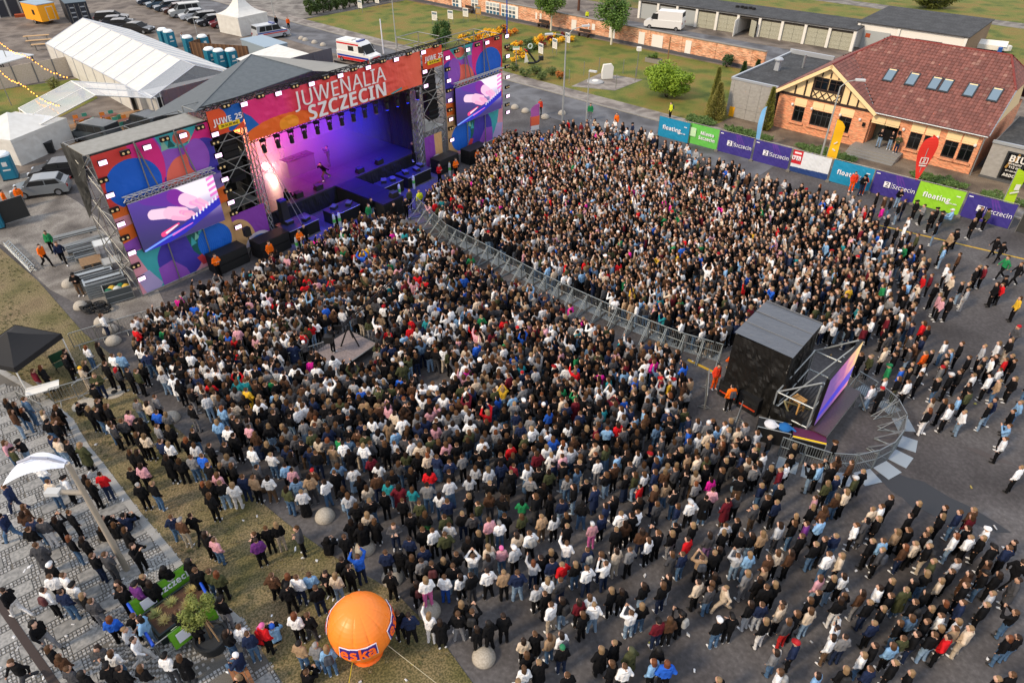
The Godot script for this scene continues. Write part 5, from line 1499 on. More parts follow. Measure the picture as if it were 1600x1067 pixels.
	part("lens", ball, glow("lamp_dazzling", K(1.0, 0.93, 0.85), 14.0), f)
	var ol := OmniLight3D.new()
	ol.name = "floor_light"
	ol.light_color = K(1.0, 0.80, 0.66); ol.light_energy = 7.0; ol.omni_range = 30.0; ol.omni_attenuation = 2.0; ol.light_size = 0.25
	ol.shadow_enabled = true
	f.add_child(ol)
	ol.position = V(0, 0.55, 0.75)

func cabinet(called: String, label: String, cat: String, s: float, y: float, t: float, size: Vector3, mat: Material, group := "", turn := 0.0, grille := true) -> Node3D:
	var o := on_stage(called, label, cat, s, y, t, group, turn)
	bx("cabinet", V(0, size.y * 0.5, 0), size, mat, o)
	if grille: bx("grille", V(0, size.y * 0.5, size.z * 0.5 + 0.012), V(size.x - 0.1, size.y - 0.1, 0.02), mt("speaker_grille", K(0.09, 0.09, 0.09), 0.7), o)
	return o

func stage_gear(black: Material, box: Material, dark: Material, steel: Material) -> void:
	# subwoofers on the ground
	for q in [[5.6, 1.0, "beside the left screen"], [8.6, 1.6, "below the purple banner at the left tower"], [26.7, 1.2, "below the sand banner at the right tower"], [29.9, 1.8, "below the right screen"]]:
		for k in 2:
			var which: String = ["lower", "upper"][k]
			cabinet("subwoofer", "%s black subwoofer of the stack %s" % [which, q[2]], "speaker", q[0], 0.02 + k * 0.63, q[1], V(2.4, 0.61, 1.1), box, "ground subwoofers", 0.0)
	# line arrays
	for q in [[8.4, "left", 8], [27.1, "right", 10]]:
		var o := on_stage("line_array", "black curved line array speaker hanging in the %s stage tower" % q[1], "speaker", q[0], 0, -0.6, "line arrays in the towers")
		bx("fly_bar", V(0, 8.3, 0), V(1.2, 0.16, 0.7), dark, o)
		for k in int(q[2]):
			var a := 0.02 * k * k * 0.25
			var m := MB.new()
			m.hull(V(0, 0, 0), Vector2(1.15, 0.6), Vector2(1.15, 0.66), 0.38)
			var p := part("cabinet", m, box, o, V(0, 7.7 - k * 0.4, 0.02 * k))
			p.rotation.x = a
	# wedges
	for q in [[13.6, -1.6, "near left front"], [15.4, -1.5, "left of catwalk"], [19.6, -1.5, "right of catwalk"], [21.8, -1.6, "near right front"], [18.1, 4.0, "at the catwalk tip"]]:
		var o := on_stage("floor_monitor", "black wedge floor monitor %s of stage deck" % q[2], "speaker", q[0], 1.41, q[1], "wedge floor monitors")
		var m := MB.new()
		m.plate(v2([-0.22, 0, 0.24, 0, 0.24, 0.12, 0.0, 0.42, -0.22, 0.36]), -0.32, 0.32)
		var p := part("cabinet", m, box, o)
		p.rotation.y = PI / 2
		bx("grille", V(0, 0.27, -0.13), V(0.56, 0.36, 0.02), mt("speaker_grille", K(0.09, 0.09, 0.09), 0.7), o, Basis(Vector3.RIGHT, -0.9))
	# DJ booth
	var dj := on_stage("mixing_booth", "draped DJ booth with decks on top in pink smoke", "booth", 16.6, 1.4, -5.4)
	bx("body", V(0, 0.62, 0), V(2.6, 1.24, 1.0), mt("grey_booth_cloth", K(0.22, 0.19, 0.21), 0.8), dj)
	bx("top", V(0, 1.27, 0), V(2.7, 0.06, 1.05), dark, dj)
	for k in 3: bx("deck", V(-0.8 + k * 0.8, 1.36, 0.05), V(0.6, 0.11, 0.5), box, dj)
	# side platforms with blue-lit tables
	for q in [[11.4, 0.9, 2.6, 1.7, "left platform"], [15.0, 1.5, 2.4, 1.5, "left of catwalk"], [20.4, 0.9, 2.1, 1.3, "right of catwalk"], [23.2, 0.9, 2.7, 1.5, "right platform"]]:
		var o := on_stage("side_table", "low black gear riser in blue light, %s" % q[4], "riser", q[0], 0, q[1], "gear risers before the stage")
		bx("top", V(0, 0.93, 0), V(q[2], 0.06, q[3]), mt("riser_top", K(0.17, 0.17, 0.22), 0.4), o)
		bx("skirt", V(0, 0.45, 0), V(q[2] - 0.06, 0.9, q[3] - 0.06), black, o)
		rods("rim", [[V(-q[2] * 0.5, 0.93, q[3] * 0.5), V(q[2] * 0.5, 0.93, q[3] * 0.5)], [V(q[2] * 0.5, 0.93, q[3] * 0.5), V(q[2] * 0.5, 0.93, -q[3] * 0.5)]], 0.03, steel, o)
	var k := 0
	for q in [[10.9, 0.7], [12.0, 1.2], [14.5, 1.3], [15.6, 1.7], [20.1, 0.7], [20.8, 1.0], [22.4, 0.8], [23.4, 1.1], [24.2, 0.7]]:
		var o := on_stage("equipment_case", "small black equipment case, %s from the left on the gear risers" % ORD[k], "case", q[0], 0.965, q[1], "equipment cases on the risers", 0.2 * k)
		bx("body", V(0, 0.1, 0), V(0.55, 0.2, 0.4), box, o)
		bx("lid", V(0, 0.225, 0), V(0.57, 0.05, 0.42), mt("grey_case_lid", K(0.3, 0.3, 0.34), 0.5), o)
		k += 1
	# gas bottles with green labels
	for q in [[13.6, 2.3], [14.0, 2.4], [9.7, 3.0], [9.9, 3.2], [22.2, 1.9], [20.3, 2.2], [26.0, 2.4]]:
		var o := on_stage("gas_bottle", "white gas bottle with green label, %s before the stage" % nth("gas"), "gas bottle", q[0], 0.0, q[1], "gas bottles before the stage")
		var m := MB.new()
		m.lathe(Vector3.ZERO, [[0.0, 0.0], [0.11, 0.0], [0.11, 0.95], [0.08, 1.1], [0.03, 1.16], [0.0, 1.16]], 10)
		part("body", m, mt("bottle_white", K(0.8, 0.82, 0.8), 0.4), o)
		m = MB.new()
		m.lathe(Vector3.ZERO, [[0.115, 0.5], [0.115, 0.75]], 10)
		part("label", m, mt("bottle_green", K(0.35, 0.75, 0.3), 0.5), o)
		m = MB.new()
		m.lathe(Vector3.ZERO, [[0.04, 1.14], [0.04, 1.26], [0.0, 1.28]], 8)
		part("valve", m, mt("brass", K(0.7, 0.55, 0.3), 0.4, 0.8), o)
	# left rig tower with its blue cap
	var rg := on_stage("speaker_column", "slim black speaker column with blue lit cap at left stage corner", "speaker", 10.9, 0, 0.3)
	var c := MB.new()
	c.hull(Vector3.ZERO, Vector2(0.7, 0.6), Vector2(0.5, 0.45), 2.6)
	part("body", c, box, rg)
	bx("cap", V(0, 2.66, 0), V(0.52, 0.1, 0.46), mt("blue_cap", K(0.08, 0.12, 0.5), 0.5), rg)
	# guy cables
	rods("cable", [[V(-0.5, 6.5, -0.2), V(1.2, 0.1, 1.3)], [V(-0.5, 6.5, -0.2), V(0.6, 0.1, 1.5)]], 0.02, steel, rg)
	# small speaker on a stand left
	var ss := on_stage("stand_speaker", "small black loudspeaker on a stand before the left banner wall", "speaker", 7.4, 0, 1.0)
	rods("pole", [[V(0, 0, 0), V(0, 1.6, 0)], [V(0, 0.6, 0), V(0.4, 0, 0.2)], [V(0, 0.6, 0), V(-0.4, 0, 0.2)], [V(0, 0.6, 0), V(0, 0, -0.4)]], 0.025, dark, ss)
	bx("cabinet", V(0, 1.85, 0), V(0.42, 0.6, 0.36), box, ss)

# ---------- houses and walls ----------
func wall_cells(m: MB, x0: float, x1: float, y0: float, y1: float, z0: float, z1: float, holes: Array) -> void:
	var xs := [x0, x1]
	var ys := [y0, y1]
	for h in holes:
		xs.append(h[0]); xs.append(h[1]); ys.append(h[2]); ys.append(h[3])
	xs.sort(); ys.sort()
	for i in xs.size() - 1:
		for j in ys.size() - 1:
			var a: float = xs[i]
			var b: float = xs[i + 1]
			var c: float = ys[j]
			var d: float = ys[j + 1]
			if b - a < 0.001 or d - c < 0.001: continue
			var inside := false
			for h in holes:
				if (a + b) * 0.5 > h[0] and (a + b) * 0.5 < h[1] and (c + d) * 0.5 > h[2] and (c + d) * 0.5 < h[3]: inside = true
			if not inside: m.box(V((a + b) * 0.5, (c + d) * 0.5, (z0 + z1) * 0.5), V(b - a, d - c, z1 - z0))

func window(parent: Node, x0: float, x1: float, y0: float, y1: float, z: float, frame: Material, pane: Material, bars := 1, sill: Material = null) -> void:
	var w := Node3D.new()
	w.name = "window"
	parent.add_child(w, true)
	var f := 0.07
	var m := MB.new()
	m.box(V((x0 + x1) * 0.5, y1 - f * 0.5, z), V(x1 - x0, f, 0.1))
	m.box(V((x0 + x1) * 0.5, y0 + f * 0.5, z), V(x1 - x0, f, 0.1))
	for k in bars + 2:
		var x := lerpf(x0 + f * 0.5, x1 - f * 0.5, float(k) / (bars + 1))
		m.box(V(x, (y0 + y1) * 0.5, z), V(f, y1 - y0 - 2.0 * f, 0.1))
	m.box(V((x0 + x1) * 0.5, lerpf(y0, y1, 0.68), z + 0.002), V(x1 - x0 - 2.0 * f, 0.05, 0.1))
	part("frame", m, frame, w)
	for k in bars + 1:
		var a := lerpf(x0 + f * 0.5, x1 - f * 0.5, float(k) / (bars + 1))
		var b := lerpf(x0 + f * 0.5, x1 - f * 0.5, float(k + 1) / (bars + 1))
		bx("pane", V((a + b) * 0.5, (y0 + y1) * 0.5, z - 0.02), V(b - a - f, y1 - y0 - 2.0 * f, 0.02), pane, w)
	if sill: bx("sill", V((x0 + x1) * 0.5, y0 - 0.09, z + 0.22), V(x1 - x0 + 0.3, 0.14, 0.36), sill, w)

func in_poly(p: Vector2, poly: PackedVector2Array) -> bool:
	return Geometry2D.is_point_in_polygon(p, poly)

# a roof slope through 3D points; the first two lie on the eave
func slope(parent: Node, pts: Array, mat: Material, tile_mesh: ArrayMesh, tile_mat: Material, r: RandomNumberGenerator, mid: Vector2) -> void:
	var a: Vector3 = pts[0]
	var ux: Vector3 = (pts[1] - a).normalized()
	var n: Vector3 = (pts[1] - a).cross(pts[2] - a).normalized()
	if n.y < 0.0: n = -n
	var uy := n.cross(ux).normalized()
	if uy.y < 0.0: uy = -uy
	var flat := PackedVector2Array()
	for p in pts: flat.append(Vector2((p - a).dot(ux), (p - a).dot(uy)))
	var m := MB.new()
	var ix := Geometry2D.triangulate_polygon(flat)
	for i in range(0, ix.size(), 3):
		m.tri(pts[ix[i]] - n * 0.04, pts[ix[i + 1]] - n * 0.04, pts[ix[i + 2]] - n * 0.04)
	part("roof_boarding", m, mat, parent)
	var lo := flat[0]
	var hi := flat[0]
	for p in flat:
		lo = lo.min(p); hi = hi.max(p)
	var at := []
	var row := 0
	var y := lo.y + 0.16
	while y < hi.y:
		var x := lo.x + 0.15
		while x < hi.x:
			if in_poly(Vector2(x, y), flat): at.append([Transform3D(Basis(ux, n, uy.cross(Vector3.ZERO) + ux.cross(n)).rotated(ux, 0.0), a + ux * x + uy * y + n * 0.02), row])
			x += 0.3
		y += 0.34
		row += 1
	var mm := MultiMesh.new()
	mm.transform_format = MultiMesh.TRANSFORM_3D
	mm.use_colors = true
	mm.mesh = tile_mesh
	mm.instance_count = at.size()
	for i in at.size():
		var x: Transform3D = at[i][0]
		# local axes: x along the eave, y out of the roof, z down the slope
		x.basis = Basis(ux, n, -uy)
		if ux.cross(n).dot(-uy) < 0.0: x.basis = Basis(-ux, n, -uy)
		mm.set_instance_transform(i, x)
		var g := r.randf_range(0.72, 1.18)
		var lich := 1.35 if r.randf() < 0.035 else 1.0
		mm.set_instance_color(i, K(0.185 * g * lich, 0.068 * g * lich * lich, 0.052 * g * lich * lich))
	var mi := MultiMeshInstance3D.new()
	mi.name = "roof_tiles"
	mi.multimesh = mm
	mi.material_override = tile_mat
	mi.set_meta("kind", "stuff")
	parent.add_child(mi, true)

func brick_image(base: Color, spread: float, seed_: int) -> Image:
	var r := RandomNumberGenerator.new()
	r.seed = seed_
	var im := Image.create(256, 256, false, Image.FORMAT_RGB8)
	im.fill(K(base.r * 0.92, base.g * 1.05, base.b * 1.12))
	for row in 32:
		for k in 9:
			var f := 1.0 + r.randf_range(-spread, spread)
			var h := r.randf_range(-0.05, 0.05)
			im.fill_rect(Rect2i(k * 32 - (16 if row % 2 else 0), row * 8, 31, 7), K(clampf(base.r * f, 0, 1), clampf((base.g + h) * f, 0, 1), clampf((base.b + h) * f, 0, 1)))
	return im

func brick_mat(called: String, base: Color, spread: float, seed_: int) -> StandardMaterial3D:
	var m := mt(called, Color.WHITE, 0.9)
	m.albedo_texture = ImageTexture.create_from_image(brick_image(base, spread, seed_))
	m.uv1_triplanar = true
	m.uv1_scale = V(0.46, 0.46, 0.46)
	return m

func houses() -> void:
	var brick := brick_mat("orange_brick", K(0.83, 0.56, 0.41), 0.13, 3)
	var old_brick := brick_mat("weathered_brick", K(0.80, 0.61, 0.49), 0.3, 4)
	old_brick.uv1_world_triplanar = true
	old_brick.detail_enabled = true
	old_brick.detail_albedo = noise_tex(0.02, [[0.0, K(0.8, 0.62, 0.5)], [0.5, K(1, 1, 1)], [1.0, K(1.0, 0.95, 0.9)]], 61, 256)
	old_brick.detail_blend_mode = BaseMaterial3D.BLEND_MODE_MUL
	old_brick.detail_uv_layer = BaseMaterial3D.DETAIL_UV_2
	old_brick.uv2_triplanar = true; old_brick.uv2_world_triplanar = true
	old_brick.uv2_scale = Vector3.ONE / 9.0
	var cream := mt("cream_plaster", K(0.93, 0.82, 0.62), 0.85)
	var timber := mt("dark_timber", K(0.16, 0.10, 0.08), 0.7)
	var frame := mt("anthracite_frame", K(0.16, 0.17, 0.18), 0.5)
	var pane := mt("dark_glass", K(0.05, 0.06, 0.07), 0.08)
	var white := mt("white_paint", K(0.86, 0.85, 0.82), 0.8)
	var boards := mt("roof_underlay", K(0.28, 0.12, 0.10), 0.9)
	var gutter := mt("zinc_gutter", K(0.62, 0.64, 0.65), 0.4, 0.6)
	var tile_mat := mt("clay_tile", Color.WHITE, 0.7)
	tile_mat.vertex_color_use_as_albedo = true
	var r := RandomNumberGenerator.new()
	r.seed = 9
	# --- brick house
	var h := thing("brick_house", "orange brick house with half-timbered cream gable and red tiled roof", "house", HOUSE_AT, HOUSE_TURN)
	var m := MB.new()
	wall_cells(m, 0.0, 8.75, 0.0, 3.45, -0.35, 0.0, [[1.7, 2.75, 1.0, 2.45], [3.45, 5.45, 1.0, 2.45], [6.05, 7.2, 1.0, 2.45]])
	wall_cells(m, 11.35, 17.75, 0.0, 3.3, -0.35, 0.0, [[12.3, 13.3, 0.95, 2.45], [13.5, 14.5, 0.95, 2.45], [15.15, 16.2, 0.95, 2.45], [16.4, 17.4, 0.95, 2.45]])
	wall_cells(m, 8.75, 11.35, 2.75, 3.3, -0.35, 0.0, [])
	m.box(V(0.175, 1.7, -7.0), V(0.35, 3.4, 13.25))
	m.box(V(17.55, 1.65, -7.0), V(0.4, 3.3, 13.25))
	m.box(V(8.9, 1.65, -13.5), V(17.5, 3.3, 0.3))
	m.box(V(8.72, 1.4, -1.2), V(0.3, 2.8, 1.68)); m.box(V(11.38, 1.4, -1.2), V(0.3, 2.8, 1.68))
	part("wall", m, brick, h)
	m = MB.new()
	m.plate(v2([0.0, 3.45, 8.75, 3.45, 4.37, 6.45]), -0.3, 0.0)
	part("gable", m, cream, h)
	m = MB.new()
	m.plate(v2([0.4, 0.0, -9.8, 0.0, -7.6, 2.9, -3.7 + 1.2, 2.9]), -0.1, 0.1)
	var rg := part("gable", m, cream, h, V(17.66, 3.4, -1.0), PI / 2)
	rg.rotation.y = -PI / 2
	rg.position = V(17.66, 3.35, -2.0)
	for q in [[1.7, 2.75], [3.45, 4.4], [4.55, 5.45], [6.05, 7.2], [8.95, 10.0], [10.15, 11.2], [12.3, 13.3], [13.5, 14.5], [15.15, 16.2], [16.4, 17.4]]:
		bx("plaster_panel", V((q[0] + q[1]) * 0.5, 2.92, 0.012), V(q[1] - q[0] + 0.1, 0.55, 0.03), cream, h)
		bx("lintel", V((q[0] + q[1]) * 0.5, 2.56, 0.015), V(q[1] - q[0] + 0.1, 0.12, 0.035), cream, h)
	# timber of the gable
	bx("beam", V(4.37, 3.42, 0.04), V(8.9, 0.2, 0.1), timber, h)
	for x in [1.45, 2.35, 3.0, 5.75, 6.45, 7.3]:
		var top := 3.5 + 0.67 * (minf(x, 8.75 - x) + 0.1)
		bx("timber_post", V(x, (3.5 + top) * 0.5 - 0.1, 0.035), V(0.13, top - 3.5 - 0.3, 0.08), timber, h)
	for k in 4:
		for sgn in [-1.0, 1.0]: bx("timber_cross", V(3.35 + k * 0.68, 3.85, 0.03), V(0.08, 0.85, 0.06), timber, h, Basis(Vector3.BACK, 0.75 * sgn))
	bx("beam", V(4.37, 4.3, 0.045), V(2.9, 0.14, 0.1), timber, h)
	window(h, 3.1, 4.32, 4.36, 5.4, 0.06, timber, pane, 1)
	window(h, 4.42, 5.64, 4.36, 5.4, 0.06, timber, pane, 1)
	for x in [3.6, 4.37, 5.1]: bx("timber_post", V(x, 5.7, 0.03), V(0.12, 0.45, 0.06), timber, h)
	for q in [[1.7, 2.75, 1], [3.45, 5.45, 3], [6.05, 7.2, 1], [12.3, 13.3, 1], [13.5, 14.5, 1], [15.15, 16.2, 1], [16.4, 17.4, 1]]: window(h, q[0], q[1], 1.0, 2.44, -0.2, frame, pane, q[2], brick)
	# porch
	bx("porch_ceiling", V(10.05, 2.72, -1.0), V(2.4, 0.06, 1.9), cream, h)
	bx("porch_floor", V(10.05, 0.27, -0.9), V(2.5, 0.54, 2.1), mt("porch_stone", K(0.5, 0.49, 0.47)), h)
	var d := bx("door", V(10.4, 1.6, -1.9), V(1.3, 2.15, 0.08), frame, h)
	bx("pane", V(10.4, 1.6, -1.85), V(1.1, 1.9, 0.03), pane, d)
	bx("side_light", V(9.3, 1.6, -1.9), V(0.8, 2.15, 0.06), mt("grey_green_glass", K(0.35, 0.37, 0.33), 0.2), h)
	for k in 4: bx("step", V(10.2, 0.46 - k * 0.13, 0.75 + k * 0.38), V(4.2 - 0.0 * k, 0.13, 1.5), mt("porch_stone", K(0.5, 0.49, 0.47)), h)
	for x in [1.5, 3.4, 6.1, 7.9, 11.7, 14.5, 17.4]:
		m = MB.new()
		m.lathe(V(x, 2.55, 0.1), [[0.0, -0.13], [0.1, -0.1], [0.13, 0.0], [0.1, 0.1], [0.0, 0.13]], 10)
		part("wall_lamp", m, white, h)
	for x in [8.35, 11.5]: bx("bracket_lamp", V(x, 2.2, 0.12), V(0.22, 0.3, 0.22), mt("black_metal", K(0.05, 0.05, 0.055)), h)
	# roof
	m = MB.new()
	for k in 4:
		var a0 := PI * k / 4.0
		var a1 := PI * (k + 1) / 4.0
		m.quad(V(-cos(a0) * 0.15, sin(a0) * 0.055 + 0.0, -0.24), V(-cos(a1) * 0.15, sin(a1) * 0.055, -0.24), V(-cos(a1) * 0.15, sin(a1) * 0.055 + 0.04, 0.19), V(-cos(a0) * 0.15, sin(a0) * 0.055 + 0.04, 0.19))
		m.quad(V(-cos(a0) * 0.15, sin(a0) * 0.055 + 0.04, 0.19), V(-cos(a1) * 0.15, sin(a1) * 0.055 + 0.04, 0.19), V(-cos(a1) * 0.15, -0.03, 0.19), V(-cos(a0) * 0.15, -0.03, 0.19))
	var tile := m.mesh()
	var e0 := 3.55
	var q := 0.67
	var p := func(x: float, z: float, y: float): return V(x, y, z)
	var rf := V(4.35, e0 + q * 4.75, 0.45)
	var rb := V(4.35, e0 + q * 4.75, -4.35)
	var r0 := V(6.6, e0 + q * 7.0, -6.6)
	var r1 := V(16.4, e0 + q * 7.0, -6.6)
	var ef := V(-0.4, e0, 0.45)
	var eb := V(-0.4, e0, -13.6)
	var vl := V(9.1, e0, 0.4)
	var fr := V(18.1, e0, 0.4)
	var hc := V(18.1, e0 + 2.75, -3.7)
	var hd := V(18.1, e0 + 2.75, -9.5)
	var br := V(18.1, e0, -13.6)
	slope(h, [eb, ef, rf, rb, r0], boards, tile, tile_mat, r, Vector2.ZERO)
	slope(h, [V(9.1, e0, 0.45), V(9.1, e0, 0.40), rb, rf], boards, tile, tile_mat, r, Vector2.ZERO)
	slope(h, [vl, fr, hc, r1, r0, rb], boards, tile, tile_mat, r, Vector2.ZERO)
	slope(h, [hd, hc, r1], boards, tile, tile_mat, r, Vector2.ZERO)
	slope(h, [br, eb, r0, r1, hd], boards, tile, tile_mat, r, Vector2.ZERO)
	m = MB.new()
	for s in [[rf, rb], [rb, r0], [r0, r1], [r1, hc], [r0, eb], [r1, hd]]: m.tube(s[0] + V(0, 0.04, 0), s[1] + V(0, 0.04, 0), 0.11, 8)
	part("ridge_tiles", m, mt("red_ridge_tile", K(0.46, 0.17, 0.14), 0.7), h)
	m = MB.new()
	m.tube(vl + V(0, 0.02, 0), rb + V(0, 0.02, 0), 0.06, 6)
	m.tube(vl + V(0, -0.05, 0.08), fr + V(0, -0.05, 0.08), 0.07, 8)
	m.tube(fr + V(0.03, 0.03, 0), hc + V(0.03, 0.03, 0), 0.06, 6)
	m.tube(V(17.9, e0, 0.3), V(17.9, 0, 0.12), 0.05, 6)
	part("gutter", m, gutter, h)
	m = MB.new()
	for s in [[ef, rf], [V(9.1, e0, 0.45), rf]]:
		var dir: Vector3 = (s[1] - s[0]).normalized()
		m.box((s[0] + s[1]) * 0.5 + V(0, -0.16, 0.05), V((s[1] - s[0]).length() + 0.2, 0.3, 0.08), Basis(dir, V(0, 0, 1).cross(dir).normalized(), V(0, 0, 1)))
	part("bargeboard", m, cream, h)
	# roof windows
	var nrm := V(0, 1, q).normalized()
	var up := V(0, q, -1).normalized()
	for x in [8.45, 10.35, 12.2, 13.12, 15.05, 16.9]:
		var z := -3.0
		var c := V(x, e0 + q * (0.4 - z), z)
		var b := Basis(Vector3.RIGHT, nrm, -up)
		var w := bx("roof_window", c + nrm * 0.08, V(0.86, 0.16, 1.5), frame, h, b)
		bx("pane", c + nrm * 0.17, V(0.66, 0.03, 1.25), mt("skylight_glass", K(0.42, 0.50, 0.56), 0.06), w, b)
		bx("blind_edge", c + nrm * 0.175 + up * 0.58, V(0.62, 0.03, 0.1), cream, w, b)
	# --- flat grey annex on the left
	var g := thing("grey_annex", "low flat-roofed annex with grey panel walls beside the brick house", "building", HOUSE_AT, HOUSE_TURN)
	var panel := rough_mat("grey_panel", noise_tex(0.03, [[0.0, K(0.54, 0.53, 0.51)], [1.0, K(0.64, 0.63, 0.61)]], 62, 256), 3.0)
	var felt := rough_mat("roofing_felt", noise_tex(0.04, [[0.0, K(0.20, 0.205, 0.21)], [0.5, K(0.27, 0.275, 0.28)], [1.0, K(0.34, 0.345, 0.35)]], 63, 256), 4.0, noise_tex(0.02, [[0.0, K(0.7, 0.7, 0.7)], [1.0, K(1, 1, 1)]], 64, 256), 11.0)
	m = MB.new()
	m.box(V(-2.6, 1.85, -6.4), V(4.7, 3.7, 13.4))
	part("wall", m, mt("annex_core", K(0.3, 0.3, 0.3)), g)
	for k in [[-4.98, -4.6], [-4.58, -2.9], [-2.88, -1.75], [-1.73, -0.75], [-0.73, -0.25]]:
		bx("wall_panel", V((k[0] + k[1]) * 0.5, 2.45, 0.34), V(k[1] - k[0], 2.7, 0.08), panel, g)
		bx("wall_panel", V((k[0] + k[1]) * 0.5, 0.6, 0.34), V(k[1] - k[0], 0.96, 0.08), panel, g)
	bx("yellow_panel", V(-4.35, 0.62, 0.4), V(0.55, 0.95, 0.04), mt("yellow_panel_paint", K(0.93, 0.66, 0.05), 0.6), g)
	bx("roof_sheet", V(-2.6, 3.74, -6.4), V(4.6, 0.06, 13.2), felt, g)
	for s in [[V(-2.6, 3.82, 0.3), V(4.9, 0.2, 0.25)], [V(-2.6, 3.95, -13.0), V(4.9, 0.5, 0.25)], [V(-4.98, 3.82, -6.4), V(0.2, 0.2, 13.1)]]: bx("parapet", s[0], s[1], mt("metal_flashing", K(0.68, 0.70, 0.72), 0.4, 0.4), g)
	m = MB.new()
	m.hull(V(-3.0, 3.76, -5.4), Vector2(0.5, 0.5), Vector2(0.4, 0.4), 1.0)
	m.lathe(V(-3.0, 4.76, -5.4), [[0.45, 0.0], [0.45, 0.12], [0.3, 0.26], [0.0, 0.3]], 12)
	part("roof_vent", m, mt("metal_flashing", K(0.68, 0.70, 0.72)), g)
	rods("flue", [[V(-1.4, 3.76, -8.0), V(-1.4, 5.1, -8.0)]], 0.12, gutter, g, 8)
	# --- office on the right
	var o := thing("office_building", "low grey office building with dark window lettered BIURO", "building", HOUSE_AT, HOUSE_TURN)
	m = MB.new()
	m.box(V(23.3, 1.5, -4.6), V(9.6, 3.0, 8.6))
	part("wall", m, panel, o)
	bx("roof_sheet", V(23.3, 3.04, -4.6), V(9.4, 0.06, 8.4), felt, o)
	bx("parapet", V(23.3, 3.1, -0.28), V(9.7, 0.22, 0.2), mt("metal_flashing", K(0.68, 0.70, 0.72)), o)
	bx("plinth", V(23.3, 0.12, -0.2), V(9.7, 0.24, 0.25), mt("annex_core", K(0.3, 0.3, 0.3)), o)
	var wv := bx("shop_window", V(21.2, 1.45, -0.27), V(2.9, 2.3, 0.08), frame, o)
	bx("pane", V(20.5, 1.45, -0.21), V(1.25, 2.1, 0.03), pane, wv)
	bx("pane", V(21.9, 1.45, -0.21), V(1.3, 2.1, 0.03), pane, wv)
	for s in [[V(20.15, 1.6, -0.19), 0.16], [V(20.55, 2.2, -0.19), 0.14], [V(21.4, 2.1, -0.19), 0.14]]: bx("gold_print", s[0], V(s[1], 0.7, 0.01), mt("gold_print", K(0.6, 0.45, 0.2), 0.6), wv, Basis(Vector3.BACK, -0.3))
	lettering("BIURO", 0.75, 900, white, wv, Transform3D(Basis.IDENTITY, V(21.2, 2.1, -0.16)))
	lettering("WYNAJEM", 0.2, 600, white, wv, Transform3D(Basis.IDENTITY, V(20.6, 1.68, -0.16)))
	lettering("112 m²", 0.26, 700, white, wv, Transform3D(Basis.IDENTITY, V(20.65, 1.42, -0.16)))
	lettering("601 566 066", 0.16, 600, white, wv, Transform3D(Basis.IDENTITY, V(20.55, 1.1, -0.16)))
	lettering("ARDO", 0.34, 900, white, wv, Transform3D(Basis.IDENTITY, V(20.5, 0.72, -0.16)))
	# --- garages
	var ga := thing("garage_row", "row of garages with white piers and weathered wooden doors under a grey roof", "garage", V(20.0, 0, -116.5), -0.679)
	var wood := rough_mat("weathered_green_wood", noise_tex(0.05, [[0.0, K(0.48, 0.48, 0.42)], [0.5, K(0.64, 0.64, 0.57)], [1.0, K(0.74, 0.73, 0.67)]], 65, 256), 2.0)
	var gate := mt("grey_garage_gate", K(0.62, 0.64, 0.64), 0.7)
	bx("rear_wall", V(16.2, 1.3, -5.9), V(32.4, 2.6, 0.3), white, ga)
	m = MB.new()
	m.box(V(16.2, 2.72, -2.9), V(32.8, 0.14, 6.6), Basis(Vector3.RIGHT, 0.015))
	part("roof_sheet", m, felt, ga)
	bx("fascia", V(16.2, 2.56, 0.18), V(32.6, 0.16, 0.12), white, ga)
	for k in 11:
		bx("pier", V(k * 3.24, 1.25, 0.05), V(0.36, 2.5, 0.45), white, ga)
		if k < 10:
			var x := k * 3.24 + 1.62
			bx("dividing_wall", V(k * 3.24, 1.25, -2.9), V(0.2, 2.5, 5.7), white, ga)
			bx("transom", V(x, 2.3, -0.05), V(2.86, 0.3, 0.1), mt("dark_transom", K(0.22, 0.2, 0.17)), ga)
			if k == 5:
				var leaf := bx("door", V(x - 1.35, 1.05, 1.3), V(0.08, 2.1, 2.0), white, ga, Basis(Vector3.UP, 0.2))
				leaf.name = "door"
				bx("door", V(x + 0.9, 1.05, 0.5), V(0.08, 2.1, 1.4), wood, ga, Basis(Vector3.UP, 0.9))
			elif k < 3:
				bx("door", V(x, 1.08, -0.05), V(2.84, 2.14, 0.1), gate, ga)
			else:
				for j in 2:
					var leaf := bx("door", V(x - 0.715 + j * 1.43, 1.08, -0.05), V(1.4, 2.14, 0.08), wood, ga)
					for y in [0.5, 1.1, 1.7]: bx("rail", V(x - 0.715 + j * 1.43, y, 0.005), V(1.36, 0.12, 0.04), wood, leaf)
	m = MB.new()
	for k in 5:
		var y := MB.new()
		y.lathe(Vector3.ZERO, [[0.16, 0.0], [0.3, 0.0], [0.3, 0.2], [0.16, 0.2], [0.16, 0.0]], 12)
		m.add(y, Transform3D(Basis(Vector3.UP, k), V(14.5 + k * 0.62, 2.86, -3.0 - 0.25 * (k % 2))))
	part("roof_tyres", m, mt("tyre_rubber", K(0.05, 0.05, 0.05), 0.9), ga)
	# --- white garage building
	var wg := thing("white_garage", "white rendered garage building with dark flat roof behind the brick house", "building", V(46.4, 0, -98.6), -0.715)
	bx("wall", V(6.6, 1.55, -6.6), V(13.2, 3.1, 13.0), white, wg)
	bx("roof_sheet", V(6.6, 3.16, -6.6), V(13.6, 0.12, 13.5), felt, wg)
	bx("side_boarding", V(13.24, 1.5, -6.6), V(0.06, 2.9, 12.8), rough_mat("brown_boarding", noise_tex(0.06, [[0.0, K(0.42, 0.33, 0.24)], [1.0, K(0.62, 0.53, 0.42)]], 66, 256), 2.0), wg)
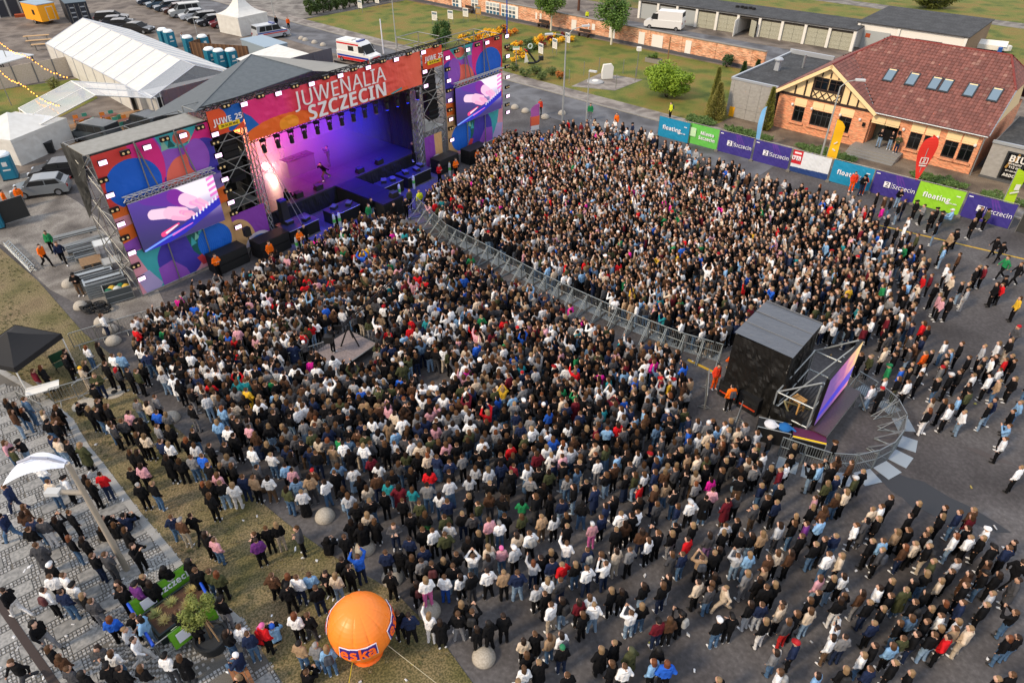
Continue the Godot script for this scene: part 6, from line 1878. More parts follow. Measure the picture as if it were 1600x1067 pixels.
	for x in [0.15, 5.2, 13.05]: bx("pier", V(x, 1.5, 0.06), V(0.35, 3.0, 0.14), white, wg)
	bx("gate", V(2.6, 1.15, 0.02), V(3.4, 2.3, 0.08), gate, wg)
	bx("rust_patch", V(1.6, 1.7, 0.07), V(0.6, 0.5, 0.03), mt("rusty_plate", K(0.62, 0.28, 0.14), 0.9), wg)
	bx("window", V(9.0, 1.9, 0.02), V(3.2, 0.5, 0.06), pane, wg)
	# --- brick wall
	var bw := thing("brick_wall", "long weathered red brick boundary wall with posters and boarded openings", "wall", V(-40.4, 0, -152.6), -0.749)
	var L := 97.0
	bx("masonry", V(L * 0.5, 1.15, 0), V(L, 2.3, 0.4), old_brick, bw)
	bx("coping", V(L * 0.5, 2.34, 0), V(L + 0.1, 0.09, 0.56), mt("grey_coping", K(0.5, 0.48, 0.45), 0.9), bw)
	bx("footing", V(L * 0.5, 0.2, 0.24), V(L, 0.4, 0.12), mt("dark_footing", K(0.3, 0.3, 0.32), 0.9), bw)
	for k in 20: bx("pilaster", V(2.0 + k * 4.9, 1.15, 0.22), V(0.5, 2.25, 0.1), old_brick, bw)
	for s in [[67.6, 0.9, 1.3], [74.4, 1.0, 1.7], [79.3, 0.95, 1.5], [81.8, 1.7, 1.5], [86.5, 0.85, 1.6], [60.8, 1.2, 0.9], [70.8, 1.2, 0.8]]: bx("boarded_opening", V(s[0], 1.35 if s[2] < 1.0 else 1.15, 0.225), V(s[1], s[2], 0.05), white, bw)
	for s in [[43.0, 2.2], [47.2, 1.6], [51.2, 3.0], [54.9, 3.6]]:
		var po := bx("poster_board", V(s[0], 1.2, 0.24), V(s[1], 1.8, 0.08), white, bw)
		var k := 0
		for i in int(s[1] / 0.75):
			for j in 3:
				bx("photo_print", V(s[0] - s[1] * 0.5 + 0.45 + i * 0.75, 0.62 + j * 0.56, 0.285), V(0.58, 0.4, 0.01), mt("photo_print_%d" % (k % 3), [K(0.16, 0.36, 0.46), K(0.3, 0.34, 0.36), K(0.62, 0.66, 0.68)][k % 3]), po)
				k += 1

# ---------- tents, vehicles, things left of the stage ----------
func marquee(o: Node3D, ln: float, w: float, eave: float, ridge: float, clear_from: float, bays: int, pvc: Material, film: Material, bar: Material, sides: Array) -> void:
	# x along, z from 0 to -w
	for k in bays:
		var a := ln * k / bays
		var b := ln * (k + 1) / bays
		var mat: Material = film if a >= clear_from - 0.01 else pvc
		var sag := -0.05
		for s in 2:
			var m := MB.new()
			var z: float = [0.0, -w][s]
			var n := 4
			for i in n:
				for j in 3:
					var f0 := float(j) / 3.0
					var f1 := float(j + 1) / 3.0
					var pt := func(x: float, f: float): return V(x, lerpf(eave, ridge, f) + sag * sin(PI * (x - a) / (b - a)) * sin(PI * f), lerpf(z, -w * 0.5, f))
					var x0 := lerpf(a + 0.03, b - 0.03, float(i) / n)
					var x1 := lerpf(a + 0.03, b - 0.03, float(i + 1) / n)
					m.quad(pt.call(x0, f1), pt.call(x1, f1), pt.call(x1, f0), pt.call(x0, f0))
			part("roof_panel", m, mat, o)
		for s in sides:
			if s[0] == k and s[1] < 2:
				var z: float = [0.0, -w][s[1]]
				var m := MB.new()
				m.cloth(V(a + 0.05, eave - 0.05, z), V(b - 0.05, eave - 0.05, z), V(b - 0.05, 0.02, z), V(a + 0.05, 0.02, z), 12, 3, 0.06, k + 3)
				part("wall_panel", m, pvc, o)
	var l := []
	for k in bays + 1:
		var x := ln * k / bays
		for z in [0.0, -w]:
			l.append([V(x, 0, z), V(x, eave, z)])
			l.append([V(x, eave, z), V(x, ridge, -w * 0.5)])
	for z in [0.0, -w]: l.append([V(0, eave, z), V(ln, eave, z)])
	l.append([V(0, ridge, -w * 0.5), V(ln, ridge, -w * 0.5)])
	rods("frame", l, 0.06, bar, o)

func gable_end(o: Node3D, x: float, w: float, eave: float, ridge: float, mat: Material, down := 0.0) -> void:
	var m := MB.new()
	m.tri(V(x, eave, 0), V(x, ridge, -w * 0.5), V(x, eave, -w))
	if down < eave: m.quad(V(x, eave, 0), V(x, eave, -w), V(x, down, -w), V(x, down, 0))
	part("gable_panel", m, mat, o)

func pop_tent(called: String, label: String, at: Vector3, turn: float, half: float, eave: float, apex: float, mat: Material, bar: Material, walls := false, curve := 0.0) -> Node3D:
	var o := thing(called, label, "tent", at, turn)
	var m := MB.new()
	var cor := [V(-half, eave, half), V(half, eave, half), V(half, eave, -half), V(-half, eave, -half)]
	var n := 7
	for k in 4:
		var a: Vector3 = cor[k]
		var b: Vector3 = cor[(k + 1) % 4]
		for i in n:
			var f0 := float(i) / n
			var f1 := float(i + 1) / n
			var p := func(c: Vector3, f: float): return V(c.x * (1.0 - f), lerpf(eave, apex, lerpf(f, f * f * f, curve)), c.z * (1.0 - f))
			if i == n - 1: m.tri(p.call(a, f0), V(0, apex, 0), p.call(b, f0))
			else: m.quad(p.call(a, f1), p.call(b, f1), p.call(b, f0), p.call(a, f0))
	part("roof", m, mat, o)
	m = MB.new()
	for k in 4:
		var a: Vector3 = cor[k]
		var b: Vector3 = cor[(k + 1) % 4]
		m.quad(a * 1.01 + V(0, 0.0, 0), b * 1.01, b * 1.01 + V(0, -0.3, 0), a * 1.01 + V(0, -0.3, 0))
	part("valance", m, mat, o)
	if walls:
		for k in 4:
			m = MB.new()
			m.cloth(cor[k], cor[(k + 1) % 4], cor[(k + 1) % 4] * V(1, 0.01, 1), cor[k] * V(1, 0.01, 1), 14, 4, 0.08, k + 40)
			part("wall", m, mat, o)
	for k in 4: rods("leg", [[cor[k] * 0.985, cor[k] * V(0.985, 0, 0.985)]], 0.035, bar, o)
	return o

func wheel(parent: Node, at: Vector3, r: float, w: float) -> void:
	var m := MB.new()
	var n := Node3D.new()
	n.name = "wheel"
	parent.add_child(n, true)
	n.position = at
	m.lathe(Vector3.ZERO, [[r * 0.62, -w * 0.5], [r * 0.94, -w * 0.5], [r, -w * 0.3], [r, w * 0.3], [r * 0.94, w * 0.5], [r * 0.62, w * 0.5]], 14)
	var t := part("tyre", m, mt("tyre_rubber", K(0.05, 0.05, 0.05), 0.9), n)
	t.rotation.x = PI / 2
	m = MB.new()
	m.lathe(Vector3.ZERO, [[0.0, -w * 0.42], [r * 0.62, -w * 0.46], [r * 0.62, w * 0.46], [0.0, w * 0.42]], 12)
	t = part("rim", m, mt("alloy_rim", K(0.55, 0.56, 0.58), 0.4, 0.7), n)
	t.rotation.x = PI / 2

# front of the car is +x
func car(called: String, label: String, at: Vector3, turn: float, col: Color, kind := "hatch", group := "parked cars") -> Node3D:
	var o := thing(called, label, "van" if kind in ["van", "bigvan", "ambulance"] else "car", at, turn, group)
	var paint := mt("car_paint_%s" % col.to_html(false), col, 0.3)
	paint.clearcoat_enabled = true; paint.clearcoat = 0.6; paint.clearcoat_roughness = 0.08
	var gl := mt("car_glass", K(0.06, 0.075, 0.085), 0.06)
	var L := 4.1
	var W := 1.72
	var body := []
	var cab := []
	var roof_y := 1.46
	match kind:
		"hatch":
			body = [-2.0, 0.28, 2.05, 0.28, 2.1, 0.55, 1.95, 0.78, 1.15, 0.93, -1.95, 0.98, -2.05, 0.6]
			cab = [-1.93, 0.96, 1.2, 0.92, 0.45, 1.42, -0.2, 1.48, -1.35, 1.44]
		"estate":
			L = 4.6
			body = [-2.3, 0.28, 2.3, 0.28, 2.35, 0.55, 2.2, 0.78, 1.3, 0.93, -2.25, 0.98, -2.32, 0.6]
			cab = [-2.22, 0.96, 1.35, 0.92, 0.6, 1.42, 0.0, 1.47, -1.9, 1.44]
		"saloon":
			L = 4.6
			body = [-2.3, 0.3, 2.3, 0.3, 2.35, 0.55, 2.2, 0.78, 1.3, 0.92, -1.6, 0.98, -2.28, 0.95, -2.34, 0.6]
			cab = [-1.75, 0.96, 1.35, 0.92, 0.55, 1.4, -0.2, 1.44, -1.0, 1.4]
		"van":
			L = 4.9
			W = 1.9
			roof_y = 1.95
			body = [-2.4, 0.3, 2.45, 0.3, 2.5, 0.6, 2.35, 0.95, 1.5, 1.12, -2.38, 1.15]
			cab = [-2.38, 1.13, 1.55, 1.1, 0.85, 1.86, 0.4, 1.93, -2.3, 1.93]
		"bigvan", "ambulance":
			L = 5.7
			W = 2.05
			roof_y = 2.6
			body = [-2.8, 0.35, 2.8, 0.35, 2.86, 0.7, 2.75, 1.1, 1.95, 1.3, -2.8, 1.35]
			cab = [-2.8, 1.33, 2.0, 1.28, 1.35, 2.2, 0.9, 2.55, -2.72, 2.58]
	var m := MB.new()
	m.plate(v2(body), -W * 0.5, W * 0.5)
	part("body", m, paint, o)
	# cabin: glass band with a painted roof and pillars
	m = MB.new()
	m.plate(v2(cab), -W * 0.5 + 0.1, W * 0.5 - 0.1)
	var solid := kind in ["bigvan", "ambulance"]
	part("cabin", m, paint, o)
	var c := v2(cab)
	var n := c.size()
	var z := W * 0.5 - 0.095
	# side windows
	var x0: float = c[0].x + 0.35
	var x1: float = c[2].x + 0.12
	var yb: float = c[0].y + 0.04
	var yt: float = c[3].y - 0.12
	if solid:
		x0 = c[2].x - 0.55; yt = c[2].y - 0.05; x1 = c[2].x + 0.3
	var cols := 1 if solid else (3 if kind in ["van", "estate"] else 2)
	for s in [-1.0, 1.0]:
		for k in cols:
			var a := lerpf(x0, x1, float(k) / cols) + 0.04
			var b := lerpf(x0, x1, float(k + 1) / cols) - 0.04
			m = MB.new()
			m.plate(v2([a, yb, b + (0.3 if k == cols - 1 else 0.0), yb, b, yt, a + (0.18 if k == 0 and not solid else 0.0), yt]), -0.012, 0.012)
			part("side_window", m, gl, o, V(0, 0, z * s))
	# windscreen and rear window
	m = MB.new()
	var wz := W * 0.5 - 0.2
	var f0 := c[1]
	var f1 := c[2]
	var nn := Vector2(f1.y - f0.y, f0.x - f1.x).normalized() * 0.02
	m.quad(V(f1.x + nn.x, f1.y + nn.y, wz), V(f1.x + nn.x, f1.y + nn.y, -wz), V(f0.x + nn.x, f0.y + nn.y, -wz), V(f0.x + nn.x, f0.y + nn.y, wz))
	part("windscreen", m, gl, o)
	m = MB.new()
	f0 = c[0].lerp(c[n - 1], 0.45)
	f1 = c[0].lerp(c[n - 1], 0.92)
	nn = Vector2(-absf(f1.y - f0.y), absf(f1.x - f0.x)).normalized() * 0.02
	m.quad(V(f1.x + nn.x, f1.y + nn.y, -wz), V(f1.x + nn.x, f1.y + nn.y, wz), V(f0.x + nn.x, f0.y + nn.y, wz), V(f0.x + nn.x, f0.y + nn.y, -wz))
	part("rear_window", m, gl, o)
	var fx: float = body[2]
	for s in [-1.0, 1.0]:
		bx("headlight", V(fx - 0.02, 0.68 if not solid else 0.9, s * (W * 0.5 - 0.25)), V(0.16, 0.14, 0.34), mt("headlight_glass", K(0.8, 0.82, 0.84), 0.15), o)
		bx("tail_light", V(body[0] - 0.0, 0.8 if not solid else 1.1, s * (W * 0.5 - 0.14)), V(0.12, 0.22, 0.22), mt("tail_light_red", K(0.55, 0.03, 0.03), 0.2), o)
		bx("mirror", V(c[1].x - 0.25, c[1].y + 0.12, s * (W * 0.5 + 0.06)), V(0.12, 0.14, 0.2), paint, o)
		for x in [fx - 0.85, body[0] + 0.75]: wheel(o, V(x, 0.32, s * (W * 0.5 - 0.08)), 0.32, 0.22)
	bx("bumper", V(fx, 0.42, 0), V(0.14, 0.2, W - 0.1), mt("dark_plastic", K(0.1, 0.1, 0.1)), o)
	if kind == "ambulance" or called == "police_van":
		var h: float = roof_y
		var blue := mt("stripe_blue", K(0.05, 0.2, 0.6), 0.4)
		var red := mt("stripe_red", K(0.78, 0.07, 0.08), 0.4)
		var base := 0.5 if kind == "ambulance" else 0.78
		for s in [-1.0, 1.0]:
			bx("red_stripe", V(-0.1, base + 0.02, s * (W * 0.5 + 0.006)), V(L - 0.5, 0.3 if kind == "ambulance" else 0.12, 0.01), red, o)
			bx("blue_stripe", V(-0.1, base + 0.32 - (0.0 if kind == "ambulance" else 0.1), s * (W * 0.5 + 0.006)), V(L - 0.5, 0.22 if kind == "ambulance" else 0.12, 0.01), blue, o)
			if kind == "ambulance":
				bx("red_stripe", V(-0.9, 2.25, s * (W * 0.5 - 0.088)), V(3.6, 0.18, 0.01), red, o)
				bx("window", V(-0.4, 1.75, s * (W * 0.5 - 0.088)), V(0.9, 0.55, 0.02), gl, o)
		bx("light_bar", V(0.55 if kind == "ambulance" else 0.4, h + 0.04, 0), V(0.4, 0.14, 1.3), mt("blue_light_bar", K(0.08, 0.2, 0.5), 0.2), o)
		if kind == "ambulance":
			bx("roof_hatch", V(-1.0, h + 0.03, 0), V(0.9, 0.1, 0.9), mt("white_paint", K(0.86, 0.85, 0.82)), o)
			bx("front_stripe", V(2.78, 0.85, 0), V(0.2, 0.22, 1.5), red, o)
	return o

func toilet(label: String, at: Vector3, turn: float, group: String) -> void:
	var o := thing("portable_toilet", label, "toilet", at, turn, group)
	bx("cabin", V(0, 1.0, 0), V(1.1, 2.0, 1.1), mt("toilet_blue", K(0.06, 0.42, 0.52), 0.5), o)
	bx("base", V(0, 0.06, 0), V(1.16, 0.12, 1.16), mt("dark_plastic", K(0.1, 0.1, 0.1)), o)
	var d := bx("door", V(0, 1.0, 0.56), V(0.8, 1.8, 0.03), mt("toilet_blue_door", K(0.08, 0.46, 0.56), 0.5), o)
	bx("notice", V(0.0, 1.4, 0.58), V(0.36, 0.36, 0.01), mt("white_paint", K(0.86, 0.85, 0.82)), d)
	bx("notice", V(0.0, 0.9, 0.58), V(0.55, 0.12, 0.01), mt("white_paint", K(0.86, 0.85, 0.82)), d)
	var m := MB.new()
	m.lathe(Vector3.ZERO, [[0.62, 0.0], [0.6, 0.12], [0.45, 0.26], [0.0, 0.32]], 16)
	part("roof", m, mt("toilet_roof_white", K(0.88, 0.9, 0.9), 0.5), o, V(0, 2.0, 0))

func tents() -> void:
	var pvc := rough_mat("white_pvc", noise_tex(0.02, [[0.0, K(0.78, 0.77, 0.74)], [1.0, K(0.85, 0.845, 0.82)]], 71, 256), 5.0, null, 1.0, 0.5)
	pvc.backlight_enabled = true
	pvc.backlight = K(0.3, 0.3, 0.28)
	var film := glass("clear_tent_film", K(0.90, 0.93, 0.96), 0.28, 0.12)
	var bar := mt("tent_aluminium", K(0.75, 0.76, 0.78), 0.4, 0.6)
	var steel := mt("galvanised_tube", K(0.60, 0.60, 0.58), 0.45, 0.7)
	var dark := mt("black_metal", K(0.05, 0.05, 0.055))
	var white := mt("white_paint", K(0.86, 0.85, 0.82))
	# big marquee
	var big := thing("long_marquee", "long white marquee with clear gable end behind the stage", "tent", V(-57.5, 0, -89.3), -0.774)
	var sd := []
	for k in 10:
		sd.append([k, 1])
		if k < 8: sd.append([k, 0])
	marquee(big, 31.0, 10.2, 2.6, 4.75, 27.5, 10, pvc, film, bar, sd)
	gable_end(big, 0.0, 10.2, 2.6, 4.75, pvc)
	gable_end(big, 31.0, 10.2, 2.6, 4.75, film, 2.55)
	bx("inner_wall", V(27.8, 1.3, -5.1), V(0.06, 2.6, 10.0), pvc, big)
	for k in 4:
		var w := bx("doorway", V(27.86, 1.1, -1.5 - k * 1.1), V(0.05, 2.0, 1.0), mt("car_glass", K(0.06, 0.075, 0.085)), big)
		bx("frame", V(27.9, 1.1, -1.5 - k * 1.1 - 0.5), V(0.06, 2.1, 0.08), white, w)
	var fl := MB.new()
	fl.prism(v2([-39.5, -71.5, -35.6, -67.6, -28.4, -74.8, -32.3, -78.7]), 0.0, 0.03)
	struct("marquee_floor", fl, mt("brown_carpet", K(0.55, 0.42, 0.3), 0.9))
	# small marquee with clear roof and cafe furniture
	var caf := thing("cafe_marquee", "small marquee with clear film roof over orange and mint chairs", "tent", V(-46.9, 0, -65.2), -0.774)
	marquee(caf, 6.4, 10.4, 2.45, 3.9, -1.0, 2, pvc, film, white, [])
	var m := MB.new()
	m.cloth(V(6.3, 2.4, -10.35), V(0.1, 2.4, -10.35), V(0.1, 0.02, -10.35), V(6.3, 0.02, -10.35), 16, 3, 0.05, 77)
	part("wall_panel", m, pvc, caf)
	fl = MB.new()
	fl.prism(v2([-46.6, -65.2, -42.1, -60.6, -34.9, -68.0, -39.4, -72.6]), 0.0, 0.03)
	struct("cafe_floor", fl, rough_mat("plank_floor", noise_tex(0.05, [[0.0, K(0.5, 0.38, 0.26)], [1.0, K(0.66, 0.52, 0.38)]], 72, 256), 2.0))
	cafe(caf)
	# pagoda, white wall tent, black gazebo
	pop_tent("pagoda_tent", "white pagoda tent with pointed roof beside the parked cars", V(-39.2, 0, -107.6), -0.62, 2.5, 2.5, 5.7, pvc, bar, true, 0.75)
	pop_tent("white_tent", "white walled tent cut off by the left photo edge", V(-45.0, 0, -60.9), -0.3, 3.0, 2.3, 3.5, pvc, bar, true, 0.2)
	var blackc := mt("black_gazebo_cloth", K(0.07, 0.07, 0.08), 0.8)
	pop_tent("black_gazebo", "black pop-up gazebo at the left edge of the grass", V(-25.75, 0, -28.15), 1.30, 1.5, 2.2, 3.1, blackc, mt("white_paint", K(0.86, 0.85, 0.82)), false, 0.25)
	# white canopy corner seen over the stage roof, grey store box, wooden screen
	var wc := thing("white_canopy", "white sloping canopy roof seen behind the stage roof", "tent", V(-26.5, 0, -82.0), -0.774)
	m = MB.new()
	m.quad(V(-5, 3.0, -2.5), V(4, 3.2, -2.5), V(5, 2.4, 3), V(-5, 2.3, 3))
	part("roof", m, pvc, wc)
	rods("leg", [[V(-4.9, 0, 2.9), V(-4.9, 2.3, 2.9)], [V(4.9, 0, 2.9), V(4.9, 2.4, 2.9)], [V(-4.9, 0, -2.4), V(-4.9, 3.0, -2.4)], [V(3.9, 0, -2.4), V(3.9, 3.2, -2.4)]], 0.05, bar, wc)
	var gb := thing("store_container", "flat grey site container behind the stage roof", "container", V(-31.0, 0, -90.6), -0.774 + PI / 2)
	bx("body", V(0, 1.25, 0), V(3.0, 2.5, 6.0), mt("grey_container", K(0.52, 0.57, 0.6), 0.6), gb)
	bx("roof", V(0, 2.56, 0), V(3.1, 0.12, 6.1), mt("grey_container_roof", K(0.55, 0.62, 0.67), 0.6), gb)
	bx("door", V(0.4, 1.2, 3.02), V(1.0, 2.1, 0.05), mt("grey_container_door", K(0.45, 0.5, 0.53), 0.6), gb)
	var ws := thing("wooden_screen", "brown vertical board screen beside the white domed toilets", "fence", V(-41.2, 0, -92.6), -0.25)
	for k in 42: bx("board", V(k * 0.2, 1.0, 0), V(0.18, 2.0, 0.03), mt("brown_board_%d" % (k % 3), [K(0.38, 0.27, 0.18), K(0.44, 0.32, 0.22), K(0.33, 0.23, 0.16)][k % 3], 0.9), ws)
	for k in 22: bx("board", V(0, 1.0, -k * 0.2), V(0.03, 2.0, 0.18), mt("brown_board_%d" % (k % 3), Color.WHITE), ws)
	# toilets
	for q in [[-47.4, -99.2], [-46.2, -98.2]]: toilet(nth("t1") + " blue portable toilet with white dome behind the long marquee", V(q[0], 0, q[1]), 0.8, "toilets behind the marquee")
	for q in [[-42.4, -95.0], [-40.6, -95.4]]: toilet(nth("t2") + " white domed portable toilet beside the wooden screen corner", V(q[0], 0, q[1]), 0.8, "toilets beside the wooden screen")
	for q in [[-37.4, -88.9], [-36.0, -88.2], [-34.6, -88.4]]: toilet(nth("t3") + " white domed portable toilet between marquee and stage roof", V(q[0], 0, q[1]), 0.8, "toilets near the stage roof")
	toilet("turquoise portable toilet beside the white walled tent", V(-42.4, 0, -54.6), 0.5, "toilets at the left edge")
	toilet("turquoise portable toilet cut by the left photo edge", V(-38.2, 0, -45.6), 0.5, "toilets at the left edge")
	var sc := thing("dark_screen_panel", "black mesh fence panel beside turquoise toilet", "fence panel", V(-37.2, 0, -46.6), 0.9)
	rods("frame", [[V(-0.9, 0, 0), V(-0.9, 1.8, 0)], [V(0.9, 0, 0), V(0.9, 1.8, 0)], [V(-0.9, 1.8, 0), V(0.9, 1.8, 0)], [V(-0.9, 0.1, 0), V(0.9, 0.1, 0)]], 0.025, steel, sc)
	bx("mesh", V(0, 0.95, 0), V(1.76, 1.66, 0.02), mt("black_scaffold_net", K(0.12, 0.12, 0.12)), sc)
	# shelter with pale roof and hoarding, upper left
	var sh := thing("shelter", "open shelter with pale metal roof at the left edge", "shelter", V(-59.5, 0, -83.0), -0.36)
	bx("roof", V(0, 2.6, 0), V(6.0, 0.1, 4.4), mt("pale_sheet_roof", K(0.74, 0.76, 0.77), 0.5), sh)
	for x in [-2.8, 0.0, 2.8]: rods("post", [[V(x, 0, 2.0), V(x, 2.55, 2.0)]], 0.07, dark, sh)
	for x in [-2.8, 2.8]: rods("post", [[V(x, 0, -2.0), V(x, 2.55, -2.0)]], 0.07, dark, sh)
	var ho := thing("beige_hoarding", "beige plywood hoarding of wide panels between shelter and marquee", "fence", V(-58.4, 0, -79.2), 0.78)
	for k in 4:
		bx("panel", V(1.05 + k * 2.1, 1.1, 0), V(2.0, 2.2, 0.06), rough_mat("beige_plywood", noise_tex(0.04, [[0.0, K(0.68, 0.62, 0.55)], [1.0, K(0.78, 0.73, 0.67)]], 73, 256), 2.0), ho)
		bx("post", V(k * 2.1, 1.1, 0.02), V(0.12, 2.24, 0.12), mt("grey_post", K(0.4, 0.4, 0.4)), ho)
	fl = MB.new()
	fl.prism(v2([-62, -76, -57.6, -79.6, -51.6, -83.6, -45.6, -76.2, -46.9, -66.0, -52, -63, -62, -68]), 0.0, 0.04)
	struct("garden_lawn", fl, mats["lawn_grass"])
	# beer benches
	for k in 3:
		var b := thing("beer_bench", ["upper", "middle", "lower"][k] + " of three long wooden beer tables near the yellow trailer", "bench", V([-66.3, -64.5, -62.6][k], 0, [-101.6, -99.1, -97.0][k]), 0.35, "beer tables")
		bx("top", V(0, 0.76, 0), V(3.2, 0.06, 0.55), mt("beer_table_wood", K(0.72, 0.58, 0.40), 0.7), b)
		for x in [-1.2, 1.2]: bx("leg", V(x, 0.37, 0), V(0.06, 0.74, 0.5), steel, b)
	# yellow trailer, containers
	var yt := thing("yellow_trailer", "yellow catering trailer with grey roof at the upper left", "trailer", V(-72.0, 0, -113.5), 1.0)
	var yel := mt("trailer_yellow", K(0.93, 0.62, 0.03), 0.5)
	bx("body", V(0, 1.65, 0), V(2.6, 2.3, 4.6), yel, yt)
	bx("roof", V(0, 2.84, 0), V(2.7, 0.1, 4.7), mt("grey_container_roof", K(0.55, 0.62, 0.67)), yt)
	bx("door_trim", V(0.3, 1.5, 2.31), V(1.1, 1.9, 0.03), mt("trailer_trim", K(0.75, 0.76, 0.7), 0.5), yt)
	bx("door", V(0.3, 1.5, 2.33), V(0.9, 1.7, 0.03), yel, yt)
	bx("window", V(-1.31, 1.7, 0.6), V(0.03, 0.7, 0.6), dark, yt)
	for s in [-1.0, 1.0]: wheel(yt, V(1.2 * s, 0.35, 0), 0.35, 0.2)
	yt.get_child(yt.get_child_count() - 1).rotation.y = PI / 2
	yt.get_child(yt.get_child_count() - 2).rotation.y = PI / 2
	var cn := thing("dark_container", "dark blue shipping container with stencilled doors beside yellow trailer", "container", V(-68.0, 0, -116.0), 0.62)
	var nav := mt("container_navy", K(0.10, 0.12, 0.15), 0.6)
	bx("body", V(0, 1.4, 0), V(2.9, 2.8, 7.0), nav, cn)
	bx("roof", V(0, 2.83, 0), V(2.95, 0.08, 7.05), mt("container_roof", K(0.28, 0.34, 0.38), 0.6), cn)
	for s in [-1.0, 1.0]:
		var dd := bx("door", V(0.72 * s, 1.4, 3.52), V(1.38, 2.6, 0.05), mt("container_door", K(0.12, 0.14, 0.18), 0.6), cn)
		for y in [0.9, 1.5, 2.2]: bx("stencil", V(0.72 * s, y, 3.55), V(0.6, 0.16, 0.01), mt("grey_stencil", K(0.6, 0.62, 0.64)), dd)
		for x in [-0.4, 0.4]: rods("lock_bar", [[V(0.72 * s + x, 0.15, 3.57), V(0.72 * s + x, 2.65, 3.57)]], 0.03, steel, dd)
	var wt := thing("site_cabin", "grey panelled site cabin with dark doors at the top left corner", "cabin", V(-80.0, 0, -120.0), 0.55)
	bx("body", V(0, 1.4, 0), V(4.6, 2.8, 5.5), mt("cabin_grey", K(0.45, 0.46, 0.45), 0.7), wt)
	for x in [-1.7, 0.0, 1.7]: bx("door", V(x, 1.3, 2.78), V(1.3, 2.3, 0.05), mt("container_door", K(0.12, 0.14, 0.18)), wt)
	for x in [-2.28, -0.85, 0.85, 2.28]: bx("trim", V(x, 1.4, 2.8), V(0.1, 2.8, 0.08), mt("pale_trim", K(0.7, 0.7, 0.68)), wt)
	bx("rusty_step", V(1.0, 0.2, 3.3), V(2.6, 0.4, 1.0), mt("rusty_plate", K(0.62, 0.28, 0.14)), wt)
	# string lights on poles
	for q in [[V(-58.6, 4.2, -83.0), V(-54.6, 3.9, -80.0), V(-43.8, 3.9, -69.8), "upper"], [V(-53.5, 4.2, -73.5), V(-48.0, 3.8, -68.3), V(-40.6, 3.7, -61.9), "lower"]]:
		var sl := thing("string_lights", "%s string of glowing warm bulbs running to the cafe marquee" % q[3], "string lights", Vector3.ZERO, 0.0, "strings of warm bulbs")
		var pts := []
		for k in 29:
			var f := k / 28.0
			var a: Vector3 = q[0].lerp(q[1], f).lerp(q[1].lerp(q[2], f), f)
			pts.append(a + V(0, -0.35 * sin(PI * f * 2.0) ** 2, 0))
		m = MB.new()
		m.path(pts, 0.02, 4)
		part("cable", m, dark, sl)
		for k in 28:
			m = MB.new()
			m.lathe(pts[k] + V(0, -0.16 - 0.05 * (k % 3), 0), [[0.0, 0.0], [0.05, 0.05], [0.05, 0.1], [0.015, 0.14]], 7)
			part("bulb", m, glow("warm_bulb", K(1.0, 0.6, 0.22), 3.5), sl)
		rods("pole", [[q[0] * V(1, 0, 1), q[0]]], 0.05, steel, sl)
	# vehicles
	car("silver_hatchback", "silver hatchback parked left of the stage beside dark estate", V(-37.9, 0, -51.5), PI + 0.32, K(0.46, 0.48, 0.49), "hatch")
	car("dark_estate", "dark grey estate car parked behind the silver hatchback", V(-38.2, 0, -55.0), PI + 0.25, K(0.13, 0.13, 0.14), "estate")
	car("dark_van", "dark grey people carrier parked beside the cafe marquee", V(-39.2, 0, -63.2), PI - 0.35, K(0.22, 0.25, 0.27), "van")
	car("dark_van", "second dark grey van behind the left banner wall roof", V(-35.4, 0, -65.6), PI - 0.5, K(0.20, 0.23, 0.26), "van")
	var lots := [["black estate car with red tail lights behind the long marquee", -61.8, -114.2, 0.3, K(0.05, 0.05, 0.06), "estate"], ["dark blue hatchback second behind the long marquee", -59.4, -111.0, 0.25, K(0.10, 0.13, 0.18), "hatch"], ["dark hatchback third behind the long marquee", -57.6, -109.0, 0.2, K(0.09, 0.11, 0.15), "hatch"], ["black saloon nearest the long marquee", -54.6, -106.8, -0.15, K(0.045, 0.05, 0.07), "saloon"]]
	for q in lots: car("parked_car", q[0], V(q[1], 0, q[2]), q[3], q[4], q[5])
	var line := [["dark blue car at the far end of the row along the road", -61.5, -127.5, K(0.14, 0.19, 0.25), "hatch"], ["grey blue car second from the far end of the row", -58.8, -124.8, K(0.28, 0.36, 0.42), "hatch"], ["steel blue estate third in the row along the road", -56.2, -122.4, K(0.20, 0.26, 0.31), "estate"], ["brown car beside the silver box van in the row", -54.2, -120.4, K(0.30, 0.18, 0.14), "hatch"], ["silver panel van in the row of cars along the road", -51.8, -118.0, K(0.62, 0.63, 0.62), "van"], ["white hatchback in the row of cars beside silver van", -49.8, -115.8, K(0.80, 0.81, 0.82), "hatch"], ["black estate in the row near the pagoda tent", -47.6, -113.8, K(0.06, 0.07, 0.08), "estate"], ["dark blue saloon next to the red car", -45.4, -111.9, K(0.08, 0.11, 0.15), "saloon"], ["red car half hidden by the pagoda tent", -43.2, -110.6, K(0.42, 0.03, 0.07), "hatch"]]
	for q in line: car("parked_car", q[0], V(q[1], 0, q[2]), PI + 0.55, q[3], q[4])
	car("police_van", "silver police van with blue and red stripes beside pagoda tent", V(-34.2, 0, -103.6), 0.75, K(0.66, 0.68, 0.70), "van", "emergency vehicles")
	car("ambulance", "white ambulance with red and blue stripes on the road behind stage", V(-19.4, 0, -91.0), -0.55, K(0.86, 0.86, 0.85), "ambulance", "emergency vehicles")
	car("white_van", "tall white delivery van parked before the garages", V(22.6, 0, -109.2), PI - 0.1 - 0.35, K(0.85, 0.85, 0.84), "bigvan", "vans")
	backstage(steel, dark, white)

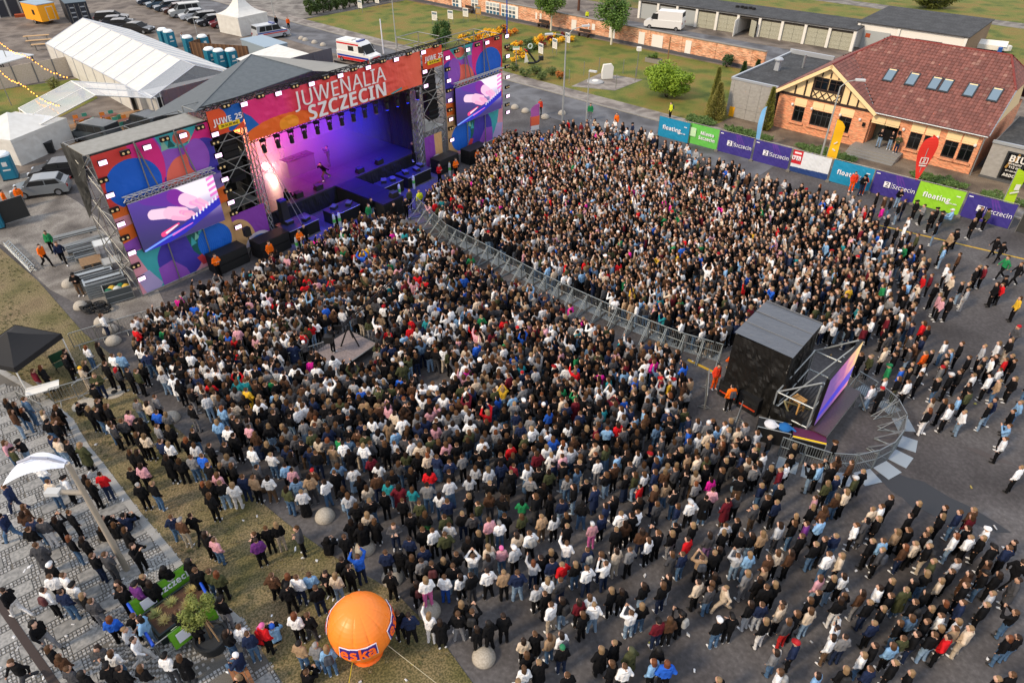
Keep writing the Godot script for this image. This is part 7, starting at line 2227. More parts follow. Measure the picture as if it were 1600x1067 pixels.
func cafe(_caf: Node3D) -> void:
	var o := V(-46.9, 0.03, -65.2)
	var b := Basis(Vector3.UP, -0.774)
	var r := RandomNumberGenerator.new()
	r.seed = 3
	var wood := mt("brown_table_top", K(0.45, 0.24, 0.16), 0.6)
	var leg := mt("black_metal", K(0.05, 0.05, 0.055))
	var t0: Node3D
	var c0 := {}
	var k := 0
	for q in [[1.4, -2.0], [4.2, -1.8], [1.6, -4.6], [4.6, -4.4], [2.6, -6.8], [5.0, -7.2]]:
		var at: Vector3 = o + b * V(q[0], 0, q[1])
		if t0 == null:
			t0 = thing("cafe_table", "", "table", at, -0.774 + PI / 2, "cafe tables")
			bx("top", V(0, 0.73, 0), V(1.5, 0.05, 0.75), wood, t0)
			for x in [-0.65, 0.65]:
				for z in [-0.3, 0.3]: rods("leg", [[V(x, 0, z), V(x, 0.71, z)]], 0.025, leg, t0)
		else: copy(t0, at, -0.774 + PI / 2)
		var table: Node3D = get_child(get_child_count() - 1)
		table.set_meta("label", "brown wooden cafe table under the clear marquee, " + ["front left", "front edge", "middle left", "middle", "rear", "rear right"][k])
		for s in 4:
			var tone: String = ["orange", "mint"][(k + s) % 2]
			var d := V([-0.45, 0.45, -0.45, 0.45][s], 0, [0.75, 0.75, -0.75, -0.75][s])
			var p := at + Basis(Vector3.UP, -0.774 + PI / 2) * d
			var turn := -0.774 + PI / 2 + (PI if s < 2 else 0.0) + r.randf_range(-0.4, 0.4)
			if not c0.has(tone):
				var c := thing("cafe_chair", tone + " plastic cafe chair under the clear marquee", "chair", p, turn, tone + " cafe chairs")
				var pm := mt("plastic_" + tone, K(0.86, 0.50, 0.16) if tone == "orange" else K(0.28, 0.62, 0.52), 0.5)
				bx("seat", V(0, 0.45, 0), V(0.46, 0.05, 0.46), pm, c)
				bx("backrest", V(0, 0.7, -0.22), V(0.46, 0.42, 0.05), pm, c, Basis(Vector3.RIGHT, -0.15))
				for x in [-0.19, 0.19]:
					for z in [-0.19, 0.19]: rods("leg", [[V(x * 1.1, 0, z * 1.1), V(x, 0.43, z)]], 0.02, pm, c)
				c0[tone] = c
			else: copy(c0[tone], p, turn)
			get_child(get_child_count() - 1).set_meta("label", "%s plastic cafe chair, %s seat at the %s table" % [tone, ORD[s], ["front left", "front edge", "middle left", "middle", "rear", "rear right"][k]])
		k += 1

func backstage(steel: Material, dark: Material, white: Material) -> void:
	var alu := mt("bright_aluminium", K(0.66, 0.68, 0.68), 0.4, 0.6)
	# stacks of aluminium ramps
	for k in 2:
		var o := thing("barrier_stack", ["rear", "front"][k] + " stack of ribbed aluminium barrier decks left of stage", "stack", V(-26.9 + k * 1.1, 0, -37.6 + k * 0.75), 0.62, "stacks of barrier decks")
		for j in 6: bx("deck", V(0, 0.1 + j * 0.17, 0), V(2.3, 0.13, 1.0 - 0.02 * (j % 2)), alu, o)
		for x in [-0.3, 0.3]: bx("slot", V(0, 1.045, x), V(2.1, 0.02, 0.16), dark, o)
	# wooden pallet
	var p := thing("wooden_pallet", "wooden pallet leaning behind the aluminium stacks", "pallet", V(-28.2, 0, -39.8), 0.6)
	for k in 7: bx("board", V(0, 0.55, -0.55 + k * 0.18), V(1.3, 0.03, 0.14), mt("pallet_wood", K(0.55, 0.44, 0.32), 0.9), p)
	for x in [-0.55, 0.0, 0.55]: bx("bearer", V(x, 0.27, 0), V(0.1, 0.52, 1.2), mt("pallet_wood", K(0.55, 0.44, 0.32)), p)
	# wire crate with sacks
	var c := thing("wire_crate", "grey wire crate full of green and yellow straps", "crate", V(-24.6, 0, -36.0), 0.6)
	var l := []
	for x in [-0.75, 0.75]:
		for z in [-0.5, 0.5]: l.append([V(x, 0, z), V(x, 0.95, z)])
	for y in [0.1, 0.5, 0.95]:
		for z in [-0.5, 0.5]: l.append([V(-0.75, y, z), V(0.75, y, z)])
		for x in [-0.75, 0.75]: l.append([V(x, y, -0.5), V(x, y, 0.5)])
	rods("frame", l, 0.03, steel, c)
	for z in [-0.48, 0.48]: bx("side", V(0, 0.5, z), V(1.46, 0.84, 0.02), mt("crate_sheet", K(0.34, 0.36, 0.36), 0.6, 0.4), c)
	for x in [-0.73, 0.73]: bx("side", V(x, 0.5, 0), V(0.02, 0.84, 0.94), mt("crate_sheet", K(0.34, 0.36, 0.36)), c)
	for k in 5:
		var m := MB.new()
		m.lathe(Vector3.ZERO, [[0.0, 0.0], [0.22, 0.05], [0.24, 0.16], [0.12, 0.26], [0.0, 0.28]], 9)
		part("strap_bundle", m, mt("strap_%d" % (k % 3), [K(0.05, 0.35, 0.25), K(0.75, 0.6, 0.15), K(0.7, 0.72, 0.7)][k % 3], 0.8), c, V(-0.5 + k * 0.25, 0.7, 0.2 - 0.25 * (k % 2)))
	var cb := thing("cable_heap", "heap of coiled black cables beside the wire crate", "cable", V(-25.7, 0, -34.9))
	for k in 4:
		var m := MB.new()
		var pts := []
		for j in 25: pts.append(V(cos(j * 0.6) * (0.35 + 0.03 * k), 0.06 + 0.012 * j, sin(j * 0.6) * (0.35 + 0.02 * k)))
		m.path(pts, 0.045, 6)
		part("coil", m, dark, cb, V(-0.5 + 0.4 * k, 0, 0.3 * (k % 2)))
	# tube bundles and ladders
	for k in 3:
		var o := thing("tube_bundle", ["far", "middle", "near"][k] + " bundle of scaffold tubes lying left of the banner wall", "tube bundle", V(-31.8 + k * 1.2, 0, -44.4 + k * 1.3), 0.62 + 0.1 * k, "bundles of scaffold tubes")
		for j in 9: rods("tube", [[V(-1.5, 0.06 + 0.09 * (j / 5), -0.3 + 0.12 * (j % 5)), V(1.5, 0.06 + 0.09 * (j / 5), -0.3 + 0.12 * (j % 5))]], 0.04, steel, o, 6)
		for x in [-1.0, 1.0]: bx("bearer", V(x, 0.02, 0), V(0.12, 0.05, 0.9), dark, o)
	for k in 2:
		var o := thing("transport_rack", ["rear", "front"][k] + " dark wheeled rack under the left banner scaffold", "rack", V(-29.8 + k * 1.0, 0, -41.9 + k * 0.9), 0.62, "transport racks")
		bx("tray", V(0, 0.35, 0), V(2.0, 0.1, 0.8), mt("rack_grey", K(0.22, 0.23, 0.23), 0.6), o)
		for z in [-0.4, 0.4]: rods("rail", [[V(-1, 0.55, z), V(1, 0.55, z)], [V(-1, 0.1, z), V(-1, 0.55, z)], [V(1, 0.1, z), V(1, 0.55, z)]], 0.03, alu, o)
		for x in [-0.8, 0.8]:
			for z in [-0.3, 0.3]: rods("caster", [[V(x, 0.08, z - 0.03), V(x, 0.08, z + 0.03)]], 0.08, dark, o, 8)
	for q in [[-28.0, -41.3, "pale"], [-26.2, -38.9, "light grey"]]:
		var o := thing("water_tank", q[2] + " caged plastic ballast tank under left scaffold", "tank", V(q[0], 0, q[1]), 0.62, "ballast tanks")
		bx("tank", V(0, 0.62, 0), V(1.05, 0.95, 1.05), mt("tank_" + q[2], K(0.78, 0.79, 0.78) if q[2] == "pale" else K(0.6, 0.6, 0.58), 0.5), o)
		l = []
		for k in 5:
			var x := -0.56 + 0.28 * k
			for z in [-0.56, 0.56]: l.append([V(x, 0.12, z), V(x, 1.15, z)])
			for z in [-0.56, 0.56]: l.append([V(z, 0.12, x), V(z, 1.15, x)])
		for y in [0.15, 0.5, 0.85, 1.15]:
			for z in [-0.56, 0.56]:
				l.append([V(-0.56, y, z), V(0.56, y, z)]); l.append([V(z, y, -0.56), V(z, y, 0.56)])
		rods("cage", l, 0.012, steel, o, 4)
		bx("pallet", V(0, 0.06, 0), V(1.15, 0.12, 1.15), dark, o)
	# ladder truss lying on the verge
	var lt := thing("lying_truss", "aluminium truss section lying at the edge of the concrete", "truss", V(-33.8, 0.2, -41.0), -0.75)
	l = []
	truss(V(-2.6, 0, 0), V(2.6, 0, 0), 0.34, l)
	rods("truss_frame", l, 0.03, alu, lt)
	# wheelie bin
	var wb := thing("wheelie_bin", "black wheelie bin beside white walled tent", "bin", V(-42.0, 0, -60.2), 0.4)
	var mm := MB.new()
	mm.hull(V(0, 0.1, 0), Vector2(0.5, 0.55), Vector2(0.62, 0.72), 0.9)
	part("body", mm, mt("bin_black", K(0.08, 0.09, 0.1), 0.6), wb)
	bx("lid", V(0, 1.03, 0), V(0.66, 0.07, 0.78), mt("bin_black", K(0.08, 0.09, 0.1)), wb)
	for x in [-0.25, 0.25]: rods("wheel", [[V(x - 0.03, 0.1, -0.28), V(x + 0.03, 0.1, -0.28)]], 0.1, dark, wb, 10)
	# boat by the white garage
	var bo := thing("covered_boat", "small boat under a white cover behind the brick house", "boat", V(63.6, 0, -96.4), -0.6)
	mm = MB.new()
	mm.prism(v2([-2.4, -0.95, 1.2, -1.0, 2.3, -0.45, 2.6, 0, 2.3, 0.45, 1.2, 1.0, -2.4, 0.95]), 0.4, 0.95)
	part("hull", mm, white, bo)
	mm = MB.new()
	for s in [-1.0, 1.0]: mm.quad(V(-2.5, 1.35, 0), V(2.0, 1.45, 0), V(2.0, 0.9, s * 0.9), V(-2.5, 0.9, s * 1.02))
	part("cover", mm, white, bo)
	bx("trailer", V(-0.2, 0.28, 0), V(4.2, 0.1, 1.4), dark, bo)
	bx("blue_drum", V(1.4, 0.5, 1.2), V(0.5, 0.7, 0.5), mt("drum_blue", K(0.05, 0.3, 0.6)), bo)

# ---------- things on the square ----------
var barrier_proto: Node3D

func barrier(at: Vector3, turn: float, label: String, group: String) -> Node3D:
	if barrier_proto == null:
		var st := mt("galvanised_tube", K(0.60, 0.60, 0.58), 0.45, 0.7)
		var o := thing("crowd_barrier", label, "barrier", at, turn, group)
		rods("frame", [[V(-1.05, 0.12, 0), V(-1.05, 1.06, 0)], [V(1.05, 0.12, 0), V(1.05, 1.06, 0)], [V(-1.0, 1.1, 0), V(1.0, 1.1, 0)], [V(-1.05, 1.06, 0), V(-1.0, 1.1, 0)], [V(1.05, 1.06, 0), V(1.0, 1.1, 0)], [V(-1.05, 0.2, 0), V(1.05, 0.2, 0)]], 0.028, st, o)
		var bm := MB.new()
		bm.tube(V(0, 0.2, 0), V(0, 1.1, 0), 0.011, 4)
		var bmesh_ := bm.mesh()
		for k in 13: part("bar", bmesh_, st, o, V(-0.9 + 0.15 * k, 0, 0))
		for x in [-0.8, 0.8]: rods("foot", [[V(x, 0.02, -0.32), V(x, 0.02, 0.32)], [V(x, 0.02, 0.3), V(x, 0.2, 0)], [V(x, 0.02, -0.3), V(x, 0.2, 0)]], 0.02, st, o)
		barrier_proto = o
		return o
	var c := copy(barrier_proto, at, turn, label)
	c.set_meta("group", group)
	return c

# braced stage barrier: upright sheet, foot plate, back strut; foot plate towards +z
var stage_barrier_proto: Node3D
func stage_barrier(at: Vector3, turn: float, label: String, group: String) -> Node3D:
	if stage_barrier_proto == null:
		var st := mt("grey_barrier_steel", K(0.50, 0.53, 0.54), 0.5, 0.5)
		var o := thing("stage_barrier", label, "barrier", at, turn, group)
		rods("frame", [[V(-0.52, 0, 0), V(-0.52, 1.2, 0)], [V(0.52, 0, 0), V(0.52, 1.2, 0)], [V(-0.52, 1.2, 0), V(0.52, 1.2, 0)], [V(-0.52, 0.62, 0), V(0.52, 0.62, 0)]], 0.03, st, o)
		for k in 9: rods("bar", [[V(-0.42 + k * 0.105, 0.04, 0), V(-0.42 + k * 0.105, 1.2, 0)]], 0.014, st, o, 4)
		bx("foot_plate", V(0, 0.012, 0.42), V(0.9, 0.02, 0.82), mt("grey_foot_plate", K(0.56, 0.60, 0.63), 0.6, 0.2), o)
		for x in [-0.5, 0.5]: rods("strut", [[V(x, 1.1, 0), V(x, 0.03, -1.0)], [V(x, 0.03, 0), V(x, 0.03, -1.0)]], 0.025, st, o)
		stage_barrier_proto = o
		return o
	var c := copy(stage_barrier_proto, at, turn, label)
	c.set_meta("group", group)
	return c

func lamp_post(label: String, at: Vector3, h: float, arms: Array, metal: Material, r := 0.08) -> Node3D:
	var o := thing("street_lamp", label, "street lamp", at)
	var m := MB.new()
	m.tube(Vector3.ZERO, V(0, h, 0), r * 1.25, 8, r * 0.7)
	part("pole", m, metal, o)
	for a in arms:
		var tip := V(a[0], h + a[1], a[2])
		rods("arm", [[V(0, h - 0.02, 0), tip * V(0.35, 1, 0.35) + V(0, (h - tip.y) * 0.3, 0)], [tip * V(0.35, 1, 0.35) + V(0, (h - tip.y) * 0.3, 0), tip]], r * 0.5, metal, o)
		var d := V(a[0], 0, a[2]).normalized()
		bx("lamp_head", tip + d * 0.25, V(0.75, 0.14, 0.3), mt("lamp_head_grey", K(0.75, 0.76, 0.76), 0.4), o, Basis(Vector3.UP, atan2(-d.z, d.x)))
	return o

func square() -> void:
	var steel := mt("galvanised_tube", K(0.60, 0.60, 0.58))
	var dark := mt("black_metal", K(0.05, 0.05, 0.055))
	var black := mt("black_drape", K(0.045, 0.045, 0.05))
	var white := mt("white_paint", K(0.86, 0.85, 0.82))
	# barrier line from the catwalk to the control tower
	var line := [V(-7.4, 0, -48.4), V(-4.6, 0, -43.6), V(-1.7, 0, -40.7), V(2.4, 0, -36.5), V(6.1, 0, -33.2), V(9.4, 0, -30.7), V(12.2, 0, -29.2)]
	var cv := Curve3D.new()
	for p in line: cv.add_point(p)
	var n := int(cv.get_baked_length() / 1.08)
	for k in n:
		var a := cv.sample_baked(1.08 * k)
		var b := cv.sample_baked(1.08 * (k + 1))
		var d := b - a
		stage_barrier((a + b) * 0.5, atan2(-d.z, d.x) + PI, "grey crowd barrier, %s from the catwalk in the long line" % ORD[mini(k, 25)], "barriers of the long line")
	# ring of barriers round the back of the tower
	var ring := [V(17.9, 0, -27.4), V(18.6, 0, -26.3), V(19.0, 0, -25.2), V(18.9, 0, -24.0), V(18.3, 0, -23.0), V(17.5, 0, -22.2), V(16.6, 0, -21.7), V(15.5, 0, -21.4), V(14.4, 0, -21.5), V(13.4, 0, -22.0), V(12.5, 0, -22.5)]
	for k in ring.size() - 1:
		var d: Vector3 = ring[k + 1] - ring[k]
		stage_barrier((ring[k] + ring[k + 1]) * 0.5, atan2(-d.z, d.x) + PI, "grey crowd barrier, %s of the curved ring behind black tower" % ORD[k], "barriers of the curved ring")
	barrier(V(10.0, 0, -26.6), 1.3, "steel barrier beside the crowd at the left of the black tower", "steel fence barriers")
	barrier(V(10.9, 0, -24.2), 1.1, "steel barrier at the near left of the black tower", "steel fence barriers")
	# barriers round the camera platform and by the gazebo
	barrier(V(-12.4, 0, -28.7), 0.55, "steel barrier left of the camera platform", "steel fence barriers")
	barrier(V(-10.9, 0, -29.6), 0.55, "steel barrier touching the camera platform corner", "steel fence barriers")
	barrier(V(-14.0, 0, -27.8), 0.55, "leftmost steel barrier of the camera platform row", "steel fence barriers")
	for k in 5: barrier(V(-23.9 + k * 1.05, 0, -31.3 - k * 0.7), 0.6, "steel barrier %s beside the gazebo, across the grass" % ["first", "second", "third", "fourth", "fifth"][k], "steel fence barriers")
	barrier(V(-22.4, 0, -26.5), 0.5, "steel barrier at the front of the black gazebo", "steel fence barriers")
	barrier(V(-21.9, 0, -27.3), 1.2, "steel barrier at the right corner of the black gazebo", "steel fence barriers")
	barrier(V(-24.0, 0, -25.4), -0.5, "tilted steel gate left of the black gazebo", "steel fence barriers")
	control_tower(steel, dark, black, white)
	camera_platform(steel, dark)
	# balloon
	var bl := thing("balloon", "big orange advertising balloon lettered eska on the grass", "balloon", V(-5.2, 0, -12.95), 0.0)
	var prof := []
	for k in 25:
		var a := -PI * 0.5 + PI * k / 24.0
		prof.append([cos(a) * 1.12, 1.62 + sin(a) * 1.2])
	var m := MB.new()
	m.lathe(Vector3.ZERO, prof, 120)
	# twelve gores with puckered seams
	for i in range(0, m.v.size(), 3):
		for j in 3:
			var q := m.v[i + j]
			var f := 1.0 - 0.022 * pow(absf(cos(atan2(q.z, q.x) * 6.0)), 24.0) * (1.0 + 0.5 * sin(q.y * 60.0))
			m.v[i + j] = V(q.x * f, q.y, q.z * f)
		var k := (m.v[i + 2] - m.v[i]).cross(m.v[i + 1] - m.v[i]).normalized()
		if k.length() > 0.5:
			for j in 3: m.n[i + j] = k
	part("skin", m, mt("orange_balloon", K(0.97, 0.51, 0.15), 0.4), bl)
	m = MB.new()
	m.lathe(Vector3.ZERO, [[0.62, 0.0], [0.55, 0.12], [0.52, 0.35], [0.6, 0.62]], 20)
	part("neck", m, mt("orange_balloon_neck", K(0.93, 0.40, 0.07), 0.45), bl)
	for a in [0.12, 1.75, -1.9]:
		var lg := Node3D.new()
		lg.name = "logo"
		bl.add_child(lg, true)
		lg.rotation.y = a
		# letters wrapped on the sphere one by one
		var word := "eska"
		for k in 4:
			for layer in 3:
				var th := (k - 1.5) * 0.27
				var col: Material = [mt("logo_white", K(0.9, 0.88, 0.9), 0.5), mt("logo_purple", K(0.22, 0.12, 0.45), 0.5), mt("logo_orange", K(0.95, 0.40, 0.08), 0.5)][layer]
				var rad: float = 1.13 + 0.02 * layer
				var lat := 0.15
				var c := V(sin(th) * cos(lat), sin(lat), cos(th) * cos(lat))
				var up := V(-sin(th) * sin(lat), cos(lat), -cos(th) * sin(lat))
				var x := Transform3D(Basis(up.cross(c), up, c).scaled(V(1, 1, 1)), V(0, 1.62, 0) + V(c.x * rad, c.y * (rad + 0.08), c.z * rad))
				if layer < 2:
					bx("border", Vector3.ZERO, V(0.40 - 0.06 * layer, 0.50 - 0.07 * layer, 0.02), col, lg).transform = x
				else: lettering(word[k], 0.58, 900, col, lg, x, 0.02, false, "letter")
	# tethers
	for q in [[V(0.85, 1.0, 0.3), V(3.2, 0.02, 1.6), "pale"], [V(-0.3, 0.6, 0.6), V(-0.4, 0.02, 1.9), "yellow"]]:
		rods("tether", [[q[0], q[1]]], 0.012, mt("rope_" + q[2], K(0.7, 0.66, 0.55) if q[2] == "pale" else K(0.8, 0.7, 0.1)), bl)
	# concrete half balls
	var hb: Node3D
	for q in [[-28.7, -37.6], [-28.3, -38.5], [-26.6, -35.0], [-23.6, -32.5], [-24.5, -33.3], [-22.9, -31.4], [-9.3, -20.4], [-8.0, -18.9], [-6.0, -17.3], [-4.7, -15.9], [-3.1, -14.5], [-1.0, -12.7], [-17.0, -25.0], [1.4, -71.6], [2.4, -70.6], [0.3, -72.8], [5.2, -70.9], [3.4, -69.7], [-29.8, -102.9], [-29.0, -102.0], [-27.4, -100.6], [-25.9, -99.2], [-32.2, -105.0]]:
		var where := "on the asphalt edge" if q[1] > -25.0 else ("left of the stage" if q[1] > -50.0 else "along the road kerb")
		if hb == null:
			hb = thing("concrete_bollard", "", "bollard", V(q[0], 0, q[1]), 0.0, "")
			m = MB.new()
			var pr := []
			for k in 9: pr.append([cos(PI * 0.5 * k / 8.0) * 0.42, 0.02 + sin(PI * 0.5 * k / 8.0) * 0.38])
			m.lathe(Vector3.ZERO, [[0.41, 0.0]] + pr, 24)
			part("dome", m, rough_mat("pale_concrete", noise_tex(0.06, [[0.0, K(0.55, 0.52, 0.47)], [1.0, K(0.74, 0.71, 0.66)]], 81, 256), 1.5), hb)
			m = MB.new()
			m.lathe(Vector3.ZERO, [[0.44, 0.0], [0.44, 0.02], [0.38, 0.024]], 24)
			part("rim", m, mt("concrete_rim", K(0.45, 0.43, 0.4), 0.9), hb)
		else: copy(hb, V(q[0], 0.02, q[1]), 0.0)
		var bo: Node = get_child(get_child_count() - 1)
		bo.set_meta("label", "pale concrete half ball bollard, %s of those %s" % [nth(where), where])
		bo.set_meta("group", "half ball bollards " + where)
	bo_unique()
	# lamps and poles
	var grey := mt("lamp_pole_grey", K(0.66, 0.67, 0.66), 0.5, 0.3)
	var big := thing("large_lamp", "large foreground street lamp with broad white curved reflector on the paving", "street lamp", V(-15.3, 0, -16.3))
	m = MB.new()
	m.tube(Vector3.ZERO, V(0, 6.1, 0), 0.12, 10, 0.085)
	part("pole", m, mt("lamp_pole_beige", K(0.62, 0.58, 0.52), 0.5), big)
	m = MB.new()
	for i in 10:
		for j in 4:
			var p := func(a: int, b: int):
				var f := a / 10.0
				var x := -0.05 - 1.75 * f
				var w := lerpf(0.16, 0.62, sin(f * PI * 0.5))
				return V(x, 6.05 + 0.28 * sin(f * PI) - 0.12 * f + 0.1 * (1.0 - pow(b / 2.0 - 1.0, 2.0)), (b / 2.0 - 1.0) * w + 0.25 * f)
			m.quad(p.call(i + 1, j), p.call(i + 1, j + 1), p.call(i, j + 1), p.call(i, j))
	part("reflector", m, mt("reflector_white", K(0.88, 0.89, 0.92), 0.35), big)
	m = MB.new()
	m.path([V(0, 6.05, 0), V(-0.5, 6.42, 0.07), V(-1.0, 6.52, 0.14), V(-1.5, 6.35, 0.2)], 0.05, 6)
	part("rib", m, mt("reflector_rib", K(0.6, 0.61, 0.66), 0.4), big)
	rods("lower_arm", [[V(0, 4.6, 0), V(-0.75, 4.75, 0.1)]], 0.1, mt("lamp_pole_beige", K(0.62, 0.58, 0.52)), big, 8)
	bx("spot_head", V(-0.95, 4.78, 0.13), V(0.5, 0.16, 0.3), mt("lamp_head_grey", K(0.75, 0.76, 0.76)), big)
	lamp_post("tall grey street lamp with two arms beside the road", V(5.1, 0, -68.6), 8.0, [[-1.4, 0.35, 0.3], [1.6, 0.9, -0.4]], grey)
	lamp_post("grey street lamp leaning over the yellow feather flag", V(26.7, 0, -56.8), 6.9, [[1.1, 0.6, 0.2]], grey)
	lamp_post("short grey lamp with round head right of two-armed lamp", V(7.4, 0, -67.7), 5.1, [[0.1, 0.1, 0.05]], grey, 0.06)
	lamp_post("thin lamp post at the upper left beside the road", V(-36.4, 0, -113.4), 6.5, [[0.9, 0.3, 0.5]], grey, 0.05)
	lamp_post("thin grey lamp post behind the main stage banner", V(-15.5, 0, -96.9), 8.2, [[0.9, 0.3, 0.5]], grey, 0.06)
	lamp_post("thin lamp post among the worn setts behind the marquee", V(-43.0, 0, -99.7), 3.4, [[0.3, 0.1, 0.1]], grey, 0.04)
	for q in [["flag_pole", "white flag pole rising behind the stage banner", -16.9, -94.6, 4.3, K(0.85, 0.85, 0.88)], ["blue_pole", "bright blue pole in the flower bed", -0.7, -102.5, 8.0, K(0.03, 0.25, 0.62)], ["wooden_post", "wooden post standing by the brick wall", 19.6, -90.0, 3.2, K(0.5, 0.38, 0.26)]]:
		var o := thing(q[0], q[1], "pole", V(q[2], 0, q[3]))
		m = MB.new()
		m.tube(Vector3.ZERO, V(0, q[4], 0), 0.09, 8, 0.07)
		part("shaft", m, mt("paint_" + q[0], q[5], 0.5), o)
		m = MB.new()
		m.lathe(Vector3.ZERO, [[0.22, 0.0], [0.22, 0.08], [0.1, 0.12]], 12)
		part("base", m, mt("grey_post", K(0.4, 0.4, 0.4)), o)
	banner_fence(steel)
	flags(white)
	planter(steel, dark)
	# drain channel in the paving
	m = MB.new()
	m.box(V(-17.5, 0.026, -13.2), V(7.4, 0.05, 0.26), Basis(Vector3.UP, atan2(-3.0, 3.7)))
	struct("drain_channel", m, mt("rusty_drain", K(0.20, 0.15, 0.13), 0.7))
	# gazebo furniture
	var tb := thing("folding_table", "folding table with papers under the black gazebo", "table", V(-24.0, 0, -26.5), 0.5)
	bx("top", V(0, 0.74, 0), V(1.5, 0.04, 0.7), white, tb)
	for x in [-0.65, 0.65]: rods("leg", [[V(x, 0, -0.3), V(x, 0.72, -0.3)], [V(x, 0, 0.3), V(x, 0.72, 0.3)]], 0.02, dark, tb)
	var gc := thing("green_chair", "dark green folding chair under the black gazebo", "chair", V(-24.4, 0, -29.0), 0.9)
	bx("backrest", V(0, 0.75, -0.25), V(0.9, 0.5, 0.06), mt("green_canvas", K(0.04, 0.24, 0.14), 0.8), gc)
	bx("seat", V(0, 0.42, 0), V(0.9, 0.05, 0.5), mt("green_canvas", K(0.04, 0.24, 0.14)), gc)
	for x in [-0.42, 0.42]: rods("leg", [[V(x, 0, 0.2), V(x, 1.0, -0.27)], [V(x, 0, -0.25), V(x, 0.42, 0.2)]], 0.02, dark, gc)
	# manhole slabs in the grass
	for q in [[-21.9, -26.0, "left"], [-20.8, -27.0, "right"]]:
		var o := thing("manhole_cover", q[2] + " round concrete manhole cover in the grass near gazebo", "manhole", V(q[0], 0.02, q[1]))
		m = MB.new()
		m.lathe(Vector3.ZERO, [[0.55, 0.0], [0.55, 0.03], [0.0, 0.031]], 18)
		part("slab", m, mats["pale_concrete"], o)
		m = MB.new()
		m.lathe(Vector3.ZERO, [[0.16, 0.03], [0.16, 0.045], [0.0, 0.046]], 10)
		part("lid", m, dark, o)

func bo_unique() -> void:
	var spots := {Vector2(-1.0, -12.7): "largest concrete half ball bollard, at the bottom edge right of balloon", Vector2(-3.1, -14.5): "concrete half ball bollard under the person with pink trousers", Vector2(-26.6, -35.0): "concrete half ball between dry grass and aluminium stacks", Vector2(-9.3, -20.4): "concrete half ball furthest left on the asphalt edge row"}
	for c in get_children():
		if str(c.name).begins_with("concrete_bollard"):
			for k in spots:
				if Vector2(c.position.x, c.position.z).distance_to(k) < 0.05: c.set_meta("label", spots[k])

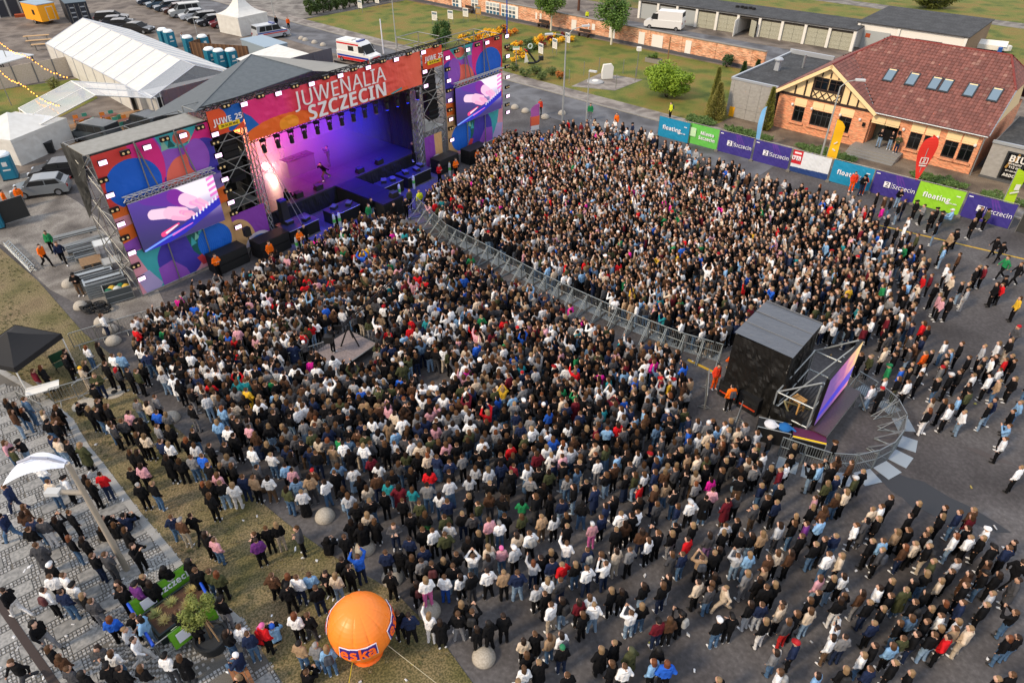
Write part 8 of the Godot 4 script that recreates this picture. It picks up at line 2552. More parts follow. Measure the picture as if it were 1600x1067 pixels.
func control_tower(steel: Material, dark: Material, black: Material, white: Material) -> void:
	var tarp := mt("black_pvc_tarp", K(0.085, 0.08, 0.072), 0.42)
	var roofm := mt("roof_tarp_sky_reflection", K(0.33, 0.345, 0.37), 0.4)  # sky reflection painted into the lighter grey of the roof sheets
	# box with corners L(11.1,-26.9) T(13.6,-29.8) R(15.1,-27.2) B(12.8,-24.7)
	var o := thing("control_tower", "black tarpaulin covered mixing tower standing in the crowd", "tower", V(13.1, 0, -27.2), 0.86)
	var hx := 1.78
	var hz := 1.42
	var h := 3.95
	var c := [V(-hx, h, hz), V(hx, h, hz), V(hx, h, -hz), V(-hx, h, -hz)]
	for k in 4:
		var m := MB.new()
		var a: Vector3 = c[k]
		var b: Vector3 = c[(k + 1) % 4]
		m.cloth(a, b, b * V(1.02, 0.0, 1.02), a * V(1.02, 0.0, 1.02), 26, 26, 0.16, 90 + k)
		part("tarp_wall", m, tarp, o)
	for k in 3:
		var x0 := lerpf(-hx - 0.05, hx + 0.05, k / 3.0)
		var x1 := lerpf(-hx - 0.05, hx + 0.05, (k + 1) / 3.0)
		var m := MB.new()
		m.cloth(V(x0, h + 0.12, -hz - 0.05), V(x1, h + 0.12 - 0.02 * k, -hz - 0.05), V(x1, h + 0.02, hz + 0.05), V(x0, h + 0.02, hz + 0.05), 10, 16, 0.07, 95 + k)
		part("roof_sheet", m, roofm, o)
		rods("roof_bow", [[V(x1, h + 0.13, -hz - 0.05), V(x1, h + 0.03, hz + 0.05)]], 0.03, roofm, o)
	rods("frame", [[c[0] * V(0.97, 1, 0.97), c[0] * V(0.97, 0, 0.97)], [c[1] * V(0.97, 1, 0.97), c[1] * V(0.97, 0, 0.97)], [c[2] * V(0.97, 1, 0.97), c[2] * V(0.97, 0, 0.97)], [c[3] * V(0.97, 1, 0.97), c[3] * V(0.97, 0, 0.97)]], 0.05, steel, o)
	rods("brace", [[V(-1.9, 1.5, 1.7), V(0.2, 0.05, 3.0)], [V(-1.9, 1.5, 1.7), V(-1.9, 0.05, 2.6)]], 0.05, mt("yellowed_tube", K(0.62, 0.58, 0.42), 0.5, 0.4), o)
	# screen scaffold beside it, open top
	var b := thing("screen_scaffold", "open scaffold with black skirt carrying the rear video screen", "scaffold", V(14.6, 0, -25.2), 0.83)
	var l := []
	for q in [Vector2(-1.9, -1.0), Vector2(2.4, -1.0), Vector2(-1.9, 0.75), Vector2(2.4, 0.75)]: l.append([V(q.x, 0, q.y), V(q.x, 2.3 if q.y < 0.0 else 3.6, q.y)])
	for y in [1.05, 2.25]:
		l.append([V(-1.9, y, -1.0), V(2.4, y, -1.0)]); l.append([V(-1.9, y, -1.0), V(-1.9, y, 0.75)]); l.append([V(2.4, y, -1.0), V(2.4, y, 0.75)]); l.append([V(-1.9, y, 0.75), V(2.4, y, 0.75)])
	l.append([V(-1.9, 1.05, -1.0), V(2.4, 3.4, 0.7)]); l.append([V(2.4, 2.25, -1.0), V(2.4, 3.8, 0.75)]); l.append([V(-1.9, 2.25, -1.0), V(-1.9, 3.8, 0.75)])
	rods("frame", l, 0.045, mt("bright_aluminium", K(0.66, 0.68, 0.68)), b)
	var m := MB.new()
	m.cloth(V(-1.95, 1.5, -1.05), V(-1.95, 1.5, 0.5), V(-1.95, 0, 0.5), V(-1.95, 0, -1.05), 12, 8, 0.2, 101)
	part("skirt", m, tarp, b)
	m = MB.new()
	m.cloth(V(2.45, 1.5, -1.1), V(-1.95, 1.5, -1.1), V(-1.95, 0, -1.1), V(2.45, 0, -1.1), 24, 8, 0.2, 102)
	part("skirt", m, tarp, b)
	for k in 9: bx("ballast_rail", V(0.2, 0.55, -0.85 + k * 0.16), V(4.0, 0.05, 0.05), dark, b)
	bx("deck", V(0.3, 1.02, 1.25), V(4.3, 0.06, 0.85), rough_mat("phenolic_deck", noise_tex(0.05, [[0.0, K(0.20, 0.15, 0.16)], [1.0, K(0.28, 0.22, 0.22)]], 103, 256), 2.0, null, 1.0, 0.3), b)
	rods("deck_leg", [[V(-1.8, 0, 1.6), V(-1.8, 1.0, 1.6)], [V(2.4, 0, 1.6), V(2.4, 1.0, 1.6)], [V(-1.8, 0.95, 1.65), V(2.4, 0.95, 1.65)], [V(2.4, 0.95, 1.65), V(2.4, 0.1, 2.2)]], 0.04, steel, b)
	var s := thing("rear_screen", "tilted rear video screen showing flame coloured picture behind the tower", "screen", V(14.6, 0, -25.2), 0.83)
	var im := Image.create(160, 120, false, Image.FORMAT_RGB8)
	var nz := FastNoiseLite.new()
	nz.seed = 8; nz.frequency = 0.03
	for y in 120:
		for x in 160:
			var u := x / 160.0
			var v := y / 120.0
			var f := nz.get_noise_2d(x, y) * 0.5 + 0.5
			var col := K(0.48, 0.34, 0.62).lerp(K(1.0, 0.55, 0.72), clampf(u * 1.6 - 0.5 + f * 0.6 - v * 0.5, 0, 1)).lerp(K(1.0, 0.85, 0.6), clampf((u - 0.45) * 2.4 + f * 0.9 - v * 1.1 - 0.35, 0, 1))
			if v > 0.72 - 0.2 * u and v < 0.86: col = K(0.15, 0.2, 0.9).lerp(col, 0.35)
			im.set_pixel(x, y, col)
	var sm := mt("rear_screen_picture", K(0.02, 0.02, 0.02), 0.4)
	sm.emission_enabled = true
	sm.emission_texture = ImageTexture.create_from_image(im)
	sm.emission = Color.WHITE
	sm.emission_operator = BaseMaterial3D.EMISSION_OP_MULTIPLY
	sm.emission_energy_multiplier = 0.6
	bx("housing", V(0.25, 2.6, 0.9), V(4.0, 2.8, 0.14), dark, s)
	m = MB.new()
	m.quad(V(-1.74, 3.98, 0.99), V(2.24, 3.98, 0.99), V(2.24, 1.22, 0.99), V(-1.74, 1.22, 0.99))
	part("panel", m, sm, s)
	var gl := AreaLight3D.new()
	gl.name = "screen_light"
	gl.area_size = Vector2(4.0, 2.8)
	gl.light_color = K(0.85, 0.55, 0.9)
	gl.light_energy = 0.8
	gl.shadow_enabled = true
	s.add_child(gl)
	gl.position = V(0.25, 2.6, 1.05)
	gl.rotation.y = PI
	# wooden stool, cases
	var st := thing("wooden_crate", "pale wooden slatted crate standing inside the screen scaffold", "crate", V(14.0, 0.6, -25.0), 0.6)
	var wood := mt("pine_wood", K(0.78, 0.60, 0.36), 0.7)
	for x in [-0.26, 0.26]:
		for z in [-0.26, 0.26]: bx("post", V(x, 0.35, z), V(0.07, 0.7, 0.07), wood, st)
	for k in 4: bx("slat", V(-0.24 + 0.16 * k, 0.72, 0), V(0.11, 0.03, 0.6), wood, st)
	for y in [0.2, 0.45]:
		for z in [-0.28, 0.28]: bx("slat", V(0, y, z), V(0.6, 0.09, 0.03), wood, st)
	for k in 2:
		var f := thing("flight_case", ["long black flight case with bags on top at the tower front", "black flight case with purple lid and yellow edge beside tower"][k], "case", V([12.5, 13.9][k], 0, [-23.6, -22.9][k]), -0.35, "flight cases by the tower")
		bx("body", V(0, 0.45, 0), V([1.5, 1.5][k], 0.9, 0.7), mt("black_flight_case", K(0.07, 0.07, 0.075)), f)
		rods("edge", [[V(-0.75, 0.9, 0.35), V(0.75, 0.9, 0.35)], [V(-0.75, 0.9, -0.35), V(0.75, 0.9, -0.35)], [V(-0.75, 0.02, 0.35), V(-0.75, 0.9, 0.35)], [V(0.75, 0.02, 0.35), V(0.75, 0.9, 0.35)]], 0.025, mt("bright_aluminium", K(0.66, 0.68, 0.68)), f)
		if k == 1:
			bx("lid", V(0, 0.94, 0), V(1.46, 0.06, 0.6), mt("purple_lid", K(0.30, 0.05, 0.22), 0.6), f)
			bx("yellow_edge", V(0, 0.93, 0.34), V(1.46, 0.08, 0.05), mt("yellow_print", K(0.95, 0.80, 0.05)), f)
	for q in [["white jacket heap", K(0.78, 0.78, 0.8), 12.3, -23.6], ["blue jacket heap", K(0.05, 0.35, 0.6), 12.9, -23.4]]:
		var f := thing("jacket", q[0].replace(" heap", "") + " lying on the flight case by the tower", "jacket", V(q[2], 0.91, q[3]))
		var mm := MB.new()
		mm.lathe(Vector3.ZERO, [[0.3, 0.0], [0.32, 0.08], [0.2, 0.2], [0.06, 0.26], [0.0, 0.26]], 9)
		part("cloth", mm, mt("cloth_" + q[0].replace(" ", "_"), q[1], 0.9), f)
		mm = MB.new()
		mm.path([V(0.1, 0.18, 0), V(0.34, 0.06, 0.15), V(0.42, 0.03, 0.3)], 0.06, 6)
		part("sleeve", mm, mt("cloth_" + q[0].replace(" ", "_"), q[1]), f)
	# amplifier racks at the left side
	for k in 2:
		var f := thing("amplifier_rack", ["upper", "lower"][k] + " black amplifier rack left of the tower", "rack", V(11.3 + 0.75 * k, 0, -26.7 + 0.95 * k), -0.85 + PI, "amplifier racks")
		bx("case", V(0, 0.5, 0), V(1.1, 1.0, 0.6), mt("black_flight_case", K(0.07, 0.07, 0.075)), f)
		bx("orange_panel", V(0, 0.3, -0.31), V(0.9, 0.08, 0.02), mt("orange_panel", K(0.8, 0.25, 0.05)), f)
		for y in [0.5, 0.7]: bx("grille", V(0, y, -0.31), V(0.95, 0.14, 0.02), mt("speaker_grille", K(0.09, 0.09, 0.09)), f)

func camera_platform(steel: Material, dark: Material) -> void:
	var o := thing("camera_platform", "low square platform for the camera crane inside the crowd", "platform", V(-9.35, 0, -29.9), 0.95)
	for i in 2: bx("deck_panel", V(-0.75 + 1.5 * i, 0.56, 0), V(1.48, 0.08, 2.2), rough_mat("platform_board", noise_tex(0.04, [[0.0, K(0.44, 0.40, 0.39)], [1.0, K(0.54, 0.49, 0.48)]], 111, 256), 2.0), o)
	rods("edge", [[V(-1.5, 0.56, 1.1), V(1.5, 0.56, 1.1)], [V(-1.5, 0.56, -1.1), V(-1.5, 0.56, 1.1)], [V(1.5, 0.56, -1.1), V(1.5, 0.56, 1.1)]], 0.04, steel, o)
	for x in [-1.4, 1.4]:
		for z in [-1.0, 1.0]: rods("leg", [[V(x, 0, z), V(x, 0.52, z)]], 0.04, steel, o)
	var c := thing("camera_crane", "black camera crane with long arm reaching over the crowd", "camera crane", V(-9.0, 0.6, -30.5))
	rods("tripod", [[V(0, 1.2, 0), V(0.5, 0, 0.3)], [V(0, 1.2, 0), V(-0.5, 0, 0.3)], [V(0, 1.2, 0), V(0, 0, -0.55)]], 0.045, dark, c)
	rods("arm", [[V(-0.75, 1.1, 0.9), V(3.6, 2.6, -5.2)], [V(-0.75, 1.25, 0.9), V(3.6, 2.75, -5.2)]], 0.04, dark, c)
	for k in 12:
		var f := k / 12.0
		rods("strut", [[V(-0.75, 1.1, 0.9).lerp(V(3.6, 2.6, -5.2), f), V(-0.75, 1.25, 0.9).lerp(V(3.6, 2.75, -5.2), f + 0.04)]], 0.02, dark, c)
	bx("counterweight", V(-0.85, 1.1, 1.05), V(0.45, 0.4, 0.4), mt("black_flight_case", K(0.07, 0.07, 0.075)), c)
	bx("camera_head", V(3.65, 2.45, -5.3), V(0.3, 0.35, 0.4), mt("camera_grey", K(0.7, 0.7, 0.72)), c)
	bx("monitor", V(-0.4, 1.5, 0.6), V(0.4, 0.28, 0.05), dark, c)

func print_cloth(called: String, base: Color, kind: String) -> StandardMaterial3D:
	if mats.has(called): return mats[called]
	var im := Image.create(160, 100, false, Image.FORMAT_RGB8)
	im.fill(base)
	if kind == "purple":
		for k in 3: area(im, [0.45 + 0.05 * k, 0, 0.5 + 0.05 * k, 0, 0.62 + 0.08 * k, 0.5, 0.6 + 0.08 * k, 0.5], base.lerp(K(0.55, 0.2, 0.65), 0.35))
	if kind == "white":
		area(im, [0, 0.78, 1, 0.72, 1, 1, 0, 1], K(0.10, 0.22, 0.45))
		area(im, [0, 0, 0.26, 0, 0.26, 0.62, 0, 0.62], K(0.75, 0.10, 0.16))
		area(im, [0.04, 0.08, 0.22, 0.08, 0.22, 0.16, 0.04, 0.16], K(0.9, 0.9, 0.9))
		area(im, [0.04, 0.25, 0.22, 0.25, 0.22, 0.32, 0.04, 0.32], K(0.9, 0.9, 0.9))
	return picture_mat(called, im)

func banner_fence(steel: Material) -> void:
	var white := mt("banner_white_print", K(0.9, 0.9, 0.92), 0.6)
	var spec := [["teal", K(0.05, 0.52, 0.68), 14.0, -64.6, "teal banner fence panel at the far end", "floating"], ["green", K(0.38, 0.72, 0.30), 16.3, -62.9, "light green banner fence panel lettered Miasto Szczecin", "miasto"], ["purple", K(0.21, 0.17, 0.50), 18.8, -60.7, "first purple banner fence panel right of the light green one", "szczecin"], ["purple", K(0.21, 0.17, 0.50), 21.35, -58.4, "purple banner fence panel behind the pale blue feather flag", "szczecin"], ["white", K(0.82, 0.84, 0.86), 23.9, -56.1, "white and red banner fence panel beside the lamp", "none"], ["teal", K(0.05, 0.52, 0.68), 26.5, -53.9, "teal banner fence panel behind the red uniformed medics", "floating"], ["purple", K(0.21, 0.17, 0.50), 29.0, -51.7, "purple Szczecin banner fence panel left of red feather flag", "szczecin"], ["lime", K(0.55, 0.78, 0.16), 31.5, -49.6, "lime green banner fence panel lettered floating", "floating"], ["purple", K(0.21, 0.17, 0.50), 34.05, -47.4, "last purple banner fence panel beside the lime flag", "szczecin"]]
	var turn := atan2(-17.4, 20.2)
	for q in spec:
		var o := thing("banner_panel", q[4], "banner", V(q[2], 0, q[3]), turn, "banner fence along the road")
		var base: float = 0.08
		var m := MB.new()
		m.cloth(V(0.06, 1.95, 0.04), V(3.28, 1.95, 0.04), V(3.28, base, 0.04), V(0.06, base, 0.04), 20, 10, 0.05, int(q[2] * 7.0))
		part("fabric", m, print_cloth("banner_print_" + q[0], q[1], q[0]), o)
		rods("frame", [[V(0.02, 0, 0), V(0.02, 2.0, 0)], [V(3.32, 0, 0), V(3.32, 2.0, 0)], [V(0.02, 2.0, 0), V(3.32, 2.0, 0)]], 0.025, steel, o)
		bx("foot_block", V(0.0, 0.07, -0.1), V(0.3, 0.14, 0.7), mt("concrete_rim", K(0.45, 0.43, 0.4)), o)
		if q[5] == "szczecin":
			bx("emblem", V(1.15, 1.05, 0.12), V(0.46, 0.46, 0.01), white, o)
			lettering("2", 0.5, 800, mt("emblem_grey", K(0.35, 0.35, 0.42)), o, Transform3D(Basis.IDENTITY, V(1.15, 1.05, 0.135)), 0.01)
			bx("rule", V(1.5, 1.05, 0.12), V(0.02, 0.5, 0.01), white, o)
			lettering("Szczecin", 0.46, 500, white, o, Transform3D(Basis.IDENTITY, V(2.4, 1.03, 0.12)))
			bx("small_print", V(0.3, 1.78, 0.12), V(0.28, 0.07, 0.01), white, o)
		elif q[5] == "miasto":
			bx("emblem", V(0.75, 1.2, 0.12), V(0.62, 0.8, 0.01), mt("pale_emblem", K(0.72, 0.86, 0.68)), o)
			lettering("Miasto", 0.42, 600, white, o, Transform3D(Basis.IDENTITY, V(2.2, 1.3, 0.12)))
			lettering("Szczecin", 0.42, 600, white, o, Transform3D(Basis.IDENTITY, V(2.2, 0.85, 0.12)))
		elif q[5] == "floating":
			lettering("floating", 0.52, 600, white, o, Transform3D(Basis.IDENTITY, V(1.5, 1.05, 0.12)))
			lettering("GARDEN 2050", 0.13, 600, white, o, Transform3D(Basis.IDENTITY, V(2.55, 0.85, 0.12)))
			bx("small_print", V(2.9, 1.5, 0.12), V(0.28, 0.07, 0.01), white, o)
		elif q[5] == "none":
			lettering("UM", 0.5, 800, white, o, Transform3D(Basis.IDENTITY, V(0.45, 1.3, 0.12)))
	# dark mesh panel at the right edge
	var d := thing("mesh_panel", "black mesh fence panel at the right photo edge", "fence panel", V(36.9, 0, -44.9), turn)
	bx("mesh", V(1.6, 0.95, 0), V(3.2, 1.8, 0.02), mt("black_scaffold_net", K(0.12, 0.12, 0.12)), d)
	rods("frame", [[V(0, 0, 0), V(0, 1.9, 0)], [V(0, 1.9, 0), V(3.2, 1.9, 0)], [V(3.2, 0, 0), V(3.2, 1.9, 0)]], 0.025, steel, d)

func feather(label: String, at: Vector3, turn: float, h: float, w: float, col: Color, drop := false, col2 := K(0, 0, 0, 0)) -> Node3D:
	var o := thing("feather_flag", label, "flag", at, turn)
	rods("pole", [[V(0, 0, 0), V(0, h, 0)]], 0.025, mt("lamp_pole_grey", K(0.66, 0.67, 0.66)), o)
	var m := MB.new()
	var n := 16
	for i in n:
		var p := func(k: int):
			var f := float(k) / n
			var y := lerpf(h, h * 0.22, f)
			var ww := w * (sqrt(minf(1.0, f * 5.0)) if not drop else sin(PI * pow(f, 0.55)) + 0.04)
			return [V(0.02, y, 0.03 * sin(f * 9.0)), V(ww, y + 0.15 * w, 0.06 * sin(f * 7.0 + 1.0))]
		var a: Array = p.call(i)
		var b: Array = p.call(i + 1)
		if drop:
			a[0].x = -a[1].x * 0.5; b[0].x = -b[1].x * 0.5; a[1].x *= 0.5; b[1].x *= 0.5
		m.quad(a[0], a[1], b[1], b[0])
	part("sail", m, mt("sail_" + col.to_html(false), col, 0.7), o)
	if col2.a > 0.0:
		var k := bx("band", V(w * 0.5, h * 0.30, 0.03), V(w * 0.9, h * 0.14, 0.2), mt("sail_" + col2.to_html(false), col2, 0.7), o)
		k.name = "band"
	m = MB.new()
	m.lathe(Vector3.ZERO, [[0.3, 0.0], [0.3, 0.06], [0.05, 0.1]], 12)
	part("base", m, mt("grey_post", K(0.4, 0.4, 0.4)), o)
	return o

func flags(white: Material) -> void:
	var t := -0.2
	var f := feather("purple and orange feather flag at the top edge of the crowd", V(2.6, 0, -64.6), PI + 0.5, 3.0, 0.95, K(0.68, 0.34, 0.62), false, K(0.9, 0.88, 0.86))
	bx("orange_band", V(0.48, 1.55, 0.03), V(0.9, 0.85, 0.2), mt("sail_orange", K(0.90, 0.40, 0.25), 0.7), f)
	lettering("JUWE_25", 0.24, 700, white, f, Transform3D(Basis(Vector3.BACK, PI * 0.5), V(0.45, 1.7, 0.08)))
	feather("slim pale blue feather flag beside the conifer", V(22.5, 0, -60.6), PI * 0.62, 4.0, 0.6, K(0.45, 0.68, 0.86))
	f = feather("yellow feather flag with white bird mark before the brick house", V(26.9, 0, -56.2), t, 4.4, 0.8, K(0.95, 0.72, 0.05))
	for y in [2.5, 1.9]: bx("bird_mark", V(0.4, y, 0.08), V(0.3, 0.1, 0.01), white, f, Basis(Vector3.BACK, 0.6 if y > 2.0 else -0.6))
	f = feather("red drop shaped flag with white emblem before the brick house", V(32.2, 0, -51.2), t, 4.8, 1.2, K(0.85, 0.18, 0.13), true)
	for q in [[3.15, 0.5, 0.06], [2.7, 0.5, 0.06]]: bx("emblem_frame", V(0, q[0], 0.09), V(q[1], q[2], 0.01), white, f)
	for x in [-0.25, 0.25]: bx("emblem_frame", V(x, 2.92, 0.09), V(0.06, 0.5, 0.01), white, f)
	lettering("2", 0.4, 800, white, f, Transform3D(Basis.IDENTITY, V(0, 2.92, 0.1)))
	bx("lettering_bar", V(0, 2.52, 0.09), V(0.5, 0.1, 0.01), white, f)
	f = feather("lime feather flag at the right photo edge", V(35.9, 0, -46.1), t + 0.1, 4.3, 0.8, K(0.66, 0.80, 0.08))
	bx("emblem", V(0.5, 3.0, 0.08), V(0.34, 0.44, 0.01), white, f)
	bx("emblem", V(0.45, 2.6, 0.08), V(0.6, 0.12, 0.01), white, f, Basis(Vector3.BACK, 0.25))

func planter(steel: Material, dark: Material) -> void:
	var green := mt("green_barrier_cover", K(0.42, 0.68, 0.13), 0.7)
	var blue := mt("blue_barrier_tape", K(0.06, 0.28, 0.72), 0.5)
	var white := mt("banner_white_print", K(0.9, 0.9, 0.92))
	# four covered barriers round the planter
	var cor := [V(-13.95, 0, -14.15), V(-12.4, 0, -15.95), V(-10.95, 0, -14.2), V(-12.35, 0, -12.55)]
	var txt := ["green covered barrier lettered Szczecin behind the planter", "blue taped barrier right of the planter", "green covered barrier with white emblem before the planter", "blue taped barrier left of the planter"]
	for k in 4:
		var a: Vector3 = cor[k]
		var b: Vector3 = cor[(k + 1) % 4]
		var d := b - a
		var L := d.length()
		var o := thing("covered_barrier", txt[k], "barrier", a, atan2(-d.z, d.x), "planter barriers")
		rods("frame", [[V(0.05, 0, 0), V(0.05, 1.05, 0)], [V(L - 0.05, 0, 0), V(L - 0.05, 1.05, 0)], [V(0.05, 0.2, 0), V(L - 0.05, 0.2, 0)], [V(0.05, 1.05, 0), V(L - 0.05, 1.05, 0)], [V(0.4, 0.02, -0.3), V(0.4, 0.02, 0.3)], [V(L - 0.4, 0.02, -0.3), V(L - 0.4, 0.02, 0.3)]], 0.025, steel, o)
		if k % 2 == 0:
			var m := MB.new()
			var ee := 0.35 if k == 0 else 1.2
			for s in [-1.0, 1.0]: m.cloth(V(0.0, 1.1, 0.03 * s), V(L if k == 0 else L - 0.5, 1.1, 0.03 * s), V(L if k == 0 else L - 0.5, 0.35, 0.22 * s), V(0.0, 0.35, 0.22 * s), 14, 6, 0.05, 120 + k)
			part("cover", m, green, o)
			var up := V(0, 0.97, -0.24).normalized()
			var x := Transform3D(Basis(Vector3.RIGHT, 1.0 - PI / 2), V(0, 0, 0))
			if k == 0:
				lettering("Szczecin", 0.36, 800, white, o, Transform3D(Basis(Vector3.RIGHT, -0.25), V(1.65, 0.8, 0.22)), 0.02)
				bx("emblem", V(0.55, 0.75, 0.24), V(0.5, 0.42, 0.01), white, o, Basis(Vector3.RIGHT, -0.25))
			else:
				bx("emblem", V(1.2, 0.78, -0.2), V(0.55, 0.42, 0.01), white, o, Basis(Vector3.RIGHT, 0.25))
				bx("emblem", V(1.2, 0.78, 0.2), V(0.55, 0.42, 0.01), white, o, Basis(Vector3.RIGHT, -0.25))
		else:
			rods("tape", [[V(0.0, 1.07, 0), V(L, 1.07, 0)]], 0.055, blue, o, 6)
	# raised planter box
	var p := thing("planter_box", "dark green raised planter with bark and pale grass clumps", "planter", V(-12.35, 0, -14.35), 0.86)
	p.scale.y = 0.7
	var dk := mt("dark_green_planter", K(0.07, 0.13, 0.13), 0.6)
	for q in [[V(0, 0.45, 0.62), V(2.1, 0.9, 0.08)], [V(0, 0.45, -0.62), V(2.1, 0.9, 0.08)], [V(-1.01, 0.45, 0), V(0.08, 0.9, 1.16)], [V(1.01, 0.45, 0), V(0.08, 0.9, 1.16)]]: bx("side", q[0], q[1], dk, p)
	bx("bark", V(0, 0.42, 0), V(1.94, 0.8, 1.16), rough_mat("bark_mulch", noise_tex(0.15, [[0.0, K(0.20, 0.13, 0.09)], [1.0, K(0.42, 0.30, 0.22)]], 121, 256), 1.0, null, 1.0, 0.95, 1.0), p)
	var r := RandomNumberGenerator.new()
	r.seed = 31
	for q in [[-0.6, 0.2], [-0.1, -0.3], [0.25, 0.25], [0.65, -0.25], [-0.7, -0.3]]:
		var m := MB.new()
		for k in 160:
			var a := r.randf() * TAU
			var rr := r.randf_range(0.1, 0.32)
			var d := V(cos(a), 0, sin(a))
			var s := V(-d.z, 0, d.x) * 0.012
			m.tri(d * 0.04 + s, d * 0.04 - s, d * rr + V(0, r.randf_range(0.12, 0.32), 0))
		part("grass_clump", m, mt("pale_grass_%d" % int(q[0] * 10.0 + 10), K(0.78, 0.70, 0.45).lerp(K(0.60, 0.62, 0.38), r.randf()), 0.9), p, V(q[0], 0.82, q[1]))
	# olive tree in a pot
	var t := thing("olive_tree", "small olive tree tied to stakes in a dark round pot", "tree", V(-10.75, 0, -13.2))
	var m := MB.new()
	m.lathe(Vector3.ZERO, [[0.0, 0.0], [0.5, 0.0], [0.62, 0.55], [0.6, 0.6], [0.52, 0.58], [0.5, 0.5], [0.0, 0.48]], 20)
	part("pot", m, mt("dark_pot", K(0.13, 0.14, 0.15), 0.6), t)
	m = MB.new()
	m.tube(V(0, 0.45, 0), V(0.03, 1.6, 0), 0.05, 7, 0.035)
	for k in 7:
		var a := TAU * k / 7.0
		m.tube(V(0.02, 1.35 + 0.05 * k, 0), V(cos(a) * 0.5, 1.9 + 0.09 * k, sin(a) * 0.5), 0.02, 5, 0.008)
	part("trunk", m, mt("olive_bark", K(0.40, 0.33, 0.24), 0.9), t)
	for a in [0.4, 2.5, 4.6]: rods("stake", [[V(cos(a) * 0.4, 0.45, sin(a) * 0.4), V(cos(a) * 0.1, 1.75, sin(a) * 0.1)]], 0.03, mt("stake_wood", K(0.62, 0.50, 0.36), 0.8), t)
	part("crown", leaves(r, V(0, 2.15, 0), V(0.66, 0.6, 0.66), 3400, 0.042, 0.4, 16), leaf_mat("olive_leaf", K(0.42, 0.45, 0.18)), t)
	# bench at the bottom
	var b := thing("wooden_bench", "wooden bench end with two seated people at the bottom edge", "bench", V(-9.0, 0, -11.5), -0.9)
	for k in 4: bx("slat", V(0, 0.43, -0.22 + 0.14 * k), V(2.2, 0.05, 0.12), mt("bench_wood", K(0.55, 0.36, 0.22), 0.7), b)
	for x in [-0.9, 0.9]: bx("leg", V(x, 0.2, 0), V(0.12, 0.4, 0.5), mt("pale_concrete_leg", K(0.55, 0.54, 0.52)), b)

# ---------- greenery ----------
func leaf_mat(called: String, col: Color) -> StandardMaterial3D:
	var m := mt(called, col, 0.7)
	m.backlight_enabled = true
	m.backlight = K(col.r * 0.5, col.g * 0.55, col.b * 0.3)
	return m

# a crown of leaf-sized faces gathered in clumps inside an ellipsoid
func leaves(r: RandomNumberGenerator, c: Vector3, rad: Vector3, n: int, size: float, hollow: float, clumps: int) -> MB:
	var m := MB.new()
	var cl := []
	for k in clumps:
		var d := V(r.randfn(), r.randfn(), r.randfn()).normalized()
		cl.append([d * r.randf_range(hollow, 0.8), r.randf_range(0.26, 0.45)])
	for i in n:
		var q: Array = cl[r.randi() % clumps]
		var d := V(r.randfn(), r.randfn(), r.randfn()).normalized()
		var p: Vector3 = q[0] + d * q[1] * pow(r.randf(), 0.4)
		if p.length() > 1.12: p = p.normalized() * r.randf_range(0.9, 1.12)
		var at := c + p * rad
		var u := V(r.randfn(), r.randfn() * 0.6, r.randfn()).normalized()
		var w := u.cross(d + V(0, 0.4, 0)).normalized()
		var s := size * r.randf_range(0.7, 1.4)
		m.tri(at - u * s, at + w * s * 0.45, at + u * s)
		m.tri(at - u * s, at + u * s, at - w * s * 0.45)
	return m

func tree(called: String, label: String, at: Vector3, h: float, trunk_h: float, rad: Vector3, n: int, size: float, col: Color, bark: Color, seed_: int, group := "", cat := "tree") -> Node3D:
	var r := RandomNumberGenerator.new()
	r.seed = seed_
	var o := thing(called, label, cat, at, 0.0, group)
	var m := MB.new()
	var top := h - rad.y
	m.tube(Vector3.ZERO, V(0.05, trunk_h, 0), 0.035 * h * 0.5 + 0.03, 8, 0.02 * h * 0.5 + 0.02)
	for k in 9:
		var a := k * 2.4
		var f := 0.6 + 0.4 * r.randf()
		m.tube(V(0.05, trunk_h * (0.7 + 0.03 * k), 0), V(cos(a) * rad.x * 0.6 * f, top + rad.y * r.randf_range(-0.4, 0.5), sin(a) * rad.z * 0.6 * f), 0.03, 5, 0.012)
	m.tube(V(0.05, trunk_h, 0), V(0, h - 0.3, 0), 0.02 * h * 0.5 + 0.02, 6, 0.01)
	part("trunk", m, mt("bark_" + bark.to_html(false), bark, 0.9), o)
	part("crown", leaves(r, V(0, top, 0), rad, n, size, 0.35, 26), leaf_mat("leaf_" + col.to_html(false), col), o)
	return o

func shrub(called: String, label: String, at: Vector3, rad: Vector3, n: int, size: float, col: Color, seed_: int, group := "", cat := "shrub") -> Node3D:
	var r := RandomNumberGenerator.new()
	r.seed = seed_
	var o := thing(called, label, cat, at, 0.0, group)
	var m := MB.new()
	for k in 6:
		var a := k * 1.05
		m.tube(V(cos(a) * 0.05, 0, sin(a) * 0.05), V(cos(a) * rad.x * 0.6, rad.y * 1.2, sin(a) * rad.z * 0.6), 0.03, 4, 0.012)
	part("stems", m, mt("shrub_stem", K(0.25, 0.2, 0.14), 0.9), o)
	part("foliage", leaves(r, V(0, rad.y, 0), rad, n, size, 0.45, 22), leaf_mat("leaf_" + col.to_html(false), col), o)
	return o

